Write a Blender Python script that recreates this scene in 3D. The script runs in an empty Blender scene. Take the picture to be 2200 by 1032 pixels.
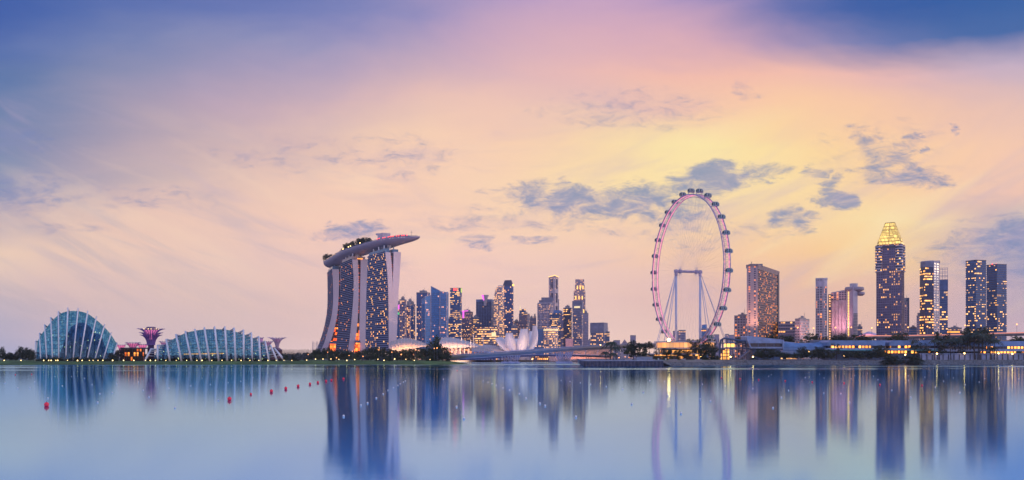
import bpy, math, random
from mathutils import Vector, Matrix
R = math.radians
scene = bpy.context.scene
COL = scene.collection
random.seed(11)
# ---------------------------------------------------------------- camera
F, HOR, CAMH = 1905.26, 768.0, 6.7          # focal length in photo pixels, horizon row, eye height in metres
cam = bpy.data.cameras.new('camera')
cam.sensor_width = 36.0
cam.lens = 36.0 * F / 2200.0
cam.shift_y = (HOR - 516.0) / 2200.0
cam.clip_start = 0.5
cam.clip_end = 60000.0
camo = bpy.data.objects.new('camera', cam)
COL.objects.link(camo)
camo.location = (0, 0, CAMH)
camo.rotation_euler = (R(90), 0, 0)
scene.camera = camo
scene.view_settings.view_transform = 'Standard'
scene.view_settings.look = 'None'
scene.view_settings.exposure = 0.0
scene.view_settings.gamma = 1.0
scene.view_settings.use_curve_mapping = False
try:
    scene.cycles.use_denoising = True
    scene.cycles.denoiser = 'OPENIMAGEDENOISE'
    scene.cycles.max_bounces = 8
    scene.cycles.transparent_max_bounces = 12
    scene.cycles.sample_clamp_indirect = 6.0
    scene.cycles.caustics_reflective = True
except Exception:
    pass


def lin(r, g, b):
    def f(c):
        c /= 255.0
        return c / 12.92 if c <= 0.04045 else ((c + 0.055) / 1.055) ** 2.4
    return (f(r), f(g), f(b), 1.0)


def gx(px, Y):
    return (px - 1100.0) / F * Y


def gz(py, Y):
    return CAMH + (HOR - py) / F * Y


def P(px, py, Y):
    return Vector((gx(px, Y), Y, gz(py, Y)))


# ---------------------------------------------------------------- node helper
class NT:
    def __init__(self, tree):
        self.t = tree
        self.n = tree.nodes
        self.l = tree.links

    def new(self, typ, **kw):
        nd = self.n.new(typ)
        for k, v in kw.items():
            setattr(nd, k, v)
        return nd

    def put(self, sock, v):
        if isinstance(v, bpy.types.NodeSocket):
            self.l.new(v, sock)
        elif v is not None:
            sock.default_value = v

    def math(self, op, a, b=None, c=None, clamp=False):
        nd = self.new('ShaderNodeMath', operation=op, use_clamp=clamp)
        self.put(nd.inputs[0], a)
        self.put(nd.inputs[1], b)
        self.put(nd.inputs[2], c)
        return nd.outputs[0]

    def vmath(self, op, a, b=None, c=None):
        nd = self.new('ShaderNodeVectorMath', operation=op)
        self.put(nd.inputs[0], a)
        self.put(nd.inputs[1], b)
        self.put(nd.inputs[2], c)
        return nd.outputs['Value'] if op in ('LENGTH', 'DOT_PRODUCT') else nd.outputs['Vector']

    def comb(self, x, y, z=0.0):
        nd = self.new('ShaderNodeCombineXYZ')
        self.put(nd.inputs[0], x)
        self.put(nd.inputs[1], y)
        self.put(nd.inputs[2], z)
        return nd.outputs[0]

    def sep(self, v):
        nd = self.new('ShaderNodeSeparateXYZ')
        self.put(nd.inputs[0], v)
        return nd.outputs

    def rng(self, v, a, b, c=0.0, d=1.0, smooth=False):
        nd = self.new('ShaderNodeMapRange', interpolation_type='SMOOTHSTEP' if smooth else 'LINEAR', clamp=True)
        self.put(nd.inputs[0], v)
        for k, x in zip((1, 2, 3, 4), (a, b, c, d)):
            self.put(nd.inputs[k], x)
        return nd.outputs[0]

    def mix(self, f, a, b, blend='MIX'):
        nd = self.new('ShaderNodeMix', data_type='RGBA', blend_type=blend)
        self.put(nd.inputs[0], f)
        self.put(nd.inputs[6], a)
        self.put(nd.inputs[7], b)
        return nd.outputs[2]

    def noise(self, v, scale, detail=4.0, rough=0.55, dist=0.0):
        nd = self.new('ShaderNodeTexNoise')
        self.put(nd.inputs['Vector'], v)
        nd.inputs['Scale'].default_value = scale
        nd.inputs['Detail'].default_value = detail
        nd.inputs['Roughness'].default_value = rough
        nd.inputs['Distortion'].default_value = dist
        return nd.outputs['Fac'], nd.outputs['Color']

    def ramp(self, v, stops, interp='LINEAR'):
        nd = self.new('ShaderNodeValToRGB')
        cr = nd.color_ramp
        cr.interpolation = interp
        while len(cr.elements) < len(stops):
            cr.elements.new(0.5)
        for e, (p, c) in zip(cr.elements, stops):
            e.position = p
            e.color = c
        self.put(nd.inputs[0], v)
        return nd.outputs[0]


# ---------------------------------------------------------------- sky (world)
SUN_AZ, SUN_EL = R(82), R(10)      # low sun behind thin cloud, out of frame to the right
world = bpy.data.worlds.new('World')
scene.world = world
world.use_nodes = True
W = NT(world.node_tree)
W.n.clear()
tc = W.new('ShaderNodeTexCoord')
dx, dy, dz = W.sep(tc.outputs['Generated'])
az = W.math('ARCTAN2', dx, dy)
hor = W.math('SQRT', W.math('ADD', W.math('MULTIPLY', dx, dx), W.math('MULTIPLY', dy, dy)))
hor = W.math('MAXIMUM', hor, 0.001)
cosaz = W.math('MAXIMUM', W.math('DIVIDE', dy, hor), 0.6)
el = W.math('MAXIMUM', W.math('DIVIDE', W.math('DIVIDE', dz, hor), cosaz), 0.0)   # slope of the direction above the horizon
AZ0, AZ1 = -0.56, 0.56


def sky_az(px):
    return math.atan((px - 1100.0) / F)


def sky_el(py):
    return (HOR - py) / F


base_v = W.comb(az, el, 0.0)
wn, wc = W.noise(W.vmath('MULTIPLY', base_v, (2.2, 5.5, 1.0)), 1.6, 5.0, 0.55, 0.4)
wc_s = W.sep(wc)
az_w = W.math('ADD', az, W.math('MULTIPLY', W.math('SUBTRACT', wc_s[0], 0.5), 0.20))
el_w = W.math('ADD', el, W.math('MULTIPLY', W.math('SUBTRACT', wc_s[1], 0.5), 0.085))
fac_az = W.rng(az_w, AZ0, AZ1)
STA = [0, 150, 300, 500, 700, 900, 1100, 1300, 1500, 1700, 1900, 2050, 2200]
ROWS = [
    (768, [(172,174,208),(203,189,207),(226,201,205),(229,204,206),(235,206,206),(246,211,205),(248,213,205),(250,213,199),(248,207,195),(238,198,194),(232,194,194),(226,190,194),(214,186,198)]),
    (700, [(180,178,202),(205,186,200),(220,194,196),(222,196,196),(230,198,196),(243,206,198),(242,206,198),(243,206,194),(235,198,190),(234,192,180),(232,190,176),(218,182,184),(196,174,192)]),
    (620, [(215,194,196),(226,196,192),(228,198,192),(232,200,192),(240,202,192),(250,206,194),(246,206,194),(240,202,192),(234,192,184),(240,194,172),(242,196,168),(212,180,184),(178,168,192)]),
    (550, [(240,208,186),(240,205,185),(236,200,186),(238,202,188),(246,205,190),(253,208,190),(249,210,190),(246,206,186),(250,206,170),(253,206,154),(255,212,144),(212,184,178),(160,162,190)]),
    (480, [(196,178,184),(226,194,182),(238,200,184),(246,206,184),(249,206,186),(252,210,186),(250,210,184),(252,214,178),(252,216,168),(253,216,164),(254,228,166),(236,200,176),(168,164,188)]),
    (400, [(136,150,180),(174,162,180),(206,182,181),(232,197,183),(250,208,184),(250,208,184),(251,214,180),(254,226,170),(255,228,168),(253,220,162),(253,212,165),(250,206,170),(240,196,178)]),
    (310, [(122,138,174),(160,152,176),(188,168,178),(214,184,181),(232,196,181),(249,210,180),(250,206,180),(252,222,168),(255,236,170),(254,220,158),(253,210,162),(252,207,168),(246,200,176)]),
    (220, [(104,126,170),(134,140,174),(164,154,177),(188,164,182),(208,178,185),(230,190,183),(240,196,182),(226,188,185),(250,202,170),(252,204,164),(250,202,166),(242,196,172),(232,192,180)]),
    (140, [(92,118,168),(118,131,172),(144,145,177),(158,150,184),(176,160,188),(202,172,188),(226,184,186),(234,186,182),(246,190,170),(244,190,172),(236,186,178),(216,180,186),(196,174,194)]),
    (75,  [(80,108,170),(102,121,175),(122,133,178),(138,141,183),(152,150,188),(182,160,190),(210,172,190),(218,174,188),(214,168,184),(174,150,182),(120,126,176),(80,108,167),(64,102,164)]),
    (10,  [(60,92,166),(74,102,170),(90,112,174),(106,120,179),(118,128,184),(154,146,190),(190,160,194),(196,160,196),(172,148,190),(98,112,173),(54,92,163),(46,90,160),(58,100,164)]),
    (-180, [(50,84,160),(54,86,162),(60,90,166),(70,96,170),(80,104,172),(92,110,174),(104,116,176),(108,118,176),(92,108,172),(60,92,166),(44,84,160),(40,82,158),(42,84,158)]),
]
col = None
prev = None
for py, cols in ROWS:
    stops = [((sky_az(px) - AZ0) / (AZ1 - AZ0), lin(*c)) for px, c in zip(STA, cols)]
    rc = W.ramp(fac_az, stops, 'B_SPLINE')
    if col is None:
        col = rc
    else:
        col = W.mix(W.rng(el_w, sky_el(prev), sky_el(py)), col, rc)
    prev = py
# zenith
col = W.mix(W.rng(el, sky_el(-180), 1.4, smooth=True), col, (.18, .32, .74, 1))
# thin streaks of cirrus, tilted
rot = W.new('ShaderNodeVectorRotate', rotation_type='Z_AXIS')
W.put(rot.inputs['Vector'], base_v)
W.put(rot.inputs['Angle'], W.math('MULTIPLY', W.math('ADD', az, .10), R(-40)))
st_n, _ = W.noise(W.vmath('MULTIPLY', rot.outputs[0], (2.6, 15.0, 1.0)), 2.0, 5.0, 0.6, 0.6)
st = W.math('MULTIPLY', W.rng(st_n, 0.47, 0.74, 0.0, 0.40, True), W.rng(el, 0.02, 0.10))
st = W.math('MULTIPLY', st, W.rng(el, 0.30, 0.18, 0.0, 1.0))
col = W.mix(st, col, W.mix(W.rng(az, -.5, 0.0), lin(160, 162, 186), lin(200, 176, 194)))
# bright sun-lit veils between the streaks
vn, _ = W.noise(W.vmath('MULTIPLY', rot.outputs[0], (1.7, 7.0, 1.0)), 2.3, 4.5, 0.55, 0.8)
vb = W.math('MULTIPLY', W.rng(vn, 0.50, 0.72, 0.0, 0.42, True), W.math('MULTIPLY', W.rng(el, 0.03, 0.12), W.rng(el, 0.29, 0.16)))
col = W.mix(vb, col, W.mix(W.rng(az, -.3, .3), lin(255, 220, 190), lin(255, 230, 180)))
vl = W.math('MULTIPLY', W.math('MULTIPLY', W.rng(vn, 0.48, 0.28, 0.0, 0.34, True), W.rng(az, -.05, .25, 1.0, .40)), W.math('MULTIPLY', W.rng(el, 0.02, 0.10), W.rng(el, 0.36, 0.27)))
col = W.mix(vl, col, W.mix(W.rng(el, 0.02, 0.2), lin(216, 190, 198), lin(196, 172, 194)))
# placed banks of darker cloud: (px, py, half width, half height, weight)
CLOUDS = [
    (1140, 416, 100, 24, .95), (1230, 432, 130, 32, 1.1), (1345, 432, 120, 38, 1.12), (1400, 425, 80, 44, .95), (1470, 450, 80, 46, .8), (1545, 382, 74, 34, 1.25), (1640, 370, 70, 22, .80), (1585, 395, 50, 20, .9),
    (1500, 398, 80, 34, 1.1), (1110, 410, 60, 16, .70), (1060, 415, 40, 10, .6),
    (1815, 428, 52, 24, 1.25), (1770, 436, 30, 14, .9), (1800, 392, 26, 16, .9), (1900, 345, 60, 52, .82), (1880, 372, 50, 22, .85), (1945, 388, 62, 22, 1.0), (2005, 398, 34, 14, .8),
    (1695, 470, 56, 30, 1.0), (1735, 500, 30, 10, .6), (1755, 374, 22, 15, .8), (1988, 320, 20, 14, .85), (2042, 276, 15, 12, .95), (1850, 296, 24, 14, .7), (1958, 292, 20, 10, .75), (1835, 270, 14, 8, .6),
    (770, 490, 70, 20, 1.0), (720, 505, 70, 14, .8), (800, 480, 36, 14, .8), (20, 300, 70, 50, .75), (40, 415, 110, 50, .75), (2180, 512, 130, 56, 1.05), (2070, 545, 110, 34, .75), (2160, 590, 120, 34, .65),
    (1150, 522, 46, 10, .9), (1030, 515, 44, 16, .75), (1010, 485, 60, 18, .6), (1450, 478, 70, 18, .75), (1420, 455, 60, 22, .8), (1300, 235, 130, 40, .42), (780, 350, 90, 40, .5), (1590, 190, 26, 16, .55),
    (1300, 472, 300, 34, .52), (1520, 500, 170, 30, .5), (1040, 478, 170, 34, .5), (1360, 235, 210, 52, .5), (600, 340, 220, 44, .42), (300, 430, 220, 34, .48), (850, 345, 150, 54, .52), (1900, 330, 170, 80, .45), (860, 560, 50, 10, .4), (1480, 540, 60, 16, .4), (150, 490, 120, 14, .45), (2100, 420, 60, 30, .35)]
cn1, cc1 = W.noise(W.vmath('MULTIPLY', base_v, (1.0, 1.9, 1.0)), 15.0, 7.0, 0.66, 0.5)
cs = W.sep(cc1)
cpos = W.vmath('ADD', base_v, W.comb(W.math('MULTIPLY', W.math('SUBTRACT', cs[0], 0.5), 0.085), W.math('MULTIPLY', W.math('SUBTRACT', cs[1], 0.5), 0.040)))
tot = None
for (cx, cy, rx, ry, wt) in CLOUDS:
    a0, e0 = sky_az(cx), sky_el(cy)
    ca = math.cos(a0)
    sx, sy = F / rx / (ca * ca) * 0.72, F / ry * 0.72
    v = W.vmath('MULTIPLY_ADD', cpos, (sx, sy, 0.0), (-a0 * sx, -e0 * sy, 0.0))
    d = W.vmath('DOT_PRODUCT', v, v)
    m = W.math('MULTIPLY', W.rng(d, 1.0, 0.0, 0.0, 1.0, True), wt)
    tot = m if tot is None else W.math('MAXIMUM', tot, m)
fn, _ = W.noise(W.vmath('MULTIPLY', base_v, (1.0, 2.3, 1.0)), 34.0, 8.0, 0.70, 0.5)
dens = W.math('ADD', tot, W.math('MULTIPLY', W.math('SUBTRACT', fn, 0.5), 2.4))
cl = W.math('MULTIPLY', W.rng(dens, 0.16, 1.30, 0.0, 0.98, True), W.rng(tot, 0.02, 0.35))
shade = W.mix(1.0, col, W.mix(W.rng(dens, 0.35, 1.1), (.92, .86, .96, 1), (.40, .56, 1.0, 1)), 'MULTIPLY')
shade = W.mix(W.rng(dens, .5, 1.1, .35, .72), shade, W.mix(W.rng(fn, .40, .62), lin(178, 166, 190), lin(140, 148, 182)))
col = W.mix(cl, col, shade)
# behind the camera: dusk-lilac east sky
back = W.rng(W.math('ABSOLUTE', az), 0.75, 1.5, 0.0, 1.0, True)
east = W.mix(W.rng(el, 0.0, 1.2), (1.02, .80, .92, 1), (.26, .42, .86, 1))
col = W.mix(back, col, east)
bg = W.new('ShaderNodeBackground')
W.put(bg.inputs[0], col)
bg.inputs[1].default_value = 1.0
sky = W.new('ShaderNodeTexSky', sky_type='NISHITA', sun_disc=False, sun_elevation=SUN_EL, sun_rotation=SUN_AZ)
bg2 = W.new('ShaderNodeBackground')
W.put(bg2.inputs[0], sky.outputs[0])
bg2.inputs[1].default_value = 0.004
ad = W.new('ShaderNodeAddShader')
W.l.new(bg.outputs[0], ad.inputs[0])
W.l.new(bg2.outputs[0], ad.inputs[1])
wo = W.new('ShaderNodeOutputWorld')
W.l.new(ad.outputs[0], wo.inputs[0])
sun = bpy.data.lights.new('sun', 'SUN')
sun.energy = 1.0
sun.angle = R(14)
sun.color = (1.0, 0.78, 0.62)
suno = bpy.data.objects.new('sun', sun)
COL.objects.link(suno)
suno.location = (3000, 3000, 900)
_sd = Vector((math.sin(SUN_AZ) * math.cos(SUN_EL), math.cos(SUN_AZ) * math.cos(SUN_EL), math.sin(SUN_EL)))
suno.rotation_euler = _sd.to_track_quat('Z', 'Y').to_euler()


# ---------------------------------------------------------------- mesh builder
class MB:
    def __init__(self):
        self.v, self.f, self.uv, self.m, self.marks = [], [], [], [], []

    def quad(self, pts, uvs=None, mi=0):
        i = len(self.v)
        self.v += [tuple(p) for p in pts]
        self.f.append(tuple(range(i, i + len(pts))))
        self.uv.append(uvs or [(0.0, 0.0)] * len(pts))
        self.m.append(mi)

    def prism(self, poly, z0, z1, mi=0, cap=True, z1s=None, topoff=None, bottom=True):
        self.marks.append((len(self.v), len(self.f)))
        n = len(poly)
        tp = topoff or poly
        u = 0.0
        zt = z1s or [z1] * n
        for i in range(n):
            j = (i + 1) % n
            a, b = poly[i], poly[j]
            c, d = tp[j], tp[i]
            L = math.hypot(b[0] - a[0], b[1] - a[1])
            self.quad([(a[0], a[1], z0), (b[0], b[1], z0), (c[0], c[1], zt[j]), (d[0], d[1], zt[i])],
                      [(u, 0), (u + L, 0), (u + L, zt[j] - z0), (u, zt[i] - z0)], mi)
            u += math.ceil(L / 12.0) * 12.0
        if cap:
            self.quad([(p[0], p[1], z) for p, z in zip(tp, zt)], [(-1, -1)] * n, mi)
            if bottom:
                self.quad([(p[0], p[1], z0) for p in reversed(poly)], [(-1, -1)] * n, mi)

    def box(self, c, s, ax=None, mi=0):
        self.marks.append((len(self.v), len(self.f)))
        c = Vector(c)
        ex, ey, ez = ax or (Vector((1, 0, 0)), Vector((0, 1, 0)), Vector((0, 0, 1)))
        ex, ey, ez = Vector(ex) * s[0] / 2, Vector(ey) * s[1] / 2, Vector(ez) * s[2] / 2
        V = [c + ex * a + ey * b + ez * d for a in (-1, 1) for b in (-1, 1) for d in (-1, 1)]
        for q in ((0, 1, 3, 2), (4, 6, 7, 5), (0, 4, 5, 1), (2, 3, 7, 6), (0, 2, 6, 4), (1, 5, 7, 3)):
            self.quad([V[k] for k in q], None, mi)

    def tube(self, pts, r, n=6, mi=0, cap=True):
        pts = [Vector(p) for p in pts]
        rs = r if isinstance(r, (list, tuple)) else [r] * len(pts)
        rings = []
        for i, p in enumerate(pts):
            t = (pts[min(i + 1, len(pts) - 1)] - pts[max(i - 1, 0)])
            t = t.normalized() if t.length > 1e-9 else Vector((0, 0, 1))
            a = t.cross(Vector((0, 0, 1)))
            if a.length < 0.05:
                a = t.cross(Vector((0, 1, 0)))
            a.normalize()
            b = a.cross(t)
            rings.append([p + (a * math.cos(2 * math.pi * k / n) + b * math.sin(2 * math.pi * k / n)) * rs[i] for k in range(n)])
        self.loft(rings, True, mi, cap)

    def loft(self, rings, closed=True, mi=0, cap=False, uvs=None):
        self.marks.append((len(self.v), len(self.f)))
        i0 = len(self.v)
        n = len(rings[0])
        for r_ in rings:
            self.v += [tuple(p) for p in r_]
        for i in range(len(rings) - 1):
            for k in range(n if closed else n - 1):
                k2 = (k + 1) % n
                self.f.append((i0 + i * n + k, i0 + i * n + k2, i0 + (i + 1) * n + k2, i0 + (i + 1) * n + k))
                self.uv.append([uvs[i][k], uvs[i][k2] if k2 else uvs[i][k], uvs[i + 1][k2] if k2 else uvs[i + 1][k], uvs[i + 1][k]] if uvs else [(0.0, 0.0)] * 4)
                self.m.append(mi)
        if cap and closed:
            self.f.append(tuple(i0 + k for k in reversed(range(n))))
            self.f.append(tuple(i0 + (len(rings) - 1) * n + k for k in range(n)))
            self.uv += [[(-1, -1)] * n] * 2
            self.m += [mi] * 2

    def ball(self, c, r, n=8, m=6, sz=1.0, mi=0):
        c = Vector(c)
        rings = []
        for i in range(m + 1):
            t = math.pi * i / m
            rr = max(math.sin(t), 0.02) * r
            rings.append([c + Vector((math.cos(2 * math.pi * k / n) * rr, math.sin(2 * math.pi * k / n) * rr, -math.cos(t) * r * sz)) for k in range(n)])
        self.loft(rings, True, mi, True)

    def mesh(self, name, mats, org=(0, 0, 0), smooth=False):
        me = bpy.data.meshes.new(name)
        o = Vector(org)
        me.from_pydata([tuple(Vector(p) - o) for p in self.v], [], self.f)
        ul = me.uv_layers.new(name='UVMap')
        flat = []
        for fu in self.uv:
            for q in fu:
                flat += [q[0], q[1]]
        ul.data.foreach_set('uv', flat)
        for m_ in (() if mats is None else mats if isinstance(mats, (list, tuple)) else [mats]):
            me.materials.append(m_)
        me.polygons.foreach_set('material_index', self.m)
        if smooth:
            me.polygons.foreach_set('use_smooth', [True] * len(self.f))
        me.update()
        return me

    def build_each(self, name, mats, parent, smooth=False):
        """Every separate piece becomes a part of its own."""
        mk = sorted(set(self.marks)) + [(len(self.v), len(self.f))]
        res = []
        for (v0, f0), (v1, f1) in zip(mk, mk[1:]):
            q = MB()
            q.v = self.v[v0:v1]
            q.f = [tuple(i - v0 for i in f) for f in self.f[f0:f1]]
            q.uv, q.m = self.uv[f0:f1], self.m[f0:f1]
            res.append(q.build(name, mats, parent, smooth))
        return res

    def build(self, name, mats, parent=None, smooth=False, org=None, label=None):
        if org is None:
            org = parent['_org'] if parent is not None and '_org' in parent else (0, 0, 0)
        me = self.mesh(name, mats, org, smooth)
        o = bpy.data.objects.new(name, me)
        COL.objects.link(o)
        if parent is not None:
            o.parent = parent
            o['_org'] = org
        else:
            o.location = org
        if label:
            o['label'] = label
        return o


def tag(o, label, cat, group=None, kind=None):
    o['label'] = label
    if cat:
        o['category'] = cat
    if group:
        o['group'] = group
    if kind:
        o['kind'] = kind
    return o


def thing(name, label, cat, loc, group=None):
    o = bpy.data.objects.new(name, None)
    COL.objects.link(o)
    o.empty_display_size = 1.0
    o.location = loc
    o['_org'] = tuple(loc)
    return tag(o, label, cat, group)


def copy_tree(src, parent=None):
    c = src.copy()
    COL.objects.link(c)
    if parent is not None:
        c.parent = parent
    for ch in list(src.children):
        copy_tree(ch, c)
    return c


# ---------------------------------------------------------------- materials
def mat_new(name):
    m = bpy.data.materials.new(name)
    m.use_nodes = True
    t = NT(m.node_tree)
    b = t.n['Principled BSDF']
    return m, t, b


def mat(name, c, rough=0.6, metal=0.0, vary=0.25, vscale=0.15, emit=None, es=0.0):
    m, t, b = mat_new(name)
    tcn = t.new('ShaderNodeTexCoord')
    nf, _ = t.noise(tcn.outputs['Object'], vscale, 4.0, 0.6)
    k = t.rng(nf, 0.3, 0.7, 1.0 - vary, 1.0 + vary)
    cc = t.mix(1.0, (c[0], c[1], c[2], 1), t.comb(k, k, k), 'MULTIPLY')
    t.put(b.inputs['Base Color'], cc)
    b.inputs['Roughness'].default_value = rough
    b.inputs['Metallic'].default_value = metal
    if emit:
        b.inputs['Emission Color'].default_value = (emit[0], emit[1], emit[2], 1)
        b.inputs['Emission Strength'].default_value = es
    return m


def emis(name, c, s):
    m, t, b = mat_new(name)
    b.inputs['Base Color'].default_value = (c[0] * .5, c[1] * .5, c[2] * .5, 1)
    b.inputs['Emission Color'].default_value = (c[0], c[1], c[2], 1)
    b.inputs['Emission Strength'].default_value = s
    return m


def facade(name, wall, glass, cw=3.0, fh=3.8, wx=(0.12, 0.88), wy=(0.25, 0.85), lit=0.2, warm=((1.0, 0.62, 0.22), (1.0, 0.80, 0.45)),
           es=1.6, run=4, runmix=0.5, grough=0.12, metal=0.0, seed=0.0, vband=None, tint=0.35, spec=None):
    """Wall with a grid of windows; some of the rooms behind are lit.  UVs are metres along the wall and up it."""
    m, t, b = mat_new(name)
    uv = t.new('ShaderNodeUVMap')
    u, v, _ = t.sep(uv.outputs[0])
    ri = t.new('ShaderNodeObjectInfo').outputs['Random']
    su, sv = t.math('DIVIDE', u, cw), t.math('DIVIDE', v, fh)
    iu, iv = t.math('FLOOR', su), t.math('FLOOR', sv)
    fu, fv = t.math('FRACT', su), t.math('FRACT', sv)
    inw = t.math('MULTIPLY', t.math('MULTIPLY', t.math('GREATER_THAN', fu, wx[0]), t.math('LESS_THAN', fu, wx[1])),
                 t.math('MULTIPLY', t.math('GREATER_THAN', fv, wy[0]), t.math('LESS_THAN', fv, wy[1])))
    inw = t.math('MULTIPLY', inw, t.math('GREATER_THAN', u, -0.5))
    sd = t.math('MULTIPLY_ADD', ri, 91.0, seed)
    w1 = t.new('ShaderNodeTexWhiteNoise', noise_dimensions='4D')
    t.put(w1.inputs['Vector'], t.comb(iu, iv, 0.5))
    t.put(w1.inputs['W'], sd)
    w2 = t.new('ShaderNodeTexWhiteNoise', noise_dimensions='4D')
    t.put(w2.inputs['Vector'], t.comb(t.math('FLOOR', t.math('DIVIDE', iu, float(run))), iv, 3.5))
    t.put(w2.inputs['W'], sd)
    r = t.math('ADD', t.math('MULTIPLY', w1.outputs[0], 1 - runmix), t.math('MULTIPLY', w2.outputs[0], runmix))
    lit = lit * .85 if lit < .8 else lit
    thr = lit
    if runmix > 0.2:       # sum of two uniforms: turn the wanted share into a threshold
        thr = math.sqrt(2 * lit * runmix * (1 - runmix)) if lit < 0.4 else 0.15 + lit * 0.75
    islit = t.math('LESS_THAN', r, thr)
    if vband:
        vn = t.rng(v, vband[0], vband[1], 0.0, 1.0)
        islit = t.math('MULTIPLY', islit, t.math('GREATER_THAN', t.math('MULTIPLY', vn, 1.0), w1.outputs[0]))
    cs_ = t.sep(w1.outputs['Color'])
    es = es * 2.1
    if runmix > 0.2 and cw < 3.9:
        cw, fh = cw * .72, fh * .85
    wa = [(c[0], c[1] * .64, c[2] * .36, 1) for c in warm]
    lc = t.mix(cs_[2], wa[0], wa[1])
    gl = t.mix(t.math('MULTIPLY', cs_[2], tint), (*glass, 1), (glass[0] * 2.2 + .02, glass[1] * 2.2 + .02, glass[2] * 2.2 + .03, 1))
    bc = t.mix(inw, (*wall, 1), gl)
    t.put(b.inputs['Base Color'], bc)
    t.put(b.inputs['Roughness'], t.rng(inw, 0, 1, 0.6, grough))
    b.inputs['Metallic'].default_value = metal
    if spec is not None:
        b.inputs['Specular IOR Level'].default_value = spec
    t.put(b.inputs['Emission Color'], lc)
    t.put(b.inputs['Emission Strength'], t.math('MULTIPLY', t.math('MULTIPLY', inw, islit), t.rng(cs_[1], 0, 1, es * 0.35, es)))
    return m


def leaf_mat(name, c1, c2):
    m, t, b = mat_new(name)
    ri = t.new('ShaderNodeObjectInfo').outputs['Random']
    tcn = t.new('ShaderNodeTexCoord')
    nf, _ = t.noise(tcn.outputs['Object'], 7.0, 3.0, 0.6)
    k = t.math('ADD', t.math('MULTIPLY', ri, 0.55), t.rng(nf, 0.35, 0.65, 0.0, 0.45))
    t.put(b.inputs['Base Color'], t.mix(k, (*c1, 1), (*c2, 1)))
    b.inputs['Roughness'].default_value = 0.7
    return m


M = {}
M['white'] = mat('white_steel', (.72, .68, .70), .45)
M['pale'] = mat('pale_concrete', (.50, .44, .50), .7)
M['concrete'] = mat('concrete', (.32, .30, .33), .8)
M['dark'] = mat('dark_steel', (.05, .06, .09), .5)
M['grey'] = mat('grey_steel', (.18, .19, .24), .5)
M['blue_roof'] = mat('blue_grey_metal_roof', (.16, .25, .42), .4, 0.2)
M['blue_steel'] = mat('blue_grey_steel', (.10, .14, .24), .45, 0.2)
M['lilac_wall'] = mat('lilac_white_wall', (.66, .55, .62), .6, vary=.08, vscale=.02)
M['slab'] = mat('balcony_slab', (.27, .30, .50), .6, vary=.1)
M['hull'] = mat('pale_metal_hull', (.27, .24, .36), .4, 0.1, vary=.08, vscale=.03)
M['bark'] = mat('bark', (.06, .05, .05), .9, vary=.4, vscale=2.0)
M['grass'] = mat('grass', (.085, .135, .03), .9, vary=.5, vscale=.06)
M['rock'] = mat('rock', (.16, .15, .15), .9, vary=.75, vscale=1.3)
M['pile'] = mat('sheet_pile', (.07, .06, .08), .7, vary=.5, vscale=.4)
M['soil'] = mat('paved_ground', (.16, .15, .16), .9, vary=.4, vscale=.05)
M['lamp'] = emis('lamp_glow', (1.0, .68, .26), 5.0)
M['lampb'] = emis('bright_lamp_glow', (1.0, .52, .14), 22.0)
M['lampo'] = emis('orange_lamp_glow', (1.0, .36, .10), 4.0)
M['orange_lit'] = emis('orange_lit_panel', (1.0, .30, .05), 2.2)
M['yellow_lit'] = emis('yellow_lit_panel', (1.0, .55, .13), 2.2)
M['red_lit'] = emis('red_lit', (1.0, .05, .05), 4.0)
M['pink_lit'] = emis('pink_lit', (1.0, .25, .50), 1.0)
M['magenta_lit'] = emis('magenta_lit', (.80, .12, .62), 1.6)
M['pinkled'] = emis('pink_led', (1.0, .30, .44), 1.15)
M['red_plastic'] = mat('red_plastic', (.85, .03, .06), .35, vary=.05, emit=(1, .02, .05), es=0.12)  # faint red glow added to the buoy plastic itself
M['white_plastic'] = mat('white_plastic', (.85, .80, .74), .35, vary=.05)
M['leaf_dark'] = leaf_mat('foliage_dark', (.016, .032, .024), (.055, .075, .038))
M['leaf_mid'] = leaf_mat('foliage_mid', (.030, .052, .028), (.075, .095, .040))
M['leaf_olive'] = leaf_mat('foliage_olive', (.055, .070, .030), (.12, .13, .05))
M['leaf_grey'] = leaf_mat('foliage_greyish', (.06, .07, .075), (.11, .12, .12))
M['leaf_palm'] = leaf_mat('foliage_palm', (.020, .036, .028), (.050, .065, .036))


# ---------------------------------------------------------------- setting: water and land
def struct(o):
    o['kind'] = 'structure'
    return o


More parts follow.
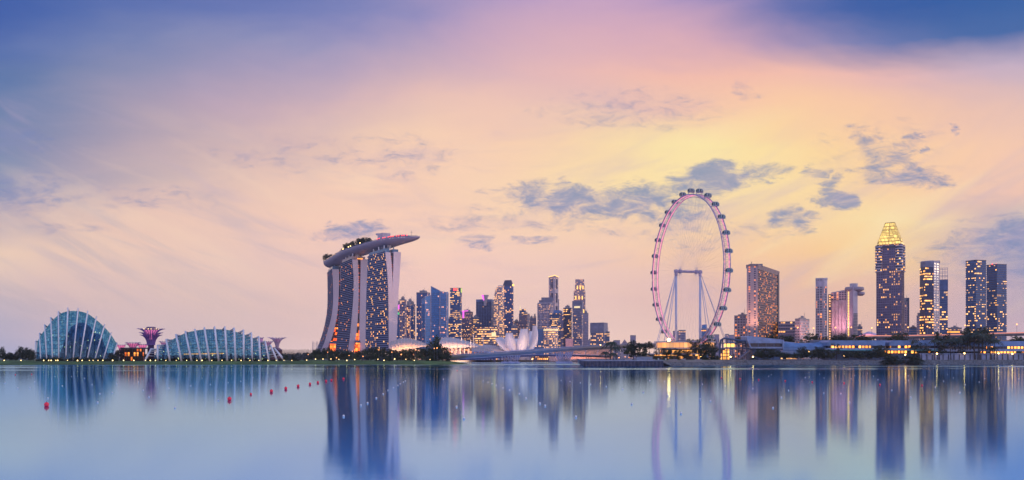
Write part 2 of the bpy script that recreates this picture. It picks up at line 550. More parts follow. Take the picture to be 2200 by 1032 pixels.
def make_water():
    m, t, b = mat_new('water')
    t.n.remove(b)
    out = t.n['Material Output']
    geo = t.new('ShaderNodeNewGeometry')
    px_, py_, _ = t.sep(geo.outputs['Position'])
    # calm and ruffled patches, long across the view
    pn, _ = t.noise(t.comb(t.math('MULTIPLY', px_, 0.0016), t.math('MULTIPLY', py_, 0.009), 0.0), 1.0, 3.0, 0.55, 0.6)
    ruff = t.rng(pn, 0.48, 0.66, 0.0, 1.0, True)
    far = t.rng(py_, 360.0, 600.0, 0.0, 1.0, True)
    rough = t.math('ADD', 0.09, t.math('MULTIPLY', t.math('MULTIPLY_ADD', ruff, .24, .04), far))
    wv = t.comb(t.math('MULTIPLY', px_, 0.05), t.math('MULTIPLY', py_, 0.22), 0.0)
    wn_, _ = t.noise(wv, 1.0, 4.0, 0.6)
    bump = t.new('ShaderNodeBump')
    bump.inputs['Strength'].default_value = 0.018
    bump.inputs['Distance'].default_value = 0.35
    t.put(bump.inputs['Height'], wn_)
    gl = t.new('ShaderNodeBsdfAnisotropic', distribution='BECKMANN')
    gl.inputs['Color'].default_value = (.48, .78, 1.0, 1)
    t.put(gl.inputs['Roughness'], rough)
    t.l.new(bump.outputs[0], gl.inputs['Normal'])
    df = t.new('ShaderNodeBsdfDiffuse')
    df.inputs['Color'].default_value = (.002, .42, 1.0, 1)
    fr = t.new('ShaderNodeFresnel')
    fr.inputs['IOR'].default_value = 1.36
    mx = t.new('ShaderNodeMixShader')
    t.put(mx.inputs[0], t.rng(fr.outputs[0], 0.0, .68, 0.08, 0.985))
    t.l.new(df.outputs[0], mx.inputs[1])
    t.l.new(gl.outputs[0], mx.inputs[2])
    t.l.new(mx.outputs[0], out.inputs[0])
    w = MB()
    w.quad([(-30000, -600, 0), (30000, -600, 0), (30000, 30000, 0), (-30000, 30000, 0)])
    return struct(w.build('water', m))


make_water()


def area2(poly):
    return sum(poly[i][0] * poly[(i + 1) % len(poly)][1] - poly[(i + 1) % len(poly)][0] * poly[i][1] for i in range(len(poly)))


def offset(poly, d):
    if area2(poly) < 0:
        d = -d
    n = len(poly)
    res = []
    for i in range(n):
        a, b, c = Vector(poly[i - 1][:2]), Vector(poly[i][:2]), Vector(poly[(i + 1) % n][:2])
        e1, e2 = (b - a).normalized(), (c - b).normalized()
        n1, n2 = Vector((e1.y, -e1.x)), Vector((e2.y, -e2.x))
        s = n1 + n2
        k = 1.0 + n1.dot(n2)
        res.append(tuple(b + s * (d / max(k, 0.3))))
    return res


def land(name, poly, z, m, skirt=0.0, skm=None):
    """A raised piece of ground; its shore edge may slope out by `skirt` metres."""
    w = MB()
    out_ = offset(poly, skirt) if skirt else poly
    n = len(poly)
    w.quad([(p[0], p[1], z) for p in poly])
    for i in range(n):
        j = (i + 1) % n
        w.quad([(out_[i][0], out_[i][1], -1.0), (out_[j][0], out_[j][1], -1.0), (poly[j][0], poly[j][1], z), (poly[i][0], poly[i][1], z)])
    return struct(w.build(name, m))


ZL, ZR, ZF = 3.0, 4.4, 2.6      # ground heights: left bank, right bank, far shore
left_poly = [(-2500, 829), (gx(400, 829), 829), (gx(640, 835), 835), (gx(800, 828), 828), (gx(930, 826), 826), (gx(966, 850), 850), (gx(960, 1050), 1050), (gx(950, 1352), 1352), (-2500, 1352)]
land('grass_bank', left_poly, ZL, M['grass'], 26.0)
land('ground', [(-9000, 1352.5), (9000, 1352.5), (9000, 9000), (-9000, 9000)], ZF, M['soil'], 0.0)
right_poly = [(gx(1258, 672), 672), (gx(1424, 688), 688), (gx(1600, 800), 800), (gx(1900, 812), 812), (gx(2350, 816), 816), (2500, 820), (2500, 1353), (gx(1240, 1353), 1353), (gx(1246, 900), 900)]
land('paved_ground', right_poly, ZR, M['soil'], 0.0)
# lawn strips on the right bank
g = MB()
g.quad([(gx(1384, 735), 735, ZR + .004), (gx(1430, 700), 700, ZR + .004), (gx(1606, 812), 812, ZR + .004), (gx(1760, 822), 822, ZR + .004), (gx(1760, 840), 840, ZR + .004), (gx(1384, 800), 800, ZR + .004)])
struct(g.build('lawn', mat('lawn_grass', (.10, .17, .035), .9, vary=.4, vscale=.08)))


def rocks(name, a, b, w0, zt, seed):
    rnd = random.Random(seed)
    w = MB()
    a, b = Vector(a), Vector(b)
    L = (b - a).length
    d = (b - a) / L
    nrm = Vector((d.y, -d.x, 0))
    if nrm.y > 0:
        nrm = -nrm
    nx, nr = max(8, int(L / 1.1)), 8
    rings = []
    for i in range(nx + 1):
        row = []
        for k in range(nr + 1):
            f = k / nr
            p = a + d * (L * i / nx) + nrm * (w0 * f)
            p.z = zt * (1 - f) - 0.4 * f + rnd.uniform(-.65, .65) * (0.2 if k == 0 else 1)
            p += nrm * rnd.uniform(-.6, .6) + d * rnd.uniform(-.6, .6)
            row.append(p)
        rings.append(row)
    w.loft(rings, False)
    return struct(w.build(name, M['rock']))


rocks('rock_revetment', (gx(1424, 688), 688, 0), (gx(1600, 800), 800, 0), 8, ZR - 1.6, 1)
rocks('rock_revetment', (gx(1600, 800), 800, 0), (gx(1900, 812), 812, 0), 9, ZR - .6, 2)
rocks('rock_revetment', (gx(1900, 812), 812, 0), (gx(2350, 816), 816, 0), 12, ZR + .1, 3)
rocks('rock_landing', (gx(655, 829), 829, 0), (gx(700, 829), 829, 0), 14, 1.6, 4)
rocks('rock_landing', (gx(228, 824), 824, 0), (gx(246, 824), 824, 0), 10, 2.2, 5)
rocks('rock_landing', (gx(812, 824), 824, 0), (gx(836, 824), 824, 0), 10, 2.0, 6)


# ---------------------------------------------------------------- buildings: helpers
def footprint(xl, xc, xr, Y, phi=30.0):
    """Rectangle seen corner-on: left edge, nearest corner and right edge in photo columns, corner at depth Y."""
    C = Vector((gx(xc, Y), Y))
    th = math.atan2(C.x, C.y)
    d, r = Vector((math.sin(th), math.cos(th))), Vector((math.cos(th), -math.sin(th)))
    ph = R(phi)
    dl = (-r) * math.cos(ph) + d * math.sin(ph)
    dr = r * math.sin(ph) + d * math.cos(ph)

    def reach(v, px):
        k = (px - 1100.0) / F
        den = v.x - k * v.y
        return (k * C.y - C.x) / den
    a = max(reach(dl, xl), 4.0) if xc - xl > 0.5 else 18.0
    b = max(reach(dr, xr), 4.0) if xr - xc > 0.5 else 18.0
    A, B = C + dl * a, C + dr * b
    return [tuple(C), tuple(B), tuple(A + dr * b), tuple(A)]


def flat(xl, xr, Y, depth=None, turn=0.0):
    """Rectangle whose front faces the viewer, optionally turned a few degrees."""
    xm = (xl + xr) / 2
    c = Vector((gx(xm, Y), Y))
    th = math.atan2(c.x, c.y) + R(turn)
    d, r = Vector((math.sin(th), math.cos(th))), Vector((math.cos(th), -math.sin(th)))
    w = (xr - xl) / F * Y * math.cos(math.atan2(c.x, c.y))
    dp = depth or max(w * 0.8, 14)
    return [tuple(c - r * w / 2), tuple(c + r * w / 2), tuple(c + r * w / 2 + d * dp), tuple(c - r * w / 2 + d * dp)]


def round_plan(xl, xr, Y, n=20, k=1.0):
    c = Vector((gx((xl + xr) / 2, Y), Y))
    rr = (xr - xl) / 2 / F * Y * math.cos(math.atan2(c.x, c.y))
    return [(c.x + rr * math.cos(2 * math.pi * i / n), c.y + k * rr * math.sin(2 * math.pi * i / n)) for i in range(n)]


def chamfer(poly, f):
    res = []
    n = len(poly)
    for i in range(n):
        a, b, c = Vector(poly[i - 1]), Vector(poly[i]), Vector(poly[(i + 1) % n])
        L = min((a - b).length, (c - b).length) * f
        res.append(tuple(b + (a - b).normalized() * L))
        res.append(tuple(b + (c - b).normalized() * L))
    return res


def centre(poly):
    return sum(p[0] for p in poly) / len(poly), sum(p[1] for p in poly) / len(poly)


def bands(parent, poly, z0, z1, fh, hb, proud, m, name='floor_bands'):
    w = MB()
    op = offset(poly, proud)
    n = int((z1 - z0) / fh)
    for i in range(1, n + 1):
        z = z0 + i * fh
        if z + hb > z1 + .1:
            break
        w.prism(op, z - hb / 2, z + hb / 2)
    return w.build(name, m, parent)


def piers(parent, poly, z0, z1, cw, wd, proud, m, name='piers'):
    w = MB()
    n = len(poly)
    for i in range(n):
        a, b = Vector(poly[i]), Vector(poly[(i + 1) % n])
        L = (b - a).length
        d = (b - a) / L
        k = max(1, int(round(L / cw)))
        for j in range(k + 1):
            p = a + d * (L * j / k)
            w.box((p.x, p.y, (z0 + z1) / 2), (wd, proud * 2, z1 - z0), ((d.x, d.y, 0), (-d.y, d.x, 0), (0, 0, 1)))
    return w.build(name, m, parent)


def parapet(parent, poly, z, h, m, off=.3, name='parapet'):
    w = MB()
    a, b = offset(poly, off), offset(poly, -0.8)
    n = len(poly)
    for i in range(n):
        j = (i + 1) % n
        w.quad([(*a[i], z - .5), (*a[j], z - .5), (*a[j], z + h), (*a[i], z + h)])
        w.quad([(*b[j], z - .5), (*b[i], z - .5), (*b[i], z + h), (*b[j], z + h)])
        w.quad([(*a[i], z + h), (*a[j], z + h), (*b[j], z + h), (*b[i], z + h)])
    return w.build(name, m, parent)


def plant_room(parent, poly, z, h, m, f=0.55, name='plant_room'):
    cx, cy = centre(poly)
    pp = [(cx + (p[0] - cx) * f, cy + (p[1] - cy) * f) for p in poly]
    w = MB()
    w.prism(pp, z, z + h)
    q = pp[0]
    w.box((cx, cy, z + h + 1.2), (3, 3, 2.4))
    w.tube([(cx + 3, cy, z + h), (cx + 3, cy, z + h + 7)], .25, 4)
    return w.build(name, m, parent)


def sign(parent, poly, k, z, wfrac, h, m, name='sign', off=.6):
    """A lit name panel on edge k of the plan."""
    a, b = Vector(poly[k]), Vector(poly[(k + 1) % len(poly)])
    c = (a + b) / 2
    d = (b - a).normalized()
    nrm = Vector((d.y, -d.x)) * (1 if area2(poly) > 0 else -1)
    c = c + nrm * off
    w = MB()
    w.box((c.x, c.y, z), ((b - a).length * wfrac, .5, h), ((d.x, d.y, 0), (nrm.x, nrm.y, 0), (0, 0, 1)))
    return w.build(name, m, parent)


def tower(name, label, cat, poly, ytop, mwall, bm=None, fh=3.8, hb=1.3, proud=.35, pr=None, top='plant', Yt=None, group=None, z0=ZF, par=M['concrete'], ptop=1.4, topw=.55, toph=None, zlift=None):
    Yc = Yt or min(p[1] for p in poly)
    z1 = gz(ytop, Yc)
    cx, cy = centre(poly)
    t = thing(name, label, cat, (cx, cy, z0), group)
    ph = 0.0
    if top == 'plant':
        ph = toph or min(6.0, (z1 - z0) * .05)
        z1 -= ph * .6
    w = MB()
    w.prism(poly, z0, z1)
    w.build('wall', mwall, t)
    t['_z1'] = z1
    if bm:
        bands(t, poly, z0, z1, fh, hb, proud, bm)
    if pr:
        piers(t, poly, z0, z1, pr[0], pr[1], pr[2], pr[3])
    if top == 'plant' and name == 'distant_block':
        top = 'flat'
    if top:
        parapet(t, poly, z1, ptop, par)
    if top == 'plant':
        plant_room(t, poly, z1, ph, par, topw)
    return t


# facade materials
A = {}
A['blue'] = facade('blue_glass_facade', (.07, .22, .50), (.035, .14, .40), 3.0, 4.0, (.08, .92), (.22, .90), .16, es=1.1, run=5, runmix=.5)
A['blue_dim'] = facade('dim_blue_glass_facade', (.09, .25, .52), (.07, .23, .52), 3.0, 4.0, (.08, .92), (.22, .90), .07, ((1, .45, .2), (1, .7, .4)), es=.9, run=4, runmix=.5)
A['navy'] = facade('navy_facade', (.05, .15, .40), (.025, .09, .31), 3.0, 4.0, (.10, .90), (.25, .85), .20, es=1.3, run=5, runmix=.5)
A['navylit'] = facade('navy_lit_office_facade', (.06, .14, .30), (.028, .085, .24), 3.0, 4.0, (.06, .94), (.28, .80), .42, ((1, .66, .16), (1, .82, .40)), es=1.3, run=6, runmix=.5)
A['resid'] = facade('residential_facade', (.20, .18, .36), (.012, .03, .12), 3.4, 3.4, (.15, .85), (.15, .85), .30, ((1, .62, .25), (1, .82, .55)), es=1.0, run=1, runmix=0.0)
A['cream'] = facade('cream_banded_facade', (.55, .46, .50), (.10, .09, .16), 3.4, 4.2, (.04, .96), (.30, .80), .62, ((1, .62, .20), (1, .80, .46)), es=1.1, run=4, runmix=.4)
A['office'] = facade('grey_office_facade', (.20, .19, .30), (.05, .07, .16), 3.0, 4.0, (.10, .90), (.30, .82), .30, es=1.0, run=4, runmix=.5)
A['pinkgrey'] = facade('pink_grey_stone_facade', (.42, .32, .40), (.12, .11, .22), 3.2, 4.0, (.25, .75), (.25, .80), .28, es=.9, run=3, runmix=.4)
A['whitestone'] = facade('white_stone_facade', (.55, .44, .50), (.20, .17, .28), 4.0, 4.0, (.3, .7), (.2, .8), .18, es=.8, run=1, runmix=0)
A['hotel'] = facade('hotel_room_facade', (.50, .40, .44), (.04, .045, .10), 3.6, 3.5, (.20, .86), (.24, .80), .26, ((1, .34, .08), (1, .55, .22)), es=1.0, run=1, runmix=0)
A['slabhotel'] = facade('slab_hotel_facade', (.25, .17, .18), (.025, .025, .06), 5.6, 2.8, (.14, .84), (.24, .84), .34, ((1, .34, .08), (1, .55, .22)), es=1.0, run=1, runmix=0)
A['hotelend'] = facade('hotel_end_facade', (.42, .31, .33), (.03, .035, .09), 7.0, 2.8, (.35, .65), (.25, .75), .35, ((1, .30, .06), (1, .45, .15)), es=1.0, run=1, runmix=0)
A['violet'] = facade('violet_stone_facade', (.17, .14, .24), (.022, .025, .07), 3.2, 4.0, (.24, .80), (.26, .80), .24, ((1, .58, .14), (1, .74, .34)), es=1.3, run=6, runmix=.5)
A['darkglass'] = facade('dark_glass_lit_facade', (.03, .045, .12), (.016, .032, .10), 3.0, 4.2, (.05, .95), (.30, .80), .34, ((1, .60, .14), (1, .80, .4)), es=1.4, run=4, runmix=.5)
A['twin'] = facade('navy_twin_facade', (.04, .13, .30), (.018, .075, .23), 3.2, 4.0, (.12, .88), (.30, .80), .22, ((1, .66, .16), (1, .8, .36)), es=1.4, run=4, runmix=.5)
A['glassdim'] = facade('dark_plain_glass', (.04, .06, .13), (.03, .06, .14), 3.0, 4.0, (.05, .95), (.1, .95), .02, es=.8)
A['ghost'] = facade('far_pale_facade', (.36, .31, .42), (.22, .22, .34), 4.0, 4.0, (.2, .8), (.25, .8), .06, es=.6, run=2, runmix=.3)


# ---------------------------------------------------------------- hotel of three curved towers under a boat-shaped sky deck
def hotel():
    root = thing('curved_hotel', 'three curved hotel towers carrying one long boat-shaped roof deck', 'hotel', (-300, 1640, ZF))
    specs = [   # near corner px,Y, far edge px,Y ; rows: (py, far, near, A right, B left, B right) in photo pixels, top to bottom
        dict(n=(828.0, 1500.), f=(789.9, 1575.), name='north',
             rows=[(540, 790, 828.0, 839.0, 846, 861.5), (566, 789.6, 830.5, 841.5, 845.5, 860.0), (608, 788, 833.6, 843.2, 843.8, 857.6), (640, 787, 834.6, 843.5, 843.5, 855.8), (690, 786.2, 835.2, 843.0, 843.0, 853.8), (758, 785.2, 835.4, 842.0, 842.0, 851.4)]),
        dict(n=(756.8, 1624.), f=(732.7, 1705.), name='mid',
             rows=[(556, 732.7, 756.8, 769.0, 775.5, 789.5), (590, 732.4, 759.6, 770.3, 774.8, 789.3), (624, 731.6, 759.8, 770.6, 774.0, 788.6), (660, 729.6, 757.6, 770.0, 773.2, 787.6), (700, 726.6, 754.2, 767.4, 772.4, 786.4), (730, 723.8, 751.4, 764.0, 771.9, 785.6), (758, 720.6, 747.6, 760.4, 771.4, 784.8)]),
        dict(n=(713.8, 1810.), f=(703.6, 1895.), name='south',
             rows=[(577, 703.6, 713.8, 728.3, 731.5, 742), (600, 704.2, 715.0, 728.6, 731.5, 741.6), (626, 704.3, 715.9, 728.0, 731.5, 741), (654, 703.8, 715.4, 726.8, 731.5, 740.6), (682, 700.6, 711.6, 723.6, 731, 740), (712, 694.0, 704.0, 717.2, 730.5, 739.6), (736, 686.4, 697.2, 709.6, 730, 739), (758, 678.0, 688.4, 700.4, 730, 739)]),
    ]
    gl = facade('hotel_balcony_glazing', (.06, .07, .13), (.014, .022, .06), 3.6, 3.45, (.12, .90), (.05, .90), .03, ((1, .40, .10), (1, .55, .22)), es=1.1, run=1, runmix=0, seed=3.0, grough=.6, spec=.08)
    gl3 = facade('hotel_balcony_glazing_lit', (.09, .13, .24), (.014, .026, .08), 3.2, 3.45, (.26, .78), (.05, .85), .15, ((1, .55, .12), (1, .74, .28)), es=1.7, run=1, runmix=0, seed=5.0, grough=.6, spec=.08)
    void = facade('hotel_slot_glazing', (.03, .03, .07), (.015, .015, .05), 3.2, 3.45, (.2, .7), (.3, .62), .45, ((1, .12, .02), (1, .30, .06)), es=.9, run=1, runmix=0, seed=9.0)
    atr = facade('atrium_orange_glazing', (.12, .06, .05), (.10, .04, .03), 4.0, 6.0, (.08, .92), (.06, .94), .75, ((1, .14, .02), (1, .38, .08)), es=1.7, run=1, runmix=0, seed=2.0)
    for s in specs:
        N0, F0 = Vector((gx(*s['n']), s['n'][1])), Vector((gx(*s['f']), s['f'][1]))
        f = (F0 - N0).normalized()
        e = Vector((f.y, -f.x))

        def onplane(px, Q):            # column px cut with the vertical end plane through Q along e
            k = (px - 1100.0) / F
            a = (k * Q.y - Q.x) / (e.x - k * e.y)
            return Q + e * a
        rows = []
        for (py, pf, pn, pa, pb, pr_) in s['rows']:
            z = gz(py, s['n'][1])
            n = onplane(pn, N0)
            A_, B_, C_ = onplane(pa, N0), onplane(pb, N0), onplane(pr_, N0)
            ff = onplane(pf, F0)
            Fa = ff + (A_ - n)
            Fb, Fc = ff + (B_ - n), ff + (C_ - n)
            rows.append((z, n, A_, B_, C_, ff, Fa, Fb, Fc))
        rows.sort(key=lambda q: q[0])
        zt, zb = rows[-1][0], rows[0][0]

        def at(z):
            for i in range(len(rows) - 1):
                if z <= rows[i + 1][0] or i == len(rows) - 2:
                    k = (z - rows[i][0]) / (rows[i + 1][0] - rows[i][0])
                    # smooth: catmull-rom on each column
                    p0, p1, p2, p3 = rows[max(i - 1, 0)], rows[i], rows[i + 1], rows[min(i + 2, len(rows) - 1)]
                    out = []
                    for c in range(1, 9):
                        a, b, d, g_ = p0[c], p1[c], p2[c], p3[c]
                        out.append(0.5 * ((2 * b) + (d - a) * k + (2 * a - 5 * b + 4 * d - g_) * k * k + (3 * b - a - 3 * d + g_) * k ** 3))
                    return out
        lv = [zb + (zt - zb) * i / 30 for i in range(31)]
        # the two wall slabs (tower part): closed lofts
        w = MB()
        for (i0, i1, j0, j1, dtop) in ((0, 1, 4, 5, -1.5), (2, 3, 6, 7, 0.0)):
            rings = []
            for z in lv:
                q = at(z)
                zz = z + (dtop if z == lv[-1] else 0)
                rings.append([(*q[i0], zz), (*q[i1], zz), (*q[j1], zz), (*q[j0], zz)])
            w.loft(rings, True, 0, True)
        tw = w.build('tower', M['lilac_wall'], root)
        # glazing just proud of the facade between end walls
        w = MB()
        ring, uvs = [], []
        for z in lv:
            q = at(z)
            d = (q[4] - q[0])
            L = d.length
            a = q[0] + d / L * 0.8 - e * .5
            b = q[0] + d / L * (L - 0.8) - e * .5
            ring.append([(*b, z), (*a, z)])
            uvs.append([(L, z - zb), (0, z - zb)])
        w.loft(ring, False, 0, False, uvs)
        w.build('balcony_glazing', gl3 if s['name'] == 'north' else gl, tw)
        # balcony slabs
        w = MB()
        nf = int((zt - zb) / 3.45)
        for k in range(1, nf + 1):
            z = zb + k * 3.45
            if z > zt - 1.0:
                break
            q = at(z)
            d = (q[4] - q[0]).normalized()
            a, b = q[0] + d * .4, q[4] - d * .4
            w.prism([tuple(a - e * 1.3), tuple(a), tuple(b), tuple(b - e * 1.3)], z - .34, z + .50)
        if s['name'] != 'south':       # party walls between the rooms
            pass
        w.build('balcony_slabs', M['slab'], tw)
        # dark glazed slot between the slabs, set back from the end face
        w = MB()
        ring, uvs = [], []
        for z in lv[:-1] + [zt - 2]:
            q = at(z)
            a, b = q[1] + f * 3.0, q[2] + f * 3.0
            ring.append([(*a, z), (*b, z)])
            uvs.append([(0.0, z - zb), (max((b - a).length, .1), z - zb)])
        w.loft(ring, False, 0, False, uvs)
        w.build('slot_glazing', void, tw)
        # lit atrium at the foot
        if s['name'] != 'north':
            w = MB()
            ztop = zb + (zt - zb) * (.36 if s['name'] == 'mid' else .30)
            ring, uvs = [], []
            for i in range(9):
                z = zb + (ztop - zb) * i / 8
                q = at(z)
                a, b = q[1] + f * 1.6, q[2] + f * 1.6
                ring.append([(*a, z), (*b, z)])
                uvs.append([(0.0, z - zb), ((b - a).length, z - zb)])
            w.loft(ring, False, 0, False, uvs)
            w.build('atrium_glazing', atr, tw)
            w = MB()
            zc = zb + (zt - zb) * .105
            q = at(zc)
            a, b = q[1] - f * 4, q[2] - f * 4
            w.prism([tuple(a), tuple(b), tuple(q[2] + f * 1), tuple(q[1] + f * 1)], zb - 3, zc)
            w.build('atrium_hall', atr, tw)
            w = MB()
            w.prism(offset([tuple(a), tuple(b), tuple(q[2] + f * 1), tuple(q[1] + f * 1)], .8), zc + .004, zc + 4.5)
            w.build('atrium_roof', M['blue_steel'], tw)
        # glass crown under the deck and V struts
        q = at(zt)
        w = MB()
        w.prism([tuple(q[0] + f * 5 + e * 1), tuple(q[1] + f * 5), tuple(q[5] - f * 3), tuple(q[4] - f * 3 + e * 1)], zt - 1.4, zt + 5.5)
        w.prism([tuple(q[2] + f * 5), tuple(q[3] + f * 5 - e * 3), tuple(q[7] - f * 3 - e * 3), tuple(q[6] - f * 3)], zt + .1, zt + 5.0)
        w.build('roof_glazing', mat('roof_glazing_' + s['name'], (.10, .20, .34), .2) if s['name'] != 'mid' else mat('roof_glazing_mid', (.4, .3, .3), .4), tw)
        w = MB()
        for k in range(3):
            for fr in (0.12, .5, .86):
                c = q[1] + (q[5] - q[1]) * fr + e * (2 + 2.5 * (k - 1))
                for sg in (-1, 1):
                    w.tube([(*c, zt - 6), (*(c + f * 4 * sg + e * 1.5 * sg), zt + 11.5)], .45, 5)
        for fr in (0.2, .5, .8):
            for c0 in (q[0] * .5 + q[1] * .5, q[2] * .5 + q[3] * .5):
                c = c0 + (q[5] - q[1]) * fr
                w.tube([(*c, zt - 2), (*c, zt + 12)], 1.2, 6)
        w.build_each('deck_strut', M['white'], tw)
        if s['name'] == 'mid':
            w = MB()
            w.tube([(*(q[1] - f * .5 - e * 1), zt + .4), (*(q[2] - f * .5 + e * 3), zt + .4)], .9, 6)
            w.build('roof_edge_light', M['orange_lit'], tw)
    # sky deck: hull lofted along a gentle arc over the three towers
    cl = []
    ctrl = [(Vector((gx(711.0, 1900), 1900)), 0), (Vector((-366, 1845)), 1), (Vector((-296, 1675)), 2), (Vector((-206, 1526)), 3), (Vector((gx(902.0, 1488), 1488)), 4)]
    pts = [c[0] for c in ctrl]

    def cr(t):
        i = min(int(t), len(pts) - 2)
        k = t - i
        a, b, c, d = pts[max(i - 1, 0)], pts[i], pts[i + 1], pts[min(i + 2, len(pts) - 1)]
        return 0.5 * ((2 * b) + (c - a) * k + (2 * a - 5 * b + 4 * c - d) * k * k + (3 * b - a - 3 * c + d) * k ** 3)
    NS = 60
    rings = []
    deck = []
    ZT = 209.5
    for i in range(NS + 1):
        t = i / NS
        p = cr(t * (len(pts) - 1))
        q = cr(min(t + .01, 1) * (len(pts) - 1)) - cr(max(t - .01, 0) * (len(pts) - 1))
        q.normalize()
        nrm = Vector((q.y, -q.x))
        wd = 20.0 * min(1.0, ((1 - t) / .34 + .0) ** .62 if t > .66 else 1.0) * min(1.0, .55 + (t / .14) * .45 if t < .14 else 1.0)
        dp = 14.0 * min(1.0, ((1 - t) / .30) ** .55 if t > .70 else 1.0) * min(1.0, .42 + (t / .12) * .58 if t < .12 else 1.0)
        wd, dp = max(wd, .6), max(dp, 1.0)
        ring = []
        for k in range(13):
            a = math.pi * k / 12
            ring.append((*(p + nrm * (math.cos(a) * wd)), ZT - 1.0 - math.sin(a) ** .8 * (dp - 1.0)))
        ring = [(*(p + nrm * wd), ZT)] + ring + [(*(p - nrm * wd), ZT)]
        rings.append(ring)
        deck.append((p, nrm, wd, q))
    w = MB()
    w.loft(rings, True, 0, True)
    sd = w.build('sky_deck', M['hull'], root, smooth=False)
    for pl in sd.data.polygons:
        pl.use_smooth = len(pl.vertices) == 4
    w = MB()
    for side in (-1, 1):
        w.tube([(*(p + n * (wd - .3) * side), ZT + .9) for (p, n, wd, q) in deck[1:-1]], .35, 4)
    w.build('railing', M['grey'], sd)

    def dk(t, off, h):
        p, n, wd, q = deck[min(int(t * NS), NS)]
        return Vector((*(p + n * wd * off), ZT + h)), n, q
    # lift-core block, restaurant with red lights, light strips, mast
    w = MB()
    c, n, q = dk(.70, .1, 6.4)
    w.box(c, (20, 15, 13.0), ((q.x, q.y, 0), (n.x, n.y, 0), (0, 0, 1)))
    c2, n2, q2 = dk(.68, .1, 14.2)
    w.box(c2, (6, 8, 3.0), ((q.x, q.y, 0), (n.x, n.y, 0), (0, 0, 1)))
    w.build('lift_block', M['pale'], sd)
    w = MB()
    rr = []
    for i in range(9):
        t = .74 + .15 * i / 8
        a, n, q = dk(t, -.5, 0)
        b, _, _ = dk(t, .6, 0)
        hh = 4.6 * math.sin(math.pi * (.18 + .70 * i / 8))
        rr.append([(a.x, a.y, ZT + .004), (a.x, a.y, ZT + hh * .8), ((a.x + b.x) / 2, (a.y + b.y) / 2, ZT + hh + 1), (b.x, b.y, ZT + hh * .8), (b.x, b.y, ZT + .004)])
    w.loft(rr, False)
    w.build('restaurant_roof', M['grey'], sd)
    w = MB()
    for i in range(13):
        a, n, q = dk(.71 + .18 * i / 12, .80 + (.1 if i % 2 else 0), 2.2)
        w.ball(a, .95, 5, 4)
    w.build_each('red_light', M['red_lit'], sd)
    w = MB()
    for i in range(16):
        if i % 4 == 3:
            continue
        a, n, q = dk(.68 + .20 * i / 15, 1.0, -1.2)
        w.box(a - Vector((n.x, n.y, 0)) * .3, (2.6, .4, .8), ((q.x, q.y, 0), (n.x, n.y, 0), (0, 0, 1)))
    w.build_each('edge_light', emis('soft_white_light', (1, .85, .7), 1.2), sd)
    w = MB()
    for i in range(9):
        a, n, q = dk(.22 + .16 * i / 8, .8, 1.9)
        w.box(a, (7, .6, 2.0), ((q.x, q.y, 0), (n.x, n.y, 0), (0, 0, 1)))
    w.build_each('pavilion_light', M['yellow_lit'], sd)
    w = MB()
    for i in range(5):
        a, n, q = dk(.23 + .15 * i / 4, .6, 3.6)
        w.box(a, (13, 9, .5), ((q.x, q.y, 0), (n.x, n.y, 0), (0, 0, 1)))
    w.build_each('pavilion_roof', M['pale'], sd)
    w = MB()
    a, n, q = dk(.90, 0, 0)
    w.tube([a, a + Vector((0, 0, 11))], .25, 4)
    w.tube([a + Vector((-2, 0, 8)), a + Vector((2, 0, 8))], .2, 4)
    for i in range(6):
        b, _, _ = dk(.86 + .02 * i, .4, 0)
        w.tube([b, b + Vector((0, 0, 2.6))], .2, 4)
    w.build('mast', M['grey'], sd)
    return dk


DECK = hotel()


# ---------------------------------------------------------------- glass garden domes
def glass_mat(name, tintc, seed):
    m, t, b = mat_new(name)
    t.n.remove(b)
    out = t.n['Material Output']
    uv = t.new('ShaderNodeUVMap')
    u, v, _ = t.sep(uv.outputs[0])
    w1 = t.new('ShaderNodeTexWhiteNoise', noise_dimensions='3D')
    t.put(w1.inputs['Vector'], t.comb(t.math('FLOOR', t.math('MULTIPLY', u, .25)), t.math('FLOOR', t.math('MULTIPLY', v, .25)), seed))
    fu = t.math('ABSOLUTE', t.math('SUBTRACT', t.math('FRACT', t.math('MULTIPLY', u, .25)), .5))
    fv = t.math('ABSOLUTE', t.math('SUBTRACT', t.math('FRACT', t.math('MULTIPLY', v, .25)), .5))
    bar = t.math('GREATER_THAN', t.math('MAXIMUM', fu, fv), .43)
    tr = t.new('ShaderNodeBsdfTransparent')
    t.put(tr.inputs[0], t.mix(w1.outputs[0], (*tintc[0], 1), (*tintc[1], 1)))
    gl = t.new('ShaderNodeBsdfGlossy')
    gl.inputs['Color'].default_value = (.30, .62, .90, 1)
    gl.inputs['Roughness'].default_value = .12
    mx = t.new('ShaderNodeMixShader')
    t.put(mx.inputs[0], t.math('ADD', .07, t.math('MULTIPLY', w1.outputs[0], .12)))
    t.l.new(tr.outputs[0], mx.inputs[1])
    t.l.new(gl.outputs[0], mx.inputs[2])
    df = t.new('ShaderNodeBsdfDiffuse')
    df.inputs[0].default_value = (.05, .12, .22, 1)
    m2 = t.new('ShaderNodeMixShader')
    t.put(m2.inputs[0], t.math('MULTIPLY', bar, .8))
    t.l.new(mx.outputs[0], m2.inputs[1])
    t.l.new(df.outputs[0], m2.inputs[2])
    t.l.new(m2.outputs[0], out.inputs[0])
    return m


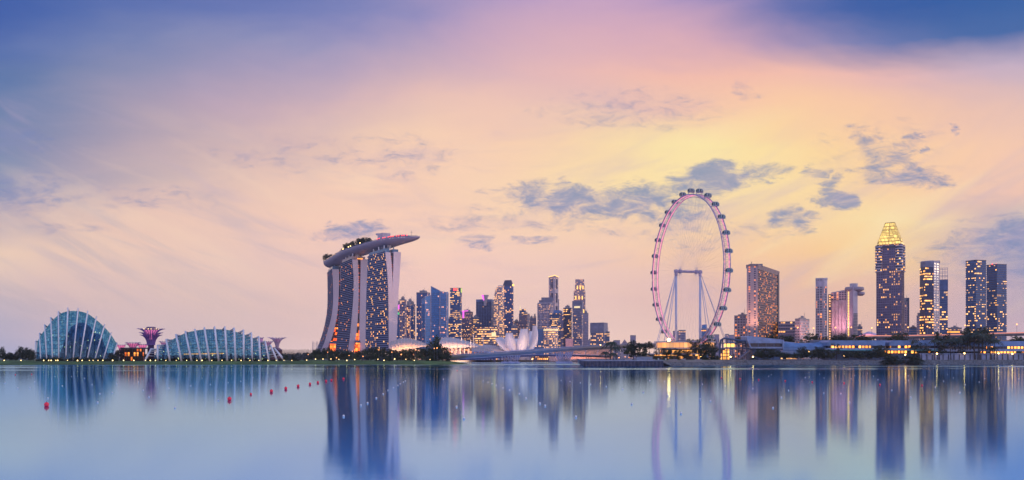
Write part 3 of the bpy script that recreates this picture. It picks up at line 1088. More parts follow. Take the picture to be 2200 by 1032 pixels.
def arch(base, top, back, n, p=0.85):
    """From the front foot over the ridge to the back foot."""
    pts = []
    for i in range(n + 1):
        t = i / n * math.pi / 2
        h, d = math.sin(t) ** p, 1 - math.cos(t)
        y = base.y + (top.y - base.y) * d
        pts.append(Vector(((base.x / base.y * (1 - h) + top.x / top.y * h) * y, y, base.z + (top.z - base.z) * h)))
    for i in range(1, n + 1):
        t = i / n * math.pi / 2
        h, d = math.cos(t), math.sin(t)
        y = top.y + (back.y - top.y) * d
        pts.append(Vector(((back.x / back.y * (1 - h) + top.x / top.y * h) * y, y, back.z + (top.z - back.z) * h)))
    return pts


def arch_at(pts, f):
    x = f * (len(pts) - 1)
    i = min(int(x), len(pts) - 2)
    return pts[i].lerp(pts[i + 1], x - i)


def dome(name, label, Yb, Yr, Yk, basepx, tops, ridge, glassbase, tint, rib_r, p_glass=.85, p_rib=.8, zg=3.0, hook=True, spokes=True, hk=.6):
    n = len(basepx)
    c = Vector((gx(sum(basepx) / n, Yr), Yr, ZL))
    root = thing(name, label, 'glass dome', tuple(c))
    NA = 16
    sub = 4
    curves = []
    for i in range(n):
        b = Vector((gx(glassbase[i], Yb + 6), Yb + 6, zg))
        t_ = P(ridge[i][0], ridge[i][1], Yr)
        k = Vector((gx(ridge[i][0] * .8 + glassbase[i] * .2, Yk), Yk, ZL))
        curves.append(arch(b, t_, k, NA, p_glass))
    fine = []
    for i in range(n - 1):
        for s in range(sub):
            k = s / sub
            a, b_, c_, d_ = curves[max(i - 1, 0)], curves[i], curves[i + 1], curves[min(i + 2, n - 1)]
            fine.append([0.5 * ((2 * q1) + (q2 - q0) * k + (2 * q0 - 5 * q1 + 4 * q2 - q3) * k * k + (3 * q1 - q0 - 3 * q2 + q3) * k ** 3)
                         for q0, q1, q2, q3 in zip(a, b_, c_, d_)])
    fine.append(curves[-1])
    # close the two ends
    def endcap(cv, sgn):
        mid = (cv[0] + cv[-1]) / 2
        return [mid.lerp(q, .55) + Vector((sgn * .8, 0, -abs(q.z - mid.z) * .08)) for q in cv]
    fine = [endcap(fine[0], -1)] + fine + [endcap(fine[-1], 1)]
    uvs = []
    for i, cv in enumerate(fine):
        acc, row = 0.0, []
        for k, q in enumerate(cv):
            if k:
                acc += (q - cv[k - 1]).length
            row.append((i * 4.0, acc))
        uvs.append(row)
    w = MB()
    w.loft(fine, False, 0, False, uvs)
    shell = w.build('glass_shell', tint, root, smooth=True)
    # ribs
    for i in range(n):
        b = Vector((gx(basepx[i], Yb), Yb, ZL - .3))
        t_ = P(tops[i][0], tops[i][1], Yr - 4)
        k = Vector((ridge[i][0], 0, 0))
        endp = P(tops[i][0] + (ridge[i][0] - tops[i][0]) * hk, tops[i][1] + (ridge[i][1] - tops[i][1]) * .8, Yr + 4)
        pts = []
        for j in range(NA + 1):
            t = j / NA * math.pi / 2
            h, d = math.sin(t) ** p_rib, 1 - math.cos(t)
            y = b.y + (t_.y - b.y) * d
            pts.append(Vector(((b.x / b.y * (1 - h) + t_.x / t_.y * h) * y, y, b.z + (t_.z - b.z) * h)))
        if hook:
            for j in range(1, 5):
                q = j / 4
                pts.append(t_.lerp(endp, q) + Vector((0, 0, -1.0 * q * q)))
        w = MB()
        w.tube(pts, rib_r, 6)
        if spokes:         # short struts holding the rib off the glass
            for f_ in (.15, .3, .45, .6, .75, .9):
                a = arch_at(pts[:NA + 1], f_)
                w.tube([a, arch_at(curves[i][:NA + 1], f_)], rib_r * .35, 4)
        w.build('rib', M['rib'], root, smooth=True)
    return root, curves


M['rib'] = mat('white_painted_rib', (.86, .76, .72), .4, vary=.08)
glassA = glass_mat('teal_glass', ((.16, .50, .68), (.62, .94, .98)), 1.0)
glassB = glass_mat('blue_glass', ((.20, .46, .66), (.52, .78, .86)), 2.0)
zx = lambda l: [q / 6.45 for q in l]
cb = zx([490, 565, 650, 730, 815, 910, 1010, 1105, 1205, 1310, 1425, 1550])
ctp = [(q[0] / 6.45, 640 + q[1] / 6.45) for q in [(497, 600), (548, 492), (618, 375), (703, 275), (808, 190), (942, 140), (1085, 145), (1218, 185), (1338, 265), (1452, 375), (1543, 485), (1625, 625)]]
crg = [(q[0] / 6.45, 640 + q[1] / 6.45) for q in [(520, 600), (580, 500), (660, 395), (745, 295), (850, 215), (965, 186), (1090, 186), (1210, 220), (1320, 295), (1430, 390), (1530, 500), (1610, 625)]]
cgb = [c + (6 - i) * .55 for i, c in enumerate(cb)]
cd, ccurves = dome('conservatory_dome', 'tall rounded blue glass dome with white ribs at the far left', 852, 893, 950, cb, ctp, crg, cgb, glassA, .62, p_glass=.80, p_rib=.92)
# planted mountain inside the tall dome
w = MB()
rnd = random.Random(4)
rings = []
mo = [(0.0, 1.0), (.25, .92), (.5, .80), (.75, .60), (.92, .42), (1.0, .15)]
for hz, sc in mo:
    ring = []
    for k in range(14):
        a = 2 * math.pi * k / 14
        j = rnd.uniform(.86, 1.12)
        ring.append((gx(172, 900) + math.cos(a) * 22 * sc * j, 902 + math.sin(a) * 18 * sc * j, ZL + hz * 38 * rnd.uniform(.96, 1.03)))
    rings.append(ring)
w.loft(rings, True, 0, True)
w.build('planted_mountain', mat('planted_rock', (.02, .05, .10), .9, vary=.5, vscale=.1), cd)
w = MB()
rings = []
for hz, sc in mo[:5]:
    ring = []
    for k in range(12):
        a = 2 * math.pi * k / 12
        j = rnd.uniform(.86, 1.12)
        ring.append((gx(198, 895) + math.cos(a) * 15 * sc * j, 896 + math.sin(a) * 11 * sc * j, ZL + hz * 30))
    rings.append(ring)
w.loft(rings, True, 0, True)
w.build('planted_mountain', mat('planted_rock_b', (.02, .05, .10), .9, vary=.5, vscale=.1), cd)
w = MB()
for i in range(26):
    w.ball((gx(rnd.uniform(105, 225), 872), rnd.uniform(866, 878), ZL + rnd.uniform(5, 30)), .28, 5, 4)
w.build_each('indoor_light', M['lamp'], cd)

fb = [311, 339, 365, 390, 411.6, 432.6, 450.4, 469.8, 488.4, 506.2, 524, 542.3, 559.7, 578.3, 596.1, 613.2]
ftp = [(325, 750), (338.6, 742.5), (357, 730), (378, 719.5), (398, 713), (418.6, 708.5), (439, 705), (461, 703), (483, 703), (503, 705.5), (523, 710), (540, 716), (556, 724), (569.5, 734), (581, 742), (589.5, 749)]
frg = [(338, 750), (353, 741), (370, 730), (388, 720.5), (404, 714), (421, 710.5), (440, 708), (459, 707.5), (477, 708), (494, 710), (511, 714.5), (528, 720), (545, 727), (560, 737), (572, 746), (582, 756)]
fgb = [330, 347, 366, 385, 403, 421, 440, 459, 477, 494, 511, 527, 543, 557, 568, 576]
fd, fcurves = dome('flower_conservatory', 'long low blue glass conservatory with leaning white ribs', 846, 884, 930, fb, ftp, frg, fgb, glassB, .95, p_glass=.62, p_rib=.55)
# inner garden terrace, planting and lit strip of the long dome
w = MB()
terr = [(gx(348, 868), 868), (gx(572, 868), 868), (gx(566, 912), 912), (gx(356, 912), 912)]
w.prism(terr, ZL, ZL + 5.5)
w.build('garden_terrace', mat('planted_terrace', (.015, .03, .045), .9, vary=.5, vscale=.2), fd)
w = MB()
w.tube([(gx(395, 864), 864, gz(761.2, 864)), (gx(440, 862), 862, gz(760.4, 862)), (gx(480, 864), 864, gz(759.8, 864))], .5, 5)
w.build('terrace_edge_light', M['orange_lit'], fd)
w = MB()
for i in range(60):
    px = rnd.uniform(345, 570)
    w.ball((gx(px, 862), rnd.uniform(859, 866), ZL + rnd.uniform(.6, 10) * (1 if rnd.random() < .3 else .3)), rnd.uniform(.2, .42), 5, 4)
w.build_each('indoor_light', M['lamp'], fd)


# ---------------------------------------------------------------- vertical garden supertrees
def supertree(label, px, Y, ytop, ybase, wcrown, wstem, branches, grp=None, pale=False, topdisc=False):
    z0 = max(gz(ybase, Y), ZL)
    z1 = gz(ytop, Y)
    H = z1 - z0
    x = gx(px, Y)
    rc, rs = wcrown / 2 / F * Y, wstem / 2 / F * Y
    t = thing('supertree', label, 'garden tower', (x, Y, z0), grp)
    vio = M['super_pale'] if pale else M['super']
    w = MB()
    hs = [0, .35, .6, .72, .80]
    rs_ = [1.05, .92, .90, 1.05, 1.35]
    w.loft([[(x + math.cos(2 * math.pi * k / 14) * rs * r_, Y + math.sin(2 * math.pi * k / 14) * rs * r_, z0 + H * h) for k in range(14)] for h, r_ in zip(hs, rs_)], True, 0, True)
    w.build('trunk', M['super_trunk'], t, smooth=True)
    w = MB()
    rings = []
    for i in range(8):
        f_ = i / 7
        rr = rs * (1.15 + (.95 if topdisc else 1.8) * f_ ** 1.7)
        rings.append([(x + math.cos(2 * math.pi * k / 18) * rr, Y + math.sin(2 * math.pi * k / 18) * rr, z0 + H * (.62 + .30 * f_)) for k in range(18)])
    w.loft(rings, True)
    w.build('funnel', M['super_glow_pale'] if pale else M['super_glow'], t, smooth=True)
    w = MB()
    tiers = branches
    for (h0, h1, r1, nb) in tiers:
        for k in range(nb):
            a = 2 * math.pi * (k + .3) / nb
            pts = []
            for i in range(7):
                f_ = i / 6
                rr = rs * 1.05 + (rc * r1 - rs) * f_ ** 1.9
                zz = z0 + H * (h0 + (h1 - h0) * math.sin(f_ * math.pi / 2 * .95) )
                pts.append((x + math.cos(a) * rr, Y + math.sin(a) * rr, zz))
            w.tube(pts, [.6, .55, .5, .45, .4, .35, .2] if rc > 8 else [.5, .45, .4, .35, .3, .25, .15], 4)
        # woven rings between the branches
        for f_ in (.35, .6, .8):
            rr = rs * 1.05 + (rc * r1 - rs) * f_ ** 1.9
            zz = z0 + H * (h0 + (h1 - h0) * math.sin(f_ * math.pi / 2 * .95))
            w.tube([(x + math.cos(2 * math.pi * k / 18) * rr, Y + math.sin(2 * math.pi * k / 18) * rr, zz) for k in range(19)], .16, 3, 0, False)
    w.build('branches', vio, t)
    if topdisc:
        w = MB()
        R1 = rs * 2.1
        for (h0, h1, a_, b_) in ((.90, .955, 1.0, 1.0), (.957, .985, .62, .72), (.985, 1.0, .70, .5)):
            w.loft([[(x + math.cos(2 * math.pi * k / 18) * R1 * a_, Y + math.sin(2 * math.pi * k / 18) * R1 * a_, z0 + H * h0) for k in range(18)],
                    [(x + math.cos(2 * math.pi * k / 18) * R1 * b_, Y + math.sin(2 * math.pi * k / 18) * R1 * b_, z0 + H * h1) for k in range(18)]], True, 0, True)
        w.build('lookout', M['super_top'], t)
        w = MB()
        for k in range(16):
            a = 2 * math.pi * k / 16
            w.ball((x + math.cos(a) * (R1 + .2), Y + math.sin(a) * (R1 + .2), z0 + H * .93), .35, 5, 4)
        w.build_each('lookout_light', M['lamp'], t)
    return t


M['super'] = mat('violet_steel_branches', (.26, .13, .40), .5)
M['super_pale'] = mat('pale_violet_branches', (.60, .42, .58), .5)
M['super_trunk'] = mat('planted_trunk', (.09, .05, .15), .9, vary=.5, vscale=.3)
M['super_top'] = mat('lookout_panels', (.28, .20, .27), .6)
M['super_glow'] = mat('violet_lit_funnel', (.30, .10, .34), .6, vary=.6, vscale=.22, emit=(1.0, .22, .46), es=.75)
M['super_glow_pale'] = mat('pale_violet_lit_funnel', (.40, .22, .42), .6, vary=.4, vscale=.22, emit=(.8, .3, .62), es=.22)
supertree('tallest violet supertree with a round lookout on its crown', 324.5, 905, 702.5, 775, 56, 13.5, [(.60, .945, 1.0, 18), (.52, .83, .86, 18), (.46, .76, .80, 18)], topdisc=True)
supertree('squat pink-lit supertree beside the tall dome', 260.5, 930, 740, 775, 20, 6, [(.6, .98, 1, 12), (.5, .9, .9, 12)])
supertree('broad low pink supertree left of the tallest one', 285.5, 925, 735.5, 775, 32, 8, [(.6, .99, 1, 14), (.5, .92, 1.0, 14)])
supertree('small pink supertree touching the stem of the tallest one', 306, 935, 739, 775, 24, 7, [(.6, .99, 1, 12), (.5, .9, .9, 12)])
supertree('small violet supertree peeking over the conservatory left end', 352, 960, 733, 775, 22, 5, [(.6, .99, 1, 12)], pale=True)
supertree('slim pale supertree standing free right of the conservatory', 595.5, 960, 725, 766, 40, 4.5, [(.42, .99, 1.0, 16)], pale=True)
supertree('pale supertree half hidden by the conservatory right ribs', 574, 950, 732.5, 772, 32, 6, [(.42, .99, 1, 16)], pale=True)
supertree('thin violet supertree crown above the conservatory right shoulder', 561, 985, 724.5, 775, 12, 3, [(.6, .99, 1, 12)], pale=True)

# pavilion made up to carry the orange glow of the supertree grove
w = MB()
t = thing('grove_glow_pavilion', 'added open pavilion standing in for the orange-lit supertree grove between the domes', 'pavilion', (gx(288, 900), 900, ZL))
pl = [(gx(258, 880), 880), (gx(318, 880), 880), (gx(318, 905), 905), (gx(258, 905), 905)]
w.prism(pl, gz(749.5, 880), gz(747, 880))
w.prism(offset(pl, -2), gz(763.8, 880), gz(762.2, 880))
w.build('roof', M['dark'], t)
w = MB()
for k in range(10):
    px = 259 + k * 6.4
    w.tube([(gx(px, 880), 881, ZL), (gx(px, 880), 881, gz(750, 880))], .4, 5)
w.build_each('post', M['bark'], t)
w = MB()
w.prism(offset(pl, -4), ZL, gz(750, 880), cap=False)
w.build('hall_wall', facade('grove_glow_wall', (.07, .03, .03), (.10, .04, .02), 3.0, 4.6, (.1, .8), (.1, .9), .50, ((1, .26, .04), (1, .5, .12)), es=1.0, run=1, runmix=0), t)
# low white canopy at far left
w = MB()
w.loft([[P(27 + 43 * i / 8, 752.6 + 4.6 * (i / 8) - 1.0 * math.sin(math.pi * i / 8), 880 + 12 * k) for k in range(2)] for i in range(9)], False)
w.loft([[P(27 + 43 * i / 8, 753.6 + 4.9 * (i / 8) - 1.0 * math.sin(math.pi * i / 8), 880 + 12 * k) for k in range(2)] for i in range(9)], False)
o = w.build('canopy_roof', M['white'], None, org=(gx(48, 886), 886, ZL))
tag(o, 'thin white canopy roof among the trees left of the tall dome', 'canopy')
w = MB()
w.prism(flat(580, 606, 1000, 20), ZL, gz(753, 1000))
t = thing('garden_hall', 'low brown-red hall behind the slim pale supertree', 'hall', (gx(593, 1000), 1010, ZL))
w.build('wall', mat('brown_red_wall', (.20, .09, .11), .8), t)
w = MB()
a = flat(578, 608, 998, 24)
z = gz(753, 1000)
cx, cy = centre(a)
w.prism(a, z + .004, gz(746, 1000), topoff=[(cx + (p[0] - cx) * .35, cy + (p[1] - cy) * .35) for p in a])
w.build('roof', mat('brown_red_roof', (.22, .10, .13), .8), t)


# ---------------------------------------------------------------- observation wheel
def wheel():
    Y0 = 882.0
    C = P(1478.5, 584.0, Y0)
    ax = Vector((.96, .279, 0)).normalized()       # axle, going away to the right
    hr = Vector((.279, -.96, 0)).normalized()      # horizontal in the wheel's plane, right side nearer
    up = Vector((0, 0, 1))
    RAD, HALF = 75.6, 3.3
    t = thing('observation_wheel', 'giant white observation wheel lit pink along its rim', 'ferris wheel', (C.x, C.y, ZR))

    def at(a, r, s):
        return C + ax * s + (hr * math.sin(a) + up * math.cos(a)) * r
    N = 112
    w = MB()
    for s in (-HALF, HALF):
        w.tube([at(2 * math.pi * i / N, RAD, s) for i in range(N + 1)], .62, 5, 0, False)
    w.tube([at(2 * math.pi * i / N, RAD - 2.4, 0) for i in range(N + 1)], .30, 4, 0, False)
    rim = w.build('rim', M['wheel_steel'], t)
    w = MB()
    for i in range(N):
        a, b = 2 * math.pi * i / N, 2 * math.pi * (i + 1) / N
        w.tube([at(a, RAD, -HALF), at(a, RAD, HALF)], .17, 4)
        w.tube([at(a, RAD, -HALF), at(b, RAD, HALF)], .13, 4)
        w.tube([at(b, RAD, -HALF), at(a, RAD, HALF)], .13, 4)
        if i % 2:
            w.tube([at(a, RAD, -HALF), at(b, RAD - 2.4, 0)], .13, 4)
            w.tube([at(a, RAD, HALF), at(b, RAD - 2.4, 0)], .13, 4)
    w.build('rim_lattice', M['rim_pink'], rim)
    w = MB()
    for i in range(28):
        a = 2 * math.pi * (i + .5) / 28
        w.ball(at(a, RAD - .4, HALF * .6), .55, 5, 4)
    w.tube([at(2 * math.pi * i / N, RAD - .5, HALF - .8) for i in range(N + 1)], .48, 4, 0, False)
    w.tube([at(2 * math.pi * i / N, RAD - .5, -HALF + .8) for i in range(N + 1)], .36, 4, 0, False)
    w.build('rim_lights', M['pinkled'], rim)
    w = MB()
    for i in range(56):
        a = 2 * math.pi * i / 56
        for s in (-9, 9):
            a2 = a + (.25 if i % 2 else -.25)
            w.tube([C + ax * s + (hr * math.sin(a2) + up * math.cos(a2)) * 1.6, at(a, RAD - .3, math.copysign(HALF, s) if i % 2 else -math.copysign(HALF, s) * 0 + math.copysign(HALF, s))], .05, 3, 0, False)
    w.build('cables', M['cable'], t)
    # axle with drum ends
    w = MB()
    w.tube([C - ax * 13.5, C + ax * 13.5], 1.25, 12)
    for s in (-9.5, -8.2, 8.2, 9.5):
        w.tube([C + ax * (s - .4), C + ax * (s + .4)], 2.1, 14)
    for s in (-13.2, 13.2):
        w.tube([C + ax * (s - 1.6), C + ax * (s + 1.6)], 1.8, 12)
        w.tube([C + ax * s - up * 4.5, C + ax * s + up * 1.8], 1.6, 10)
    w.build('axle', M['wheel_steel'], t, smooth=False)
    for s in (-13.2, 13.2):
        w = MB()
        top = C + ax * s - up * 2
        w.tube([(top.x, top.y, ZR), top], [1.30, 1.12], 12)
        w.build('column', M['wheel_col'], t, smooth=True)
        w = MB()
        for lean in (-1, 1):
            ft = Vector((top.x, top.y, ZR)) + hr * 22 * lean * .0 + ax * math.copysign(14, s) + hr * lean * 5
            w.tube([ft, top], .36, 6)
        w.build('brace', M['wheel_col'], t, smooth=True)
    w = MB()
    for s, px in ((-1, 1402), (-1, 1398), (1, 1580), (1, 1576)):
        top = C + ax * 13.2 * s
        w.tube([(gx(px, 885), 885 + 8 * s, ZR), top], .30, 4)
    w.build('stay_cable', M['cable'], t)
    # capsules
    proto = None
    for i in range(28):
        a = 2 * math.pi * (i + .35) / 28
        c = at(a, RAD + 4.0, 0)
        if proto is None:
            mb = MB()
            n = 12
            prof = [(-4.4, .9), (-4.1, 1.6), (-3.2, 2.05), (3.2, 2.05), (4.1, 1.6), (4.4, .9)]
            mb.loft([[(y, math.cos(2 * math.pi * k / n) * r_, math.sin(2 * math.pi * k / n) * r_) for k in range(n)] for y, r_ in prof], True, 0, True)
            me1 = mb.mesh('capsule', M['capsule_glass'])
            mb = MB()
            for y in (-3.3, -1.1, 1.1, 3.3):
                mb.loft([[(y + dy_, math.cos(2 * math.pi * k / n) * 2.25, math.sin(2 * math.pi * k / n) * 2.25) for k in range(n)] for dy_ in (-.28, .28)], True, 0, True)
            mb.box((0, 0, -1.75), (8.2, 2.9, .8))
            for sx in (-1, 1):
                mb.tube([(-4.2, sx * 1.8, -.6), (4.2, sx * 1.8, -.6)], .16, 4)
            mb.box((0, 0, 2.4), (5.2, 1.5, .7))
            me2 = mb.mesh('capsule_frame', M['capsule_frame'])
            mb = MB()
            mb.box((0, 0, -1.2), (7.0, 2.2, .25))
            me3 = mb.mesh('floor_light', M['lamp_soft'])
            mb = MB()
            mb.loft([[(y, math.cos(2 * math.pi * k / n) * 2.75, math.sin(2 * math.pi * k / n) * 2.75) for k in range(n)] for y in (-2.3, -1.7)], True, 0, False)
            mb.loft([[(y, math.cos(2 * math.pi * k / n) * 2.75, math.sin(2 * math.pi * k / n) * 2.75) for k in range(n)] for y in (1.7, 2.3)], True, 0, False)
            me4 = mb.mesh('mounting_ring', M['capsule_frame'])
            proto = True
        rot = Matrix((ax, Vector((-ax.y, ax.x, 0)), up)).transposed().to_4x4()
        o = bpy.data.objects.new('capsule', me1)
        COL.objects.link(o)
        o.parent = t
        o.matrix_local = Matrix.Translation(c - Vector(t['_org'])) @ rot @ Matrix.Scale(.82, 4)
        for nm, me in (('capsule_frame', me2), ('floor_light', me3), ('mounting_ring', me4)):
            q = bpy.data.objects.new(nm, me)
            COL.objects.link(q)
            q.parent = o
    w = MB()
    for s in (-1, 1):
        for i in range(28):
            a = 2 * math.pi * (i + .35) / 28
            w.tube([at(a, RAD, HALF * s), at(a, RAD + 4, 1.9 * s)], .32, 4)
    w.build('capsule_mounts', M['wheel_steel'], rim)


M['wheel_steel'] = mat('lilac_steel', (.50, .36, .44), .45)
M['wheel_col'] = mat('pale_blue_steel', (.62, .58, .66), .45, vary=.06)
M['cable'] = mat('steel_cable', (.66, .60, .66), .5)
M['rim_pink'] = mat('pink_glow_lattice_paint', (.72, .50, .56), .5, vary=.3, vscale=.12)  # pink LED glow put into the lattice colour
M['capsule_glass'] = mat('dark_capsule_glass', (.05, .07, .07), .12)
M['capsule_frame'] = mat('capsule_frame_paint', (.42, .43, .41), .45)
M['lamp_soft'] = emis('soft_capsule_light', (1, .78, .4), 1.0)
wheel()


# ---------------------------------------------------------------- museum of upswept white petals
def museum():
    t = thing('petal_museum', 'white lotus-shaped museum with upswept petals behind the bridge', 'museum', (gx(1108, 1330), 1330, ZF))
    pm = mat('petal_white_skin', (.82, .70, .70), .45, vary=.05, vscale=.05)

    def petal(cl, thick, lab=None):
        # cl rows: px, py, half width in px, depth Y, sideways depth skew
        w = MB()
        rings = []
        M_ = 8
        fine = []
        for i in range(len(cl) - 1):
            for s in range(4):
                k = s / 4
                a, b, c, d = cl[max(i - 1, 0)], cl[i], cl[i + 1], cl[min(i + 2, len(cl) - 1)]
                fine.append([0.5 * ((2 * q1) + (q2 - q0) * k + (2 * q0 - 5 * q1 + 4 * q2 - q3) * k * k + (3 * q1 - q0 - 3 * q2 + q3) * k ** 3) for q0, q1, q2, q3 in zip(a, b, c, d)])
        fine.append(list(cl[-1]))
        for (px, py, hw, Y, sk, tx, ty) in fine:
            # section: leaf shape across direction (tx,ty) in the picture plane, belly towards the viewer
            ring = []
            for k in range(2 * M_):
                if k < M_:
                    f_ = -1 + 2 * k / (M_ - 1)
                    dY = -(1 - f_ * f_) * thick
                else:
                    f_ = 1 - 2 * (k - M_) / (M_ - 1)
                    dY = (1 - f_ * f_) * thick * .25 + .8
                Yq = Y + dY + sk * f_
                ring.append(P(px + tx * hw * f_, py + ty * hw * f_, Yq))
            rings.append(ring)
        w.loft(rings, True, 0, True)
        w.build('petal', pm, t, smooth=True, label=lab)
    x0, y0, k = 950, 690, 1 / 5.946
    q = lambda x, y, h, Y, sk=0, tx=1.0, ty=0.0: (x0 + x * k, y0 + y * k, h * k, Y, sk, tx, ty)
    petal([q(930, 396, 20, 1330, 5, .9, -.4), q(860, 372, 42, 1325, 9, .8, -.5), q(790, 300, 60, 1318, 14, .8, -.55), q(738, 240, 52, 1313, 16, .85, -.45), q(705, 215, 34, 1310, 14, .95, -.25)], 6, 'lowest petal at the left')
    petal([q(915, 395, 36, 1322), q(884, 330, 66, 1314), q(868, 250, 66, 1308), q(858, 190, 52, 1305), q(857, 152, 42, 1304)], 9)
    petal([q(1012, 395, 46, 1318), q(1026, 310, 76, 1310), q(1042, 220, 72, 1306), q(1046, 150, 56, 1304), q(1046, 100, 45, 1304)], 9)
    petal([q(1105, 380, 40, 1330, -8), q(1150, 310, 54, 1322, -12), q(1178, 220, 46, 1316, -14), q(1186, 130, 36, 1314, -12), q(1181, 60, 26, 1314, -8)], 7, 'tallest petal at the right')
    petal([q(960, 380, 30, 1360), q(952, 300, 40, 1364), q(945, 250, 36, 1370), q(940, 225, 30, 1374)], 6)
    petal([q(1090, 380, 30, 1360), q(1110, 290, 34, 1366), q(1130, 200, 30, 1376), q(1140, 130, 26, 1384)], 6)
    w = MB()
    w.prism(round_plan(1078, 1142, 1345, 20, .6), ZF, gz(756, 1330))
    w.build('base_drum', mat('museum_base', (.35, .28, .30), .6), t)
    w = MB()
    for px in (1089, 1103, 1117, 1135, 1075):
        w.ball(P(px + 1.5, 741 if px != 1075 else 750, 1299), .55, 6, 4)
    w.build_each('petal_light', M['lamp_soft'], t)


museum()


# ---------------------------------------------------------------- striped shell roofs of the convention halls
def shell_roof(name, label, ridge, eave, Yr, Ye, m, base=None, cols=None):
    xm = sum(p[0] for p in eave) / len(eave)
    t = thing(name, label, 'hall', (gx(xm, Ye), Ye, ZF))

    def samp(pts, f):
        x = f * (len(pts) - 1)
        i = min(int(x), len(pts) - 2)
        k = x - i
        a, b, c, d = pts[max(i - 1, 0)], pts[i], pts[i + 1], pts[min(i + 2, len(pts) - 1)]
        return [0.5 * ((2 * q1) + (q2 - q0) * k + (2 * q0 - 5 * q1 + 4 * q2 - q3) * k * k + (3 * q1 - q0 - 3 * q2 + q3) * k ** 3) for q0, q1, q2, q3 in zip(a, b, c, d)]
    n, mm = 36, 8
    rings, uvs = [], []
    for i in range(n + 1):
        a, b = samp(ridge, i / n), samp(eave, i / n)
        A_, B_ = P(a[0], a[1], Yr), P(b[0], b[1], Ye)
        row, ur = [], []
        for k in range(mm + 1):
            s = k / mm * math.pi / 2
            row.append(Vector((B_.x + (A_.x - B_.x) * (1 - math.cos(s)), B_.y + (A_.y - B_.y) * (1 - math.cos(s)), B_.z + (A_.z - B_.z) * math.sin(s))))
            ur.append((i * 1.0, k * 1.0))
        # back slope
        row.append(Vector((A_.x, A_.y + 60, A_.z - 6)))
        ur.append((i * 1.0, mm + 3.0))
        rings.append(row)
        uvs.append(ur)
    w = MB()
    w.loft(rings, False, 0, False, uvs)
    w.build('shell_roof', m, t, smooth=True)
    w = MB()
    for i in range(0, n + 1, 3):
        w.tube([p + Vector((0, -.2, .5)) for p in rings[i][:-1]], .5, 4, 0, False)
    w.build('roof_ribs', M['shell_rib'], t)
    w = MB()
    w.tube([r_[0] for r_ in rings], .8, 5, 0, False)
    w.build('eave_beam', M['pale'], t)
    if base:
        w = MB()
        pl = [(gx(base[0], Ye + 14), Ye + 14), (gx(base[1], Ye + 14), Ye + 14), (gx(base[1], Yr + 30), Yr + 30), (gx(base[0], Yr + 30), Yr + 30)]
        w.prism(pl, ZF, gz(base[2], Ye))
        w.build('hall_wall', M['hall_glass'], t)
        w = MB()
        for i in range(base[3]):
            px = base[0] + (base[1] - base[0]) * (i + .5) / base[3]
            w.tube([(gx(px, Ye + 6), Ye + 6, ZF), (gx(px, Ye + 6), Ye + 6, gz(base[2] - 1, Ye))], 1.0, 6)
        w.build_each('column', M['pale'], t)
    if cols:
        w = MB()
        for px, y0, y1, lean in cols:
            w.tube([P(px, y1, Ye - 4), P(px + lean, y0, Ye - 4)], .5, 5)
        w.build_each('mast', M['white'], t)
    return t


def lit_stripe_mat(name, c1, c2, e1, es):  # lighter stripes put the shine of lit roof ribs into the colour
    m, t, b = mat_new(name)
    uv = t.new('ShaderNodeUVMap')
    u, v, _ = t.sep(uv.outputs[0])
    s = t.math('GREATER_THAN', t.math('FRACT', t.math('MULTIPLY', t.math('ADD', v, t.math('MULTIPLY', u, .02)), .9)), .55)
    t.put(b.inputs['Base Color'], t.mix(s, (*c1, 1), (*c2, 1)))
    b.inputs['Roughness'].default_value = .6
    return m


M['shell_rib'] = mat('shell_rib_paint', (.70, .52, .52), .5)
M['hall_glass'] = facade('hall_glazing', (.22, .18, .26), (.16, .12, .20), 4.0, 7.0, (.06, .94), (.06, .94), .35, ((1, .42, .14), (1, .62, .3)), es=.7, run=1, runmix=0)
sm1 = lit_stripe_mat('orange_lit_stripe_paint', (.62, .44, .36), (.75, .55, .42), (1.0, .50, .20), .42)
sm2 = lit_stripe_mat('pale_lit_stripe_paint', (.66, .52, .50), (.78, .62, .52), (1.0, .60, .32), .30)
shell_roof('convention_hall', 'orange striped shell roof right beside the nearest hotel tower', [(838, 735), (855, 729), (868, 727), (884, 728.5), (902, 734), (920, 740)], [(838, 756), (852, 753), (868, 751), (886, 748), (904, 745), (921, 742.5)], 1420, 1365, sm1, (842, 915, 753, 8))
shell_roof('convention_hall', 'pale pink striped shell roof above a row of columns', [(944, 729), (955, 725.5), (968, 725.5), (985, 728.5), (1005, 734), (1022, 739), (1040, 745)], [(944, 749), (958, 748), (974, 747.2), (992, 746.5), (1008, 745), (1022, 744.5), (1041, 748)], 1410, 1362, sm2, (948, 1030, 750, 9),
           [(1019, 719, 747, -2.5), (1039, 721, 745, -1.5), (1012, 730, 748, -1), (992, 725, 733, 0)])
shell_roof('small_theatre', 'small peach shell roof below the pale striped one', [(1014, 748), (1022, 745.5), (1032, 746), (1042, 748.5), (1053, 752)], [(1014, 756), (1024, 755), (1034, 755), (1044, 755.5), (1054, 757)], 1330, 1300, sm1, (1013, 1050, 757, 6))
shell_roof('small_theatre', 'low white shell roof beside the museum left petal', [(1034, 743), (1046, 741), (1060, 743), (1074, 747), (1086, 752)], [(1036, 751), (1048, 753), (1060, 755), (1074, 757), (1087, 758)], 1340, 1310, sm2, (1040, 1082, 757, 6))


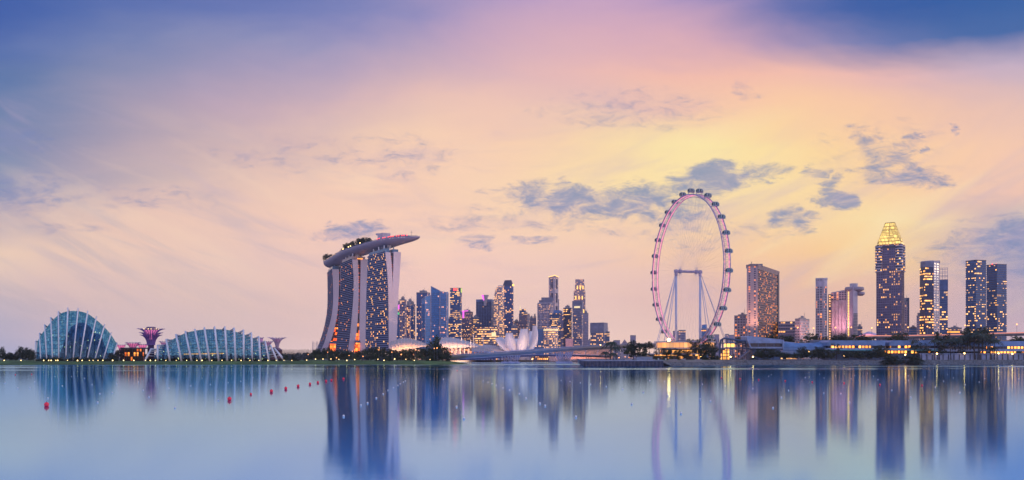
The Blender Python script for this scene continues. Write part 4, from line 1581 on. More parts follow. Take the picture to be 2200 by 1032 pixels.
# ---------------------------------------------------------------- road bridge on V piers, lower bridge behind
def bridge(name, label, pts, Yf, th, wd, m, piers_=None, rail=True):
    mid = pts[len(pts) // 2]
    t = thing(name, label, 'bridge', (gx(mid[0], Yf), Yf, 0.0))
    w = MB()
    rings = []
    for (px, py) in pts:
        p = P(px, py, Yf)
        rings.append([(p.x, p.y, p.z), (p.x, p.y + wd, p.z), (p.x, p.y + wd, p.z - th * .45), (p.x, p.y + wd * .7, p.z - th), (p.x, p.y + wd * .25, p.z - th), (p.x, p.y + .3, p.z - th * .42)])
    w.loft(rings, True, 0, True)
    w.build('deck', m, t)
    w = MB()
    for i in range(len(rings) - 1):
        a, b = Vector(rings[i][0]), Vector(rings[i + 1][0])
        w.tube([a + Vector((0, -.3, .15)), b + Vector((0, -.3, .15))], .32, 4)
        w.tube([a + Vector((0, .1, 1.2)), b + Vector((0, .1, 1.2))], .1, 4)
        for k in range(10):
            q = a.lerp(b, k / 10)
            w.tube([q, q + Vector((0, .1, 1.2))], .08, 3)
    w.build('parapet_rail', M['pale'], t)
    return t


M['bridge'] = mat('bridge_concrete', (.46, .38, .34), .7, vary=.15)
M['bridge2'] = mat('bridge_underside', (.17, .14, .19), .8)
bp = [(940, 766.4), (962, 763.9), (1000, 761.4), (1040, 759.1), (1076, 756.9), (1118, 754), (1160, 750.7), (1194, 748), (1240, 745.3), (1286, 742.9), (1345, 740.2), (1400, 738.6), (1440, 738)]
bt = bridge('road_bridge', 'long concrete road bridge rising to the right on splayed piers', bp, 1000, 4.4, 16, M['bridge'])
x0, y0, k = 950, 690, 1 / 5.946
for base, legs in (((755, 990), [((760, 455), (812, 528)), ((800, 460), (835, 528)), ((838, 455), (856, 528)), ((868, 452), (878, 528)), ((905, 445), (872, 528)), ((940, 442), (896, 528)), ((966, 440), (925, 528)), ((992, 436), (952, 528))]),
                   ((1455, 1660), [((1445, 404), (1496, 528)), ((1478, 402), (1514, 528)), ((1508, 400), (1530, 528)), ((1536, 398), (1546, 528)), ((1588, 396), (1552, 528)), ((1616, 394), (1574, 528)), ((1644, 392), (1592, 528)), ((1670, 390), (1612, 528))])):
    w = MB()
    for a, b in legs:
        w.tube([P(x0 + a[0] * k, y0 + a[1] * k, 1003), P(x0 + b[0] * k, y0 + b[1] * k, 1007)], [.95, .80], 5)
        w.tube([P(x0 + a[0] * k, y0 + a[1] * k, 1012), P(x0 + b[0] * k, y0 + b[1] * k, 1009)], [.95, .80], 5)
    pr_ = w.build('pier', M['pier'] if 'pier' in M else M.setdefault('pier', mat('pier_concrete', (.42, .40, .50), .7)), bt)
    w = MB()
    xa, xb = gx(x0 + base[0] * k, 1003), gx(x0 + base[1] * k, 1003)
    w.prism([(xa, 999), (xb, 999), (xb, 1014), (xa, 1014)], -.5, 1.9)
    w.prism([(xa + 9, 1001), (xb - 9, 1001), (xb - 11, 1012), (xa + 11, 1012)], 1.9, 3.0)
    w.build('pile_cap', M['pier'], pr_)
bt2 = bridge('lower_bridge', 'thin dark arched bridge behind the road bridge', [(960, 771.5), (1000, 770.5), (1042, 768.3), (1080, 765.6), (1118, 763.4), (1156, 762.2), (1194, 762), (1240, 762.6), (1286, 764), (1312, 765)], 1240, 2.6, 6, M['bridge2'])
w = MB()
for px in (1010, 1062, 1150, 1215, 1262):
    for s in (-1, 1):
        w.tube([P(px, 778, 1243), P(px + 3.6 * s, 765 if px > 1050 else 770, 1243)], .55, 5)
w.build_each('pier', M['bridge2'], bt2)

# lit waterfront under the bridge
t = thing('waterfront_arcade', 'glowing orange waterfront arcade seen under the road bridge', 'arcade', (gx(1150, 1352), 1356, 0))
w = MB()
w.prism([(gx(985, 1356), 1356), (gx(1312, 1356), 1356), (gx(1312, 1362), 1362), (gx(985, 1362), 1362)], ZF, gz(765.5, 1356))
w.build('shop_fronts', facade('arcade_lit_front', (.20, .12, .09), (.16, .09, .06), 2.8, 3.6, (.12, .82), (.10, .80), .66, ((1, .46, .14), (1, .70, .34)), es=1.7, run=3, runmix=.5), t)
w = MB()
for i in range(70):
    px = 985 + 327 * i / 69
    w.tube([(gx(px, 1352.6), 1353.4, 0), (gx(px, 1352.6), 1353.4, gz(766, 1353))], .28, 4)
w.prism([(gx(985, 1352.8), 1352.8), (gx(1312, 1352.8), 1352.8), (gx(1312, 1363), 1363), (gx(985, 1363), 1363)], gz(765.5, 1353), gz(764, 1353))
w.build('colonnade', mat('arcade_stone', (.42, .30, .27), .7), t)
# stepped grandstand behind the bridge, its peach lighting put into the seat colour
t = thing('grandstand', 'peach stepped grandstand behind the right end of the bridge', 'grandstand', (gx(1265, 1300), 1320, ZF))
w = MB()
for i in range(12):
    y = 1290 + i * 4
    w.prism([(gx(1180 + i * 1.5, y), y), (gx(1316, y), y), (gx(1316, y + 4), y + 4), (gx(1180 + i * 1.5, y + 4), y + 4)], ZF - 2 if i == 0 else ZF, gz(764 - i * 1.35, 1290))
w.build('seat_tiers', mat('peach_glow_seats', (.62, .36, .27), .7, vary=.5, vscale=.5), t)
w = MB()
for k in range(5):
    w.tube([(gx(1190 + k * 30, 1288), 1288, gz(768 - k * 0, 1288)), (gx(1215 + k * 24, 1332), 1332, gz(747.5, 1290))], .4, 4)
w.build('stair_rail', M['pale'], t)
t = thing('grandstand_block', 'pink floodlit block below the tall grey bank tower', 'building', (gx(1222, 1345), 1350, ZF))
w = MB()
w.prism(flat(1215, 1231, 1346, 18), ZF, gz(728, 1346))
w.build('wall', mat('pink_glow_wall_paint', (.66, .38, .40), .7, vary=.1), t)  # pink floodlighting put into the wall colour


# ---------------------------------------------------------------- downtown towers behind the hotel and the bridge
def Z6(x):
    return 840 + x / 4.69


def Y6(y):
    return 580 + y / 4.69


def Z7(x):
    return 1040 + x / 4.69


PAR = M['grey']
M['spandrel_blue'] = mat('blue_spandrel', (.08, .15, .32), .4)
M['spandrel_navy'] = mat('navy_spandrel', (.05, .07, .15), .5)
M['spandrel_pale'] = mat('pale_spandrel', (.50, .43, .52), .6)
M['spandrel_cream'] = mat('cream_spandrel', (.62, .50, .50), .6)
M['spandrel_grey'] = mat('grey_spandrel', (.22, .22, .32), .6)
M['stone'] = mat('pink_stone', (.48, .37, .42), .7)
B = 'office tower'
t = tower('office_tower', 'narrow dark blue tower just right of the nearest hotel tower with a coloured corner sign', B, flat(846, 861, 2000), 649, A['blue'], M['spandrel_blue'], hb=1.0)
sign(t, flat(846, 861, 2000), 0, gz(660, 2000), .9, 10, M['magenta_lit'])
sign(t, flat(846, 861, 2000), 0, gz(674, 2000), .9, 5, emis('green_sign', (.2, 1, .4), .5))
tower('apartment_tower', 'pale speckled apartment tower with staggered dark windows right of the nearest hotel tower', 'apartment tower', footprint(858.5, 869, 873, 1950, 20), 641, A['resid'], M['spandrel_pale'], fh=3.4, hb=.7, pr=(6.8, .6, .3, M['spandrel_pale']))
tower('apartment_tower', 'shorter pale speckled apartment tower beside its taller twin', 'apartment tower', footprint(872.5, 880, 882.5, 1980, 20), 653.5, A['resid'], M['spandrel_pale'], fh=3.4, hb=.7)
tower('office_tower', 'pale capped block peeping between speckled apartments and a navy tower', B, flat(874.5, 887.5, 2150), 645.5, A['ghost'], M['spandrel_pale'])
tower('office_tower', 'blue tower with warm windows directly left of the tall navy slab', B, footprint(880.5, 888, 892.2, 2050, 20), 651.4, A['navylit'], M['spandrel_blue'], hb=1.0)
# navy slab with an orange line under its roof
t = tower('office_tower', 'tall flat-topped navy slab with orange window rows left of the pointed glass tower', B, footprint(894.8, 918, 924, 2150, 22), 626, A['navy'], M['spandrel_navy'], hb=.9)
poly = footprint(894.8, 918, 924, 2150, 22)
# lower tower with sloping top in front
def wedge(name, label, poly, ys, mwall, bm, fh=4.0, hb=.8, fins=None, group=None):
    Yc = min(p[1] for p in poly)
    cx, cy = centre(poly)
    t = thing(name, label, B, (cx, cy, ZF), group)
    zs = [gz(y, Yc) for y in ys]
    w = MB()
    w.prism(poly, ZF, max(zs), z1s=zs)
    w.build('wall', mwall, t)
    bands(t, poly, ZF, min(zs) - 1, fh, hb, .3, bm)
    # glass edge frame round the sloping roof
    w = MB()
    op = offset(poly, .3)
    for i in range(len(op)):
        j = (i + 1) % len(op)
        w.tube([(*op[i], zs[i]), (*op[j], zs[j])], .7, 4)
        w.tube([(*op[i], ZF), (*op[i], zs[i])], .5, 4)
    w.build('roof_edge', M['spandrel_pale'], t)
    return t


wedge('office_tower', 'pale blue glass tower with slanted top in front of the navy slab', footprint(906, 913.5, 924.8, 2050, 55), (637.5, 634, 641, 643), A['blue_dim'], M['spandrel_blue'])
wedge('pointed_tower', 'sail-shaped blue glass tower rising to a sharp point', footprint(926.5, 944.6, 946, 1950, 18), (625, 626, 616, 615), A['blue_dim'], M['spandrel_blue'])
wedge('curved_tower', 'blue glass tower with down-curving roof joined right of the pointed tower', chamfer(footprint(944.8, 960, 963.4, 1940, 25), .12), (629, 631, 631, 628, 627, 626, 625.5, 626), A['blue_dim'], M['spandrel_blue'])
t = tower('office_tower', 'yellow-windowed tower with a red and green lit name at its top', B, footprint(967, 989, 992.2, 2100, 18), 620, A['navylit'], M['spandrel_blue'], hb=1.0, top=None)
poly = footprint(967, 989, 992.2, 2100, 18)
parapet(t, poly, gz(620, 2100), 1.5, PAR)
sign(t, poly, 3, gz(622, 2100), .35, 5, M['red_lit'])
sign(t, poly, 0, gz(624, 2100), .5, 10, emis('yellow_green_sign', (.75, 1, .15), .8))
tower('office_tower', 'dark low tower squeezed between the curved blue tower and the red-signed tower', B, flat(962.5, 972, 2200), 683, A['navylit'], M['spandrel_navy'], hb=.9)
poly = footprint(991.5, 1010, 1016, 2250, 22)
t = tower('office_tower', 'grey stepped tower with a magenta lit edge right of the red-signed tower', B, poly, 667.5, A['office'], M['spandrel_navy'], hb=1.2)
w = MB()
w.tube([P(995.5, 669, 2240), P(995.5, 684, 2240)], 2.2, 6)
w.tube([P(992.5, 669, 2240), P(1006, 668, 2240)], 1.2, 6)
w.build('edge_light', M['magenta_lit'], t)
tower('office_tower', 'small navy block with violet roof light left of the funnel-crowned tower', B, flat(1014.5, 1029, 2300), 680, A['navylit'], M['spandrel_navy'], hb=1.0)
poly = footprint(1023, 1056, 1061, 2350, 15)
t = tower('office_tower', 'broad gridded glass tower crowned by a red and white funnel', B, poly, 648, A['glassdim'], M['spandrel_blue'], hb=.7, pr=(7, .7, .3, M['spandrel_blue']), top=None)
parapet(t, poly, gz(648, 2350), 6, M['spandrel_blue'])
w = MB()
cx, cy = gx(1042.5, 2352), 2352
for a0, a1 in ((0, math.pi), (math.pi, 2 * math.pi)):
    pass
rings = []
for i in range(7):
    f_ = i / 6
    rr = (3.2 + 6.5 * f_ ** 1.8)
    rings.append([(cx + math.cos(2 * math.pi * k / 16) * rr, cy + math.sin(2 * math.pi * k / 16) * rr * .6, gz(657, 2350) + (gz(634, 2350) - gz(657, 2350)) * f_) for k in range(16)])
w.loft(rings, True)
w.build('funnel', M['pale'], t)
w = MB()
w.loft([[tuple(Vector(r_[k]) + Vector((-.6, -.8, 0))) for k in range(7, 12)] for r_ in rings[3:]], False)
w.build('funnel_red_side', M['magenta_lit'], t)
# cream rounded tower
rp = round_plan(1061, 1083, 2250, 20)
t = thing('rounded_tower', 'cream banded round-shouldered tower glowing with yellow floors', B, (gx(1072, 2250), 2250, ZF))
z1 = gz(612.5, 2230)
w = MB()
lv = [(0, 1), (.80, 1), (.88, .93), (.94, .82), (.975, .68), (1.0, .50)]
u = 0
rings, uvs = [], []
for h, s in lv:
    c_ = Vector((gx(1072, 2250), 2250))
    sh = (1 - s) * 9
    rings.append([(c_.x + (p[0] - c_.x) * s + sh, c_.y + (p[1] - c_.y) * s, ZF + (z1 - ZF) * h) for p in rp])
    uvs.append([(k * 4.0 + .1, (z1 - ZF) * h) for k in range(len(rp))])
w.loft(rings, True, 0, True, uvs)
w.build('wall', A['cream'], t)
w = MB()
nfl = int((z1 - ZF) / 4.2)
for i in range(1, nfl):
    h = i * 4.2 / (z1 - ZF)
    for k in range(len(lv) - 1):
        if lv[k][0] <= h <= lv[k + 1][0]:
            s = lv[k][1] + (lv[k + 1][1] - lv[k][1]) * (h - lv[k][0]) / (lv[k + 1][0] - lv[k][0])
    c_ = Vector((gx(1072, 2250), 2250))
    sh = (1 - s) * 9
    w.prism([(c_.x + (p[0] - c_.x) * (s + .045) + sh, c_.y + (p[1] - c_.y) * (s + .045)) for p in rp], ZF + i * 4.2 - .7, ZF + i * 4.2 + .7)
w.build('floor_bands', M['spandrel_cream'], t)
# chamfered purple tower
poly = chamfer(footprint(1080, 1101, 1103.5, 2300, 14), .14)
Yc = min(p[1] for p in poly)
t = thing('office_tower', 'tall purple-navy tower with a tapered flat cap behind the cream rounded one', B, (*centre(poly), ZF))
z1 = gz(614, Yc)
w = MB()
w.prism(poly, ZF, z1)
cx, cy = centre(poly)
w.build('wall', A['navy'], t)
bands(t, poly, ZF, z1, 4.0, .9, .3, M['spandrel_navy'])
w = MB()
w.prism(offset(poly, .4), z1, gz(602, Yc), topoff=[(cx + (p[0] - cx) * .66, cy + (p[1] - cy) * .8) for p in poly])
w.build('tapered_cap', M['spandrel_navy'], t)
w = MB()
w.ball((gx(1102.5, Yc), Yc, gz(613, Yc)), 3, 6, 4)
w.build('corner_light', M['yellow_lit'], t)
# low wide lit building
poly = [(gx(x, y), y) for x, y in ((1019, 1700), (1034, 1686), (1052, 1684), (1068.6, 1695), (1068.6, 1740), (1019, 1740))]
t = tower('office_block', 'wide low curved office block of glowing stripes below the funnel-crowned tower', 'office block', poly, 703, A['cream'], M['spandrel_navy'], fh=4.2, hb=1.6, top=None, Yt=1690)
parapet(t, poly, t['_z1'], 2.5, M['spandrel_navy'])
sign(t, poly, 2, gz(719, 1690), .55, 8, M['lamp_soft'])
for xl, xr, yt, Yd, lab in ((1103, 1116.5, 689, 2400, 'small dark block with a thin needle right of the purple tower'), (1098.5, 1112, 699, 2200, 'low pale-banded block in front of the purple tower foot'),
                            (1137, 1147, 682, 2420, 'pale grey block just right of the lit-spire tower'), (1146, 1152, 678, 2450, 'slim grey-white block right of the pale grey one')):
    t = tower('office_tower', lab, B, flat(xl, xr, Yd), yt, A['office'], M['spandrel_grey'], hb=1.2, top='plant')
poly = footprint(1115, 1133, 1138.5, 2350, 20)
t = tower('office_tower', 'navy stepped tower with a small lit spire above the museum', B, poly, 672, A['office'], M['spandrel_grey'], hb=1.6, top='plant')
w = MB()
c_ = Vector((gx(1121, 2360), 2360))
w.prism(flat(1116, 1130, 2358, 22), gz(674, 2350), gz(664, 2350))
w.build('upper_storeys', A['navylit'], t)
w = MB()
w.tube([(gx(1117.5, 2358), 2358, gz(666, 2350)), (gx(1117.5, 2358), 2358, gz(655, 2350))], [1.3, .3], 5)
w.build('spire', M['lamp_soft'], t)
# grey stepped crown tower left of the tall white one
poly = footprint(1155, 1183, 1189, 2250, 18)
t = tower('office_tower', 'broad grey stepped tower with arched crown left of the tall white tower', B, poly, 652, A['office'], M['spandrel_pale'], hb=1.6, pr=(8, 1.2, .4, M['spandrel_pale']), top=None)
w = MB()
w.prism(flat(1158, 1188, 2262, 30), gz(652, 2250), gz(644.5, 2250))
w.prism(flat(1163, 1189, 2264, 26), gz(644.5, 2250), gz(638.5, 2250))
w.build('stepped_crown', M['spandrel_grey'], t)
parapet(t, poly, t['_z1'], 2, M['spandrel_pale'])
# tall white tower with gold roof edge
poly = footprint(1179, 1192, 1199.6, 2400, 35)
t = tower('office_tower', 'tallest white stone tower with a gold-lit pitched roof edge', B, poly, 597, A['whitestone'], None, top=None)
z1 = t['_z1']
w = MB()
c0, c1, c2, c3 = offset(poly, .4)
w.prism(offset(poly, .4), z1, z1 + 2, z1s=[gz(592.6, 2400), z1 + 2.2, z1 + 2.2, z1 + 2.2])
w.build('pitched_cap', M['stone'], t)
w = MB()
w.tube([(*c3, z1 + 3), (*c0, gz(592, 2400)), (*c1, z1 + 3)], .8, 5)
w.build('roof_edge_light', M['yellow_lit'], t)
for kf in (3, 0):
    a, b = Vector(poly[kf]), Vector(poly[(kf + 1) % 4])
    d = (b - a).normalized()
    nrm = Vector((d.y, -d.x))
    w = MB()
    for f_ in (.38, .62):
        p = a + (b - a) * f_ + nrm * .5
        for zz in (gz(610, 2400), gz(640, 2400), gz(668, 2400)):
            w.box((p.x, p.y, zz), ((b - a).length * .10, 1.2, 26), ((d.x, d.y, 0), (nrm.x, nrm.y, 0), (0, 0, 1)))
    w.build_each('window_strip', A['darkglass'], t)
tower('office_tower', 'thin dark slab behind the right edge of the tallest white tower', B, flat(1194, 1201, 2500), 641, A['navy'], M['spandrel_navy'])
poly = footprint(1181, 1201.5, 1203, 2150, 10)
t = tower('office_tower', 'dark navy tower with a raised triangular roof below the tallest white tower', B, poly, 674, A['navylit'], M['spandrel_navy'], hb=1.0, top=None)
w = MB()
Yq = 2149
w.prism([(gx(1190, Yq), Yq), (gx(1206.5, Yq), Yq), (gx(1206.5, Yq), Yq + 24), (gx(1190, Yq), Yq + 24)], gz(674, Yq), gz(666, Yq), z1s=[gz(673.6, Yq), gz(671, Yq), gz(666, Yq), gz(665.5, Yq)])
w.build('triangular_roof', M['spandrel_blue'], t)
tower('office_tower', 'pale speckled slab right of the triangular-roofed navy tower', B, flat(1202, 1210.5, 2250), 672, A['resid'], M['spandrel_pale'], hb=.9, fh=3.6)
tower('office_tower', 'low blue-grey block tucked right of the museum', B, footprint(1150, 1168, 1169, 1750, 10), 705, A['blue'], M['spandrel_blue'], hb=1.0)
rp = round_plan(1168.6, 1198.8, 1740, 24, .8)
t = tower('round_tower', 'round cream-striped tower with a bright ring under its roof', B, rp, 705, A['cream'], M['spandrel_pale'], fh=4.2, hb=1.5, proud=.5, top=None, Yt=1728)
parapet(t, rp, t['_z1'], 2.0, M['spandrel_pale'])
w = MB()
w.prism(offset(rp, .9), gz(710.5, 1728), gz(707.5, 1728))
w.build('ring_light', M['lamp_soft'], t)
tower('office_tower', 'dark lower block right of the round striped tower', B, flat(1198, 1204.5, 1900), 690, A['navylit'], M['spandrel_navy'], hb=1.0)
tower('office_tower', 'black tower of scattered yellow windows left of the grey bank tower', B, footprint(1210.4, 1226, 1228.6, 2150, 15), 659, A['darkglass'], M['spandrel_navy'], hb=1.2)
poly = footprint(1230, 1250, 1252.4, 2100, 12)
t = tower('bank_tower', 'tall grey banded tower with a white lit name panel under its roof', B, poly, 648, A['office'], M['spandrel_grey'], hb=1.8, top=None, fh=4.4)
parapet(t, poly, t['_z1'], 1.5, M['spandrel_grey'])
w = MB()
w.prism(offset(poly, .6), gz(664.5, 2100), gz(648.5, 2100))
w.build('blank_top', M['spandrel_grey'], t)
sign(t, poly, 3, gz(660, 2100), .62, 4.2, M['lamp_soft'], off=1.0)
# tall pinkish lit tower, stepped
t = thing('office_tower', 'tall pinkish stepped tower with floodlit setbacks behind the grey bank tower', B, (gx(1246, 2300), 2310, ZF))
w = MB()
zz = [(1233.2, 1257, 736, 625), (1235.2, 1256, 625, 612), (1236, 1255, 612, 600.5)]
for a, b, y0_, y1_ in zz:
    pl = flat(a, b, 2300, 36)
    w.prism(pl, gz(y0_, 2300) if y0_ < 730 else ZF, gz(y1_, 2300))
w.build('wall', A['pinkgrey'], t)
pl = flat(1233.2, 1257, 2300, 36)
bands(t, pl, ZF, gz(625, 2300), 4.0, .9, .3, M['stone'])
piers(t, pl, ZF, gz(626, 2300), 7, 1.6, .5, M['stone'])
w = MB()
for x_, y_ in ((1240.5, 616), (1246.5, 616), (1252.5, 616), (1237, 638), (1244, 638), (1251, 638), (1254, 667)):
    p = P(x_, y_ + 2, 2298)
    w.box((p.x, p.y, p.z), (2.2, 1, 9))
w.build_each('flood_light', M['yellow_lit'], t)
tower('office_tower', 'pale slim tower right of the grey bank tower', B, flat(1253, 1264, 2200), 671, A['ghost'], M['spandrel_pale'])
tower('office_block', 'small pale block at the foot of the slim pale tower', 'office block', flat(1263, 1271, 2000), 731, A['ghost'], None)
poly = footprint(1268.5, 1297, 1305, 1750, 22)
t = tower('office_block', 'squat grey block with blank upper half standing alone right of the skyline', 'office block', poly, 694.5, A['office'], M['spandrel_grey'], hb=1.0, top=None, fh=4.0)
parapet(t, poly, t['_z1'], 1.2, M['spandrel_grey'])
w = MB()
w.prism(offset(poly, .6), gz(715, 1750), gz(695, 1750))
w.build('blank_upper_wall', M['spandrel_grey'], t)
pl = flat(1297, 1309.5, 1760, 30)
tower('office_block', 'lit lower wing on the right side of the squat grey block', 'office block', pl, 712, A['navylit'], M['spandrel_grey'], hb=1.0)

# pale far buildings round the wheel
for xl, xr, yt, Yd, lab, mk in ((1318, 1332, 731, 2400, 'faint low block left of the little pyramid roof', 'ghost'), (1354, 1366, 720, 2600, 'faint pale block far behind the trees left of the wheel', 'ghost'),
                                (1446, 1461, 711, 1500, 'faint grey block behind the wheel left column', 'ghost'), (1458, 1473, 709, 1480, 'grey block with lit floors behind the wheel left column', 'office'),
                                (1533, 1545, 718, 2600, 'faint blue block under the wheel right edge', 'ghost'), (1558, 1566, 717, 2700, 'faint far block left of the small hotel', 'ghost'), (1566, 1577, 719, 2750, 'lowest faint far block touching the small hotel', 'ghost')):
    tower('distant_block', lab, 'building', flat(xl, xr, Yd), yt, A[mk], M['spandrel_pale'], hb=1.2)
t = tower('distant_block', 'slender blue tower with an orange line between the wheel right column and rim', 'building', footprint(1507, 1518, 1528, 1700, 40), 705, A['blue_dim'], M['spandrel_blue'])
w = MB()
w.prism(flat(1508, 1519, 1712, 16), gz(708, 1700), gz(697, 1700))
w.build('upper_storeys', A['blue_dim'], t)
sign(t, footprint(1507, 1518, 1528, 1700, 40), 3, gz(710.5, 1700), .9, 1.5, M['orange_lit'])
t = thing('pyramid_roof', 'small pinkish pyramid roof among far trees left of the wheel', 'building', (gx(1342, 1800), 1800, ZF))
w = MB()
pl = flat(1333, 1351, 1800)
w.prism(pl, ZF, gz(742, 1800))
w.build('wall', M['pale'], t)
w = MB()
cx, cy = centre(pl)
w.prism(pl, gz(742, 1800), gz(729.5, 1800), topoff=[(cx + (p[0] - cx) * .04, cy + (p[1] - cy) * .04) for p in pl])
w.build('roof', mat('pinkish_roof', (.42, .28, .30), .6), t)

# ---------------------------------------------------------------- hotels and towers on the right
H = 'hotel'
poly = footprint(1578, 1596, 1614, 1150, 30)
tower('hotel_block', 'low pale hotel block half hidden by the big slab hotel', H, flat(1578, 1612, 1180, 20), 677, A['hotel'], M['pale'], fh=3.5, hb=1.3, pr=(3.6, .8, .35, M['pale']))
poly = footprint(1605, 1627.5, 1673, 1120, 15)
M['brown_stone'] = mat('brown_pink_stone', (.30, .21, .21), .7)
t = thing('slab_hotel', 'huge pale slab hotel with rows of orange windows', H, (*centre(poly), ZR))
Yc = 1120
zc = gz(571.5, Yc)
w = MB()
w.prism(poly, ZR, zc)
w.build('wall', A['slabhotel'], t)
a, b = Vector(poly[3]), Vector(poly[0])
d = (b - a).normalized()
nrm = Vector((d.y, -d.x))
w = MB()      # blank end wall with two columns of windows
L = (b - a).length
q0, q1 = a - d * .2 + nrm * .6, b + d * .2 + nrm * .6
w.quad([(*q0, ZR), (*q1, ZR), (*q1, zc + .5), (*q0, zc + .5)], [(0, 0), (14.0, 0), (14.0, zc - ZR), (0, zc - ZR)])
w.quad([(*q1, ZR), (*(b + d * .2), ZR), (*(b + d * .2), zc + .5), (*q1, zc + .5)], [(-1, -1)] * 4)
w.quad([(*q0, zc + .5), (*q1, zc + .5), (*(b + d * .2), zc + .5), (*(a - d * .2), zc + .5)], [(-1, -1)] * 4)
w.build('end_wall', A['hotelend'], t)
bpoly = [poly[0], poly[1], poly[2], poly[3]]
e1, e2 = Vector(poly[0]), Vector(poly[1])
dd = (e2 - e1).normalized()
nn = Vector((dd.y, -dd.x))
Lf = (e2 - e1).length
ztop_w = gz(580.5, Yc)
w = MB()
k = int((ztop_w - ZR) / 2.8)
for i in range(1, k + 1):
    z = ZR + i * 2.8
    p0, p1 = e1 + dd * .5, e1 + dd * (Lf * .915)
    w.prism([tuple(p0 + nn * .5), tuple(p1 + nn * .5), tuple(p1 - nn * .2), tuple(p0 - nn * .2)], z - .5, z + .5)
w.build('balcony_bands', M['brown_stone'], t)
w = MB()
for j in range(int(Lf * .915 / 5.6) + 1):
    p = e1 + dd * (.5 + j * 5.6)
    w.box((p.x, p.y, (ZR + ztop_w) / 2), (1.1, .7, ztop_w - ZR), ((dd.x, dd.y, 0), (nn.x, nn.y, 0), (0, 0, 1)))
w.build('window_piers', M['brown_stone'], t)
w = MB()
p0, p1 = e1, e1 + dd * Lf
w.prism([tuple(p0 + nn * .8), tuple(p1 + nn * .8), tuple(p1 - nn * 1), tuple(p0 - nn * 1)], ztop_w + 1, zc + 1.5)
w.build('blank_fascia', M['brown_stone'], t)
w = MB()
p0, p1 = e1 + dd * (Lf * .925), e1 + dd * (Lf * .962)
w.prism([tuple(p0 + nn * .9), tuple(p1 + nn * .9), tuple(p1 - nn * .4), tuple(p0 - nn * .4)], ZR, zc - .5)
w.build('stair_slot', M['dark'], t)
w = MB()
p0, p1 = e1 + dd * (Lf * .966), e1 + dd * Lf
w.prism([tuple(p0 + nn * .95), tuple(p1 + nn * .95), tuple(p1 - nn * .4), tuple(p0 - nn * .4)], ZR, zc - 1)
w.build('end_pier', M['brown_stone'], t)
parapet(t, poly, zc, 2.0, M['brown_stone'], off=1.0)
w = MB()
q = (Vector(poly[0]) + Vector(poly[3])) / 2
w.tube([(q.x, q.y + 3, zc), (q.x, q.y + 3, zc + 6)], .4, 4)
w.box((q.x + 8, q.y + 20, zc + 2), (16, 20, 4))
w.build('roof_plant', M['grey'], t)
poly = flat(1672, 1709, 1180, 24)
tower('hotel_wing', 'low blue-grey banded wing right of the big slab hotel', H, poly, 690.5, A['office'], M['spandrel_pale'], fh=4.4, hb=1.0, top=None)
poly = footprint(1708.5, 1719, 1738.5, 1140, 25)
t = tower('hotel_wing', 'low corner block with pink glowing stripes beside the banded wing', H, poly, 684, A['hotel'], M['pale'], fh=3.6, hb=1.5, top='plant')
poly = chamfer(footprint(1749, 1765, 1780.5, 1250, 45), .28)
t = tower('hotel_tower', 'slim pale hotel tower with a plain cap, leftmost beside the saucer-topped slab', H, poly, 600, A['hotel'], M['pale'], fh=3.5, hb=.8, pr=(5, 1.2, .4, M['pale']), top=None)
parapet(t, poly, t['_z1'], 1.5, M['pale'])
w = MB()
w.prism(offset(poly, .7), gz(616, 1250), gz(602, 1250))
w.build('cap_band', M['spandrel_pale'], t)
w = MB()
w.prism(flat(1752, 1778, 1258, 14), t['_z1'], t['_z1'] + 2.2)
w.build('roof_plant', M['pale'], t)
tower('hotel_wing', 'dark slot wing with a column of yellow windows between slim tower and saucer slab', H, flat(1779.5, 1786, 1270, 30), 632, facade('slot_windows', (.10, .09, .18), (.06, .05, .12), 4.0, 3.6, (.3, .75), (.25, .75), .9, es=1.2, run=1, runmix=0), None, top=None)
# slab with saucer restaurant
poly = footprint(1785.5, 1818, 1822, 1280, 12)
t = thing('saucer_hotel', 'pale slab hotel with a saucer restaurant jutting from its roof', H, (*centre(poly), ZR))
w = MB()
w.prism(poly, ZR, gz(624, 1280), z1s=[gz(622.5, 1280), gz(622.5, 1280), gz(627.5, 1280), gz(627.5, 1280)])
w.build('wall', M['hotel_plain'] if 'hotel_plain' in M else M.setdefault('hotel_plain', mat('plain_pale_wall', (.46, .38, .48), .6, vary=.08)), t)
a, b = Vector(poly[3]), Vector(poly[0])
d = (b - a).normalized()
nrm = Vector((d.y, -d.x))
L = (b - a).length
w = MB()
for f_ in (.04, .30, .52, .74):
    p = a + d * (L * (f_ + .1)) + nrm * .8
    w.box((p.x, p.y, (ZR + gz(646, 1280)) / 2), (L * .16, 2.2, gz(646, 1280) - ZR), ((d.x, d.y, 0), (nrm.x, nrm.y, 0), (0, 0, 1)))
w.build('wall_ribs', M['pale'], t)
w = MB()
q0, q1 = a + nrm * .5, b + nrm * .5
w.quad([(*q0, gz(645, 1280)), (*q1, gz(645, 1280)), (*q1, gz(626, 1280)), (*q0, gz(630, 1280))], [(0, 0), (L, 0), (L, 14), (0, 12)])
w.build('upper_windows', A['hotel'], t)
p2 = footprint(1820, 1833, 1842.5, 1262, 40)
w = MB()
w.prism(p2, ZR, gz(617, 1262))
w.build('stair_core', M['hotel_plain'], t)
w = MB()
a, b = Vector(p2[3]), Vector(p2[0])
d = (b - a).normalized()
nrm = Vector((d.y, -d.x))
for i in range(28):
    p = a + (b - a) * .25 + nrm * .3
    w.box((p.x, p.y, gz(722 - i * 3.5, 1262)), (1.5, .8, 1.3), ((d.x, d.y, 0), (nrm.x, nrm.y, 0), (0, 0, 1)))
w.build_each('stair_light', M['yellow_lit'], t)
w = MB()
a, b = Vector(p2[0]), Vector(p2[1])
d = (b - a).normalized()
nrm = Vector((d.y, -d.x))
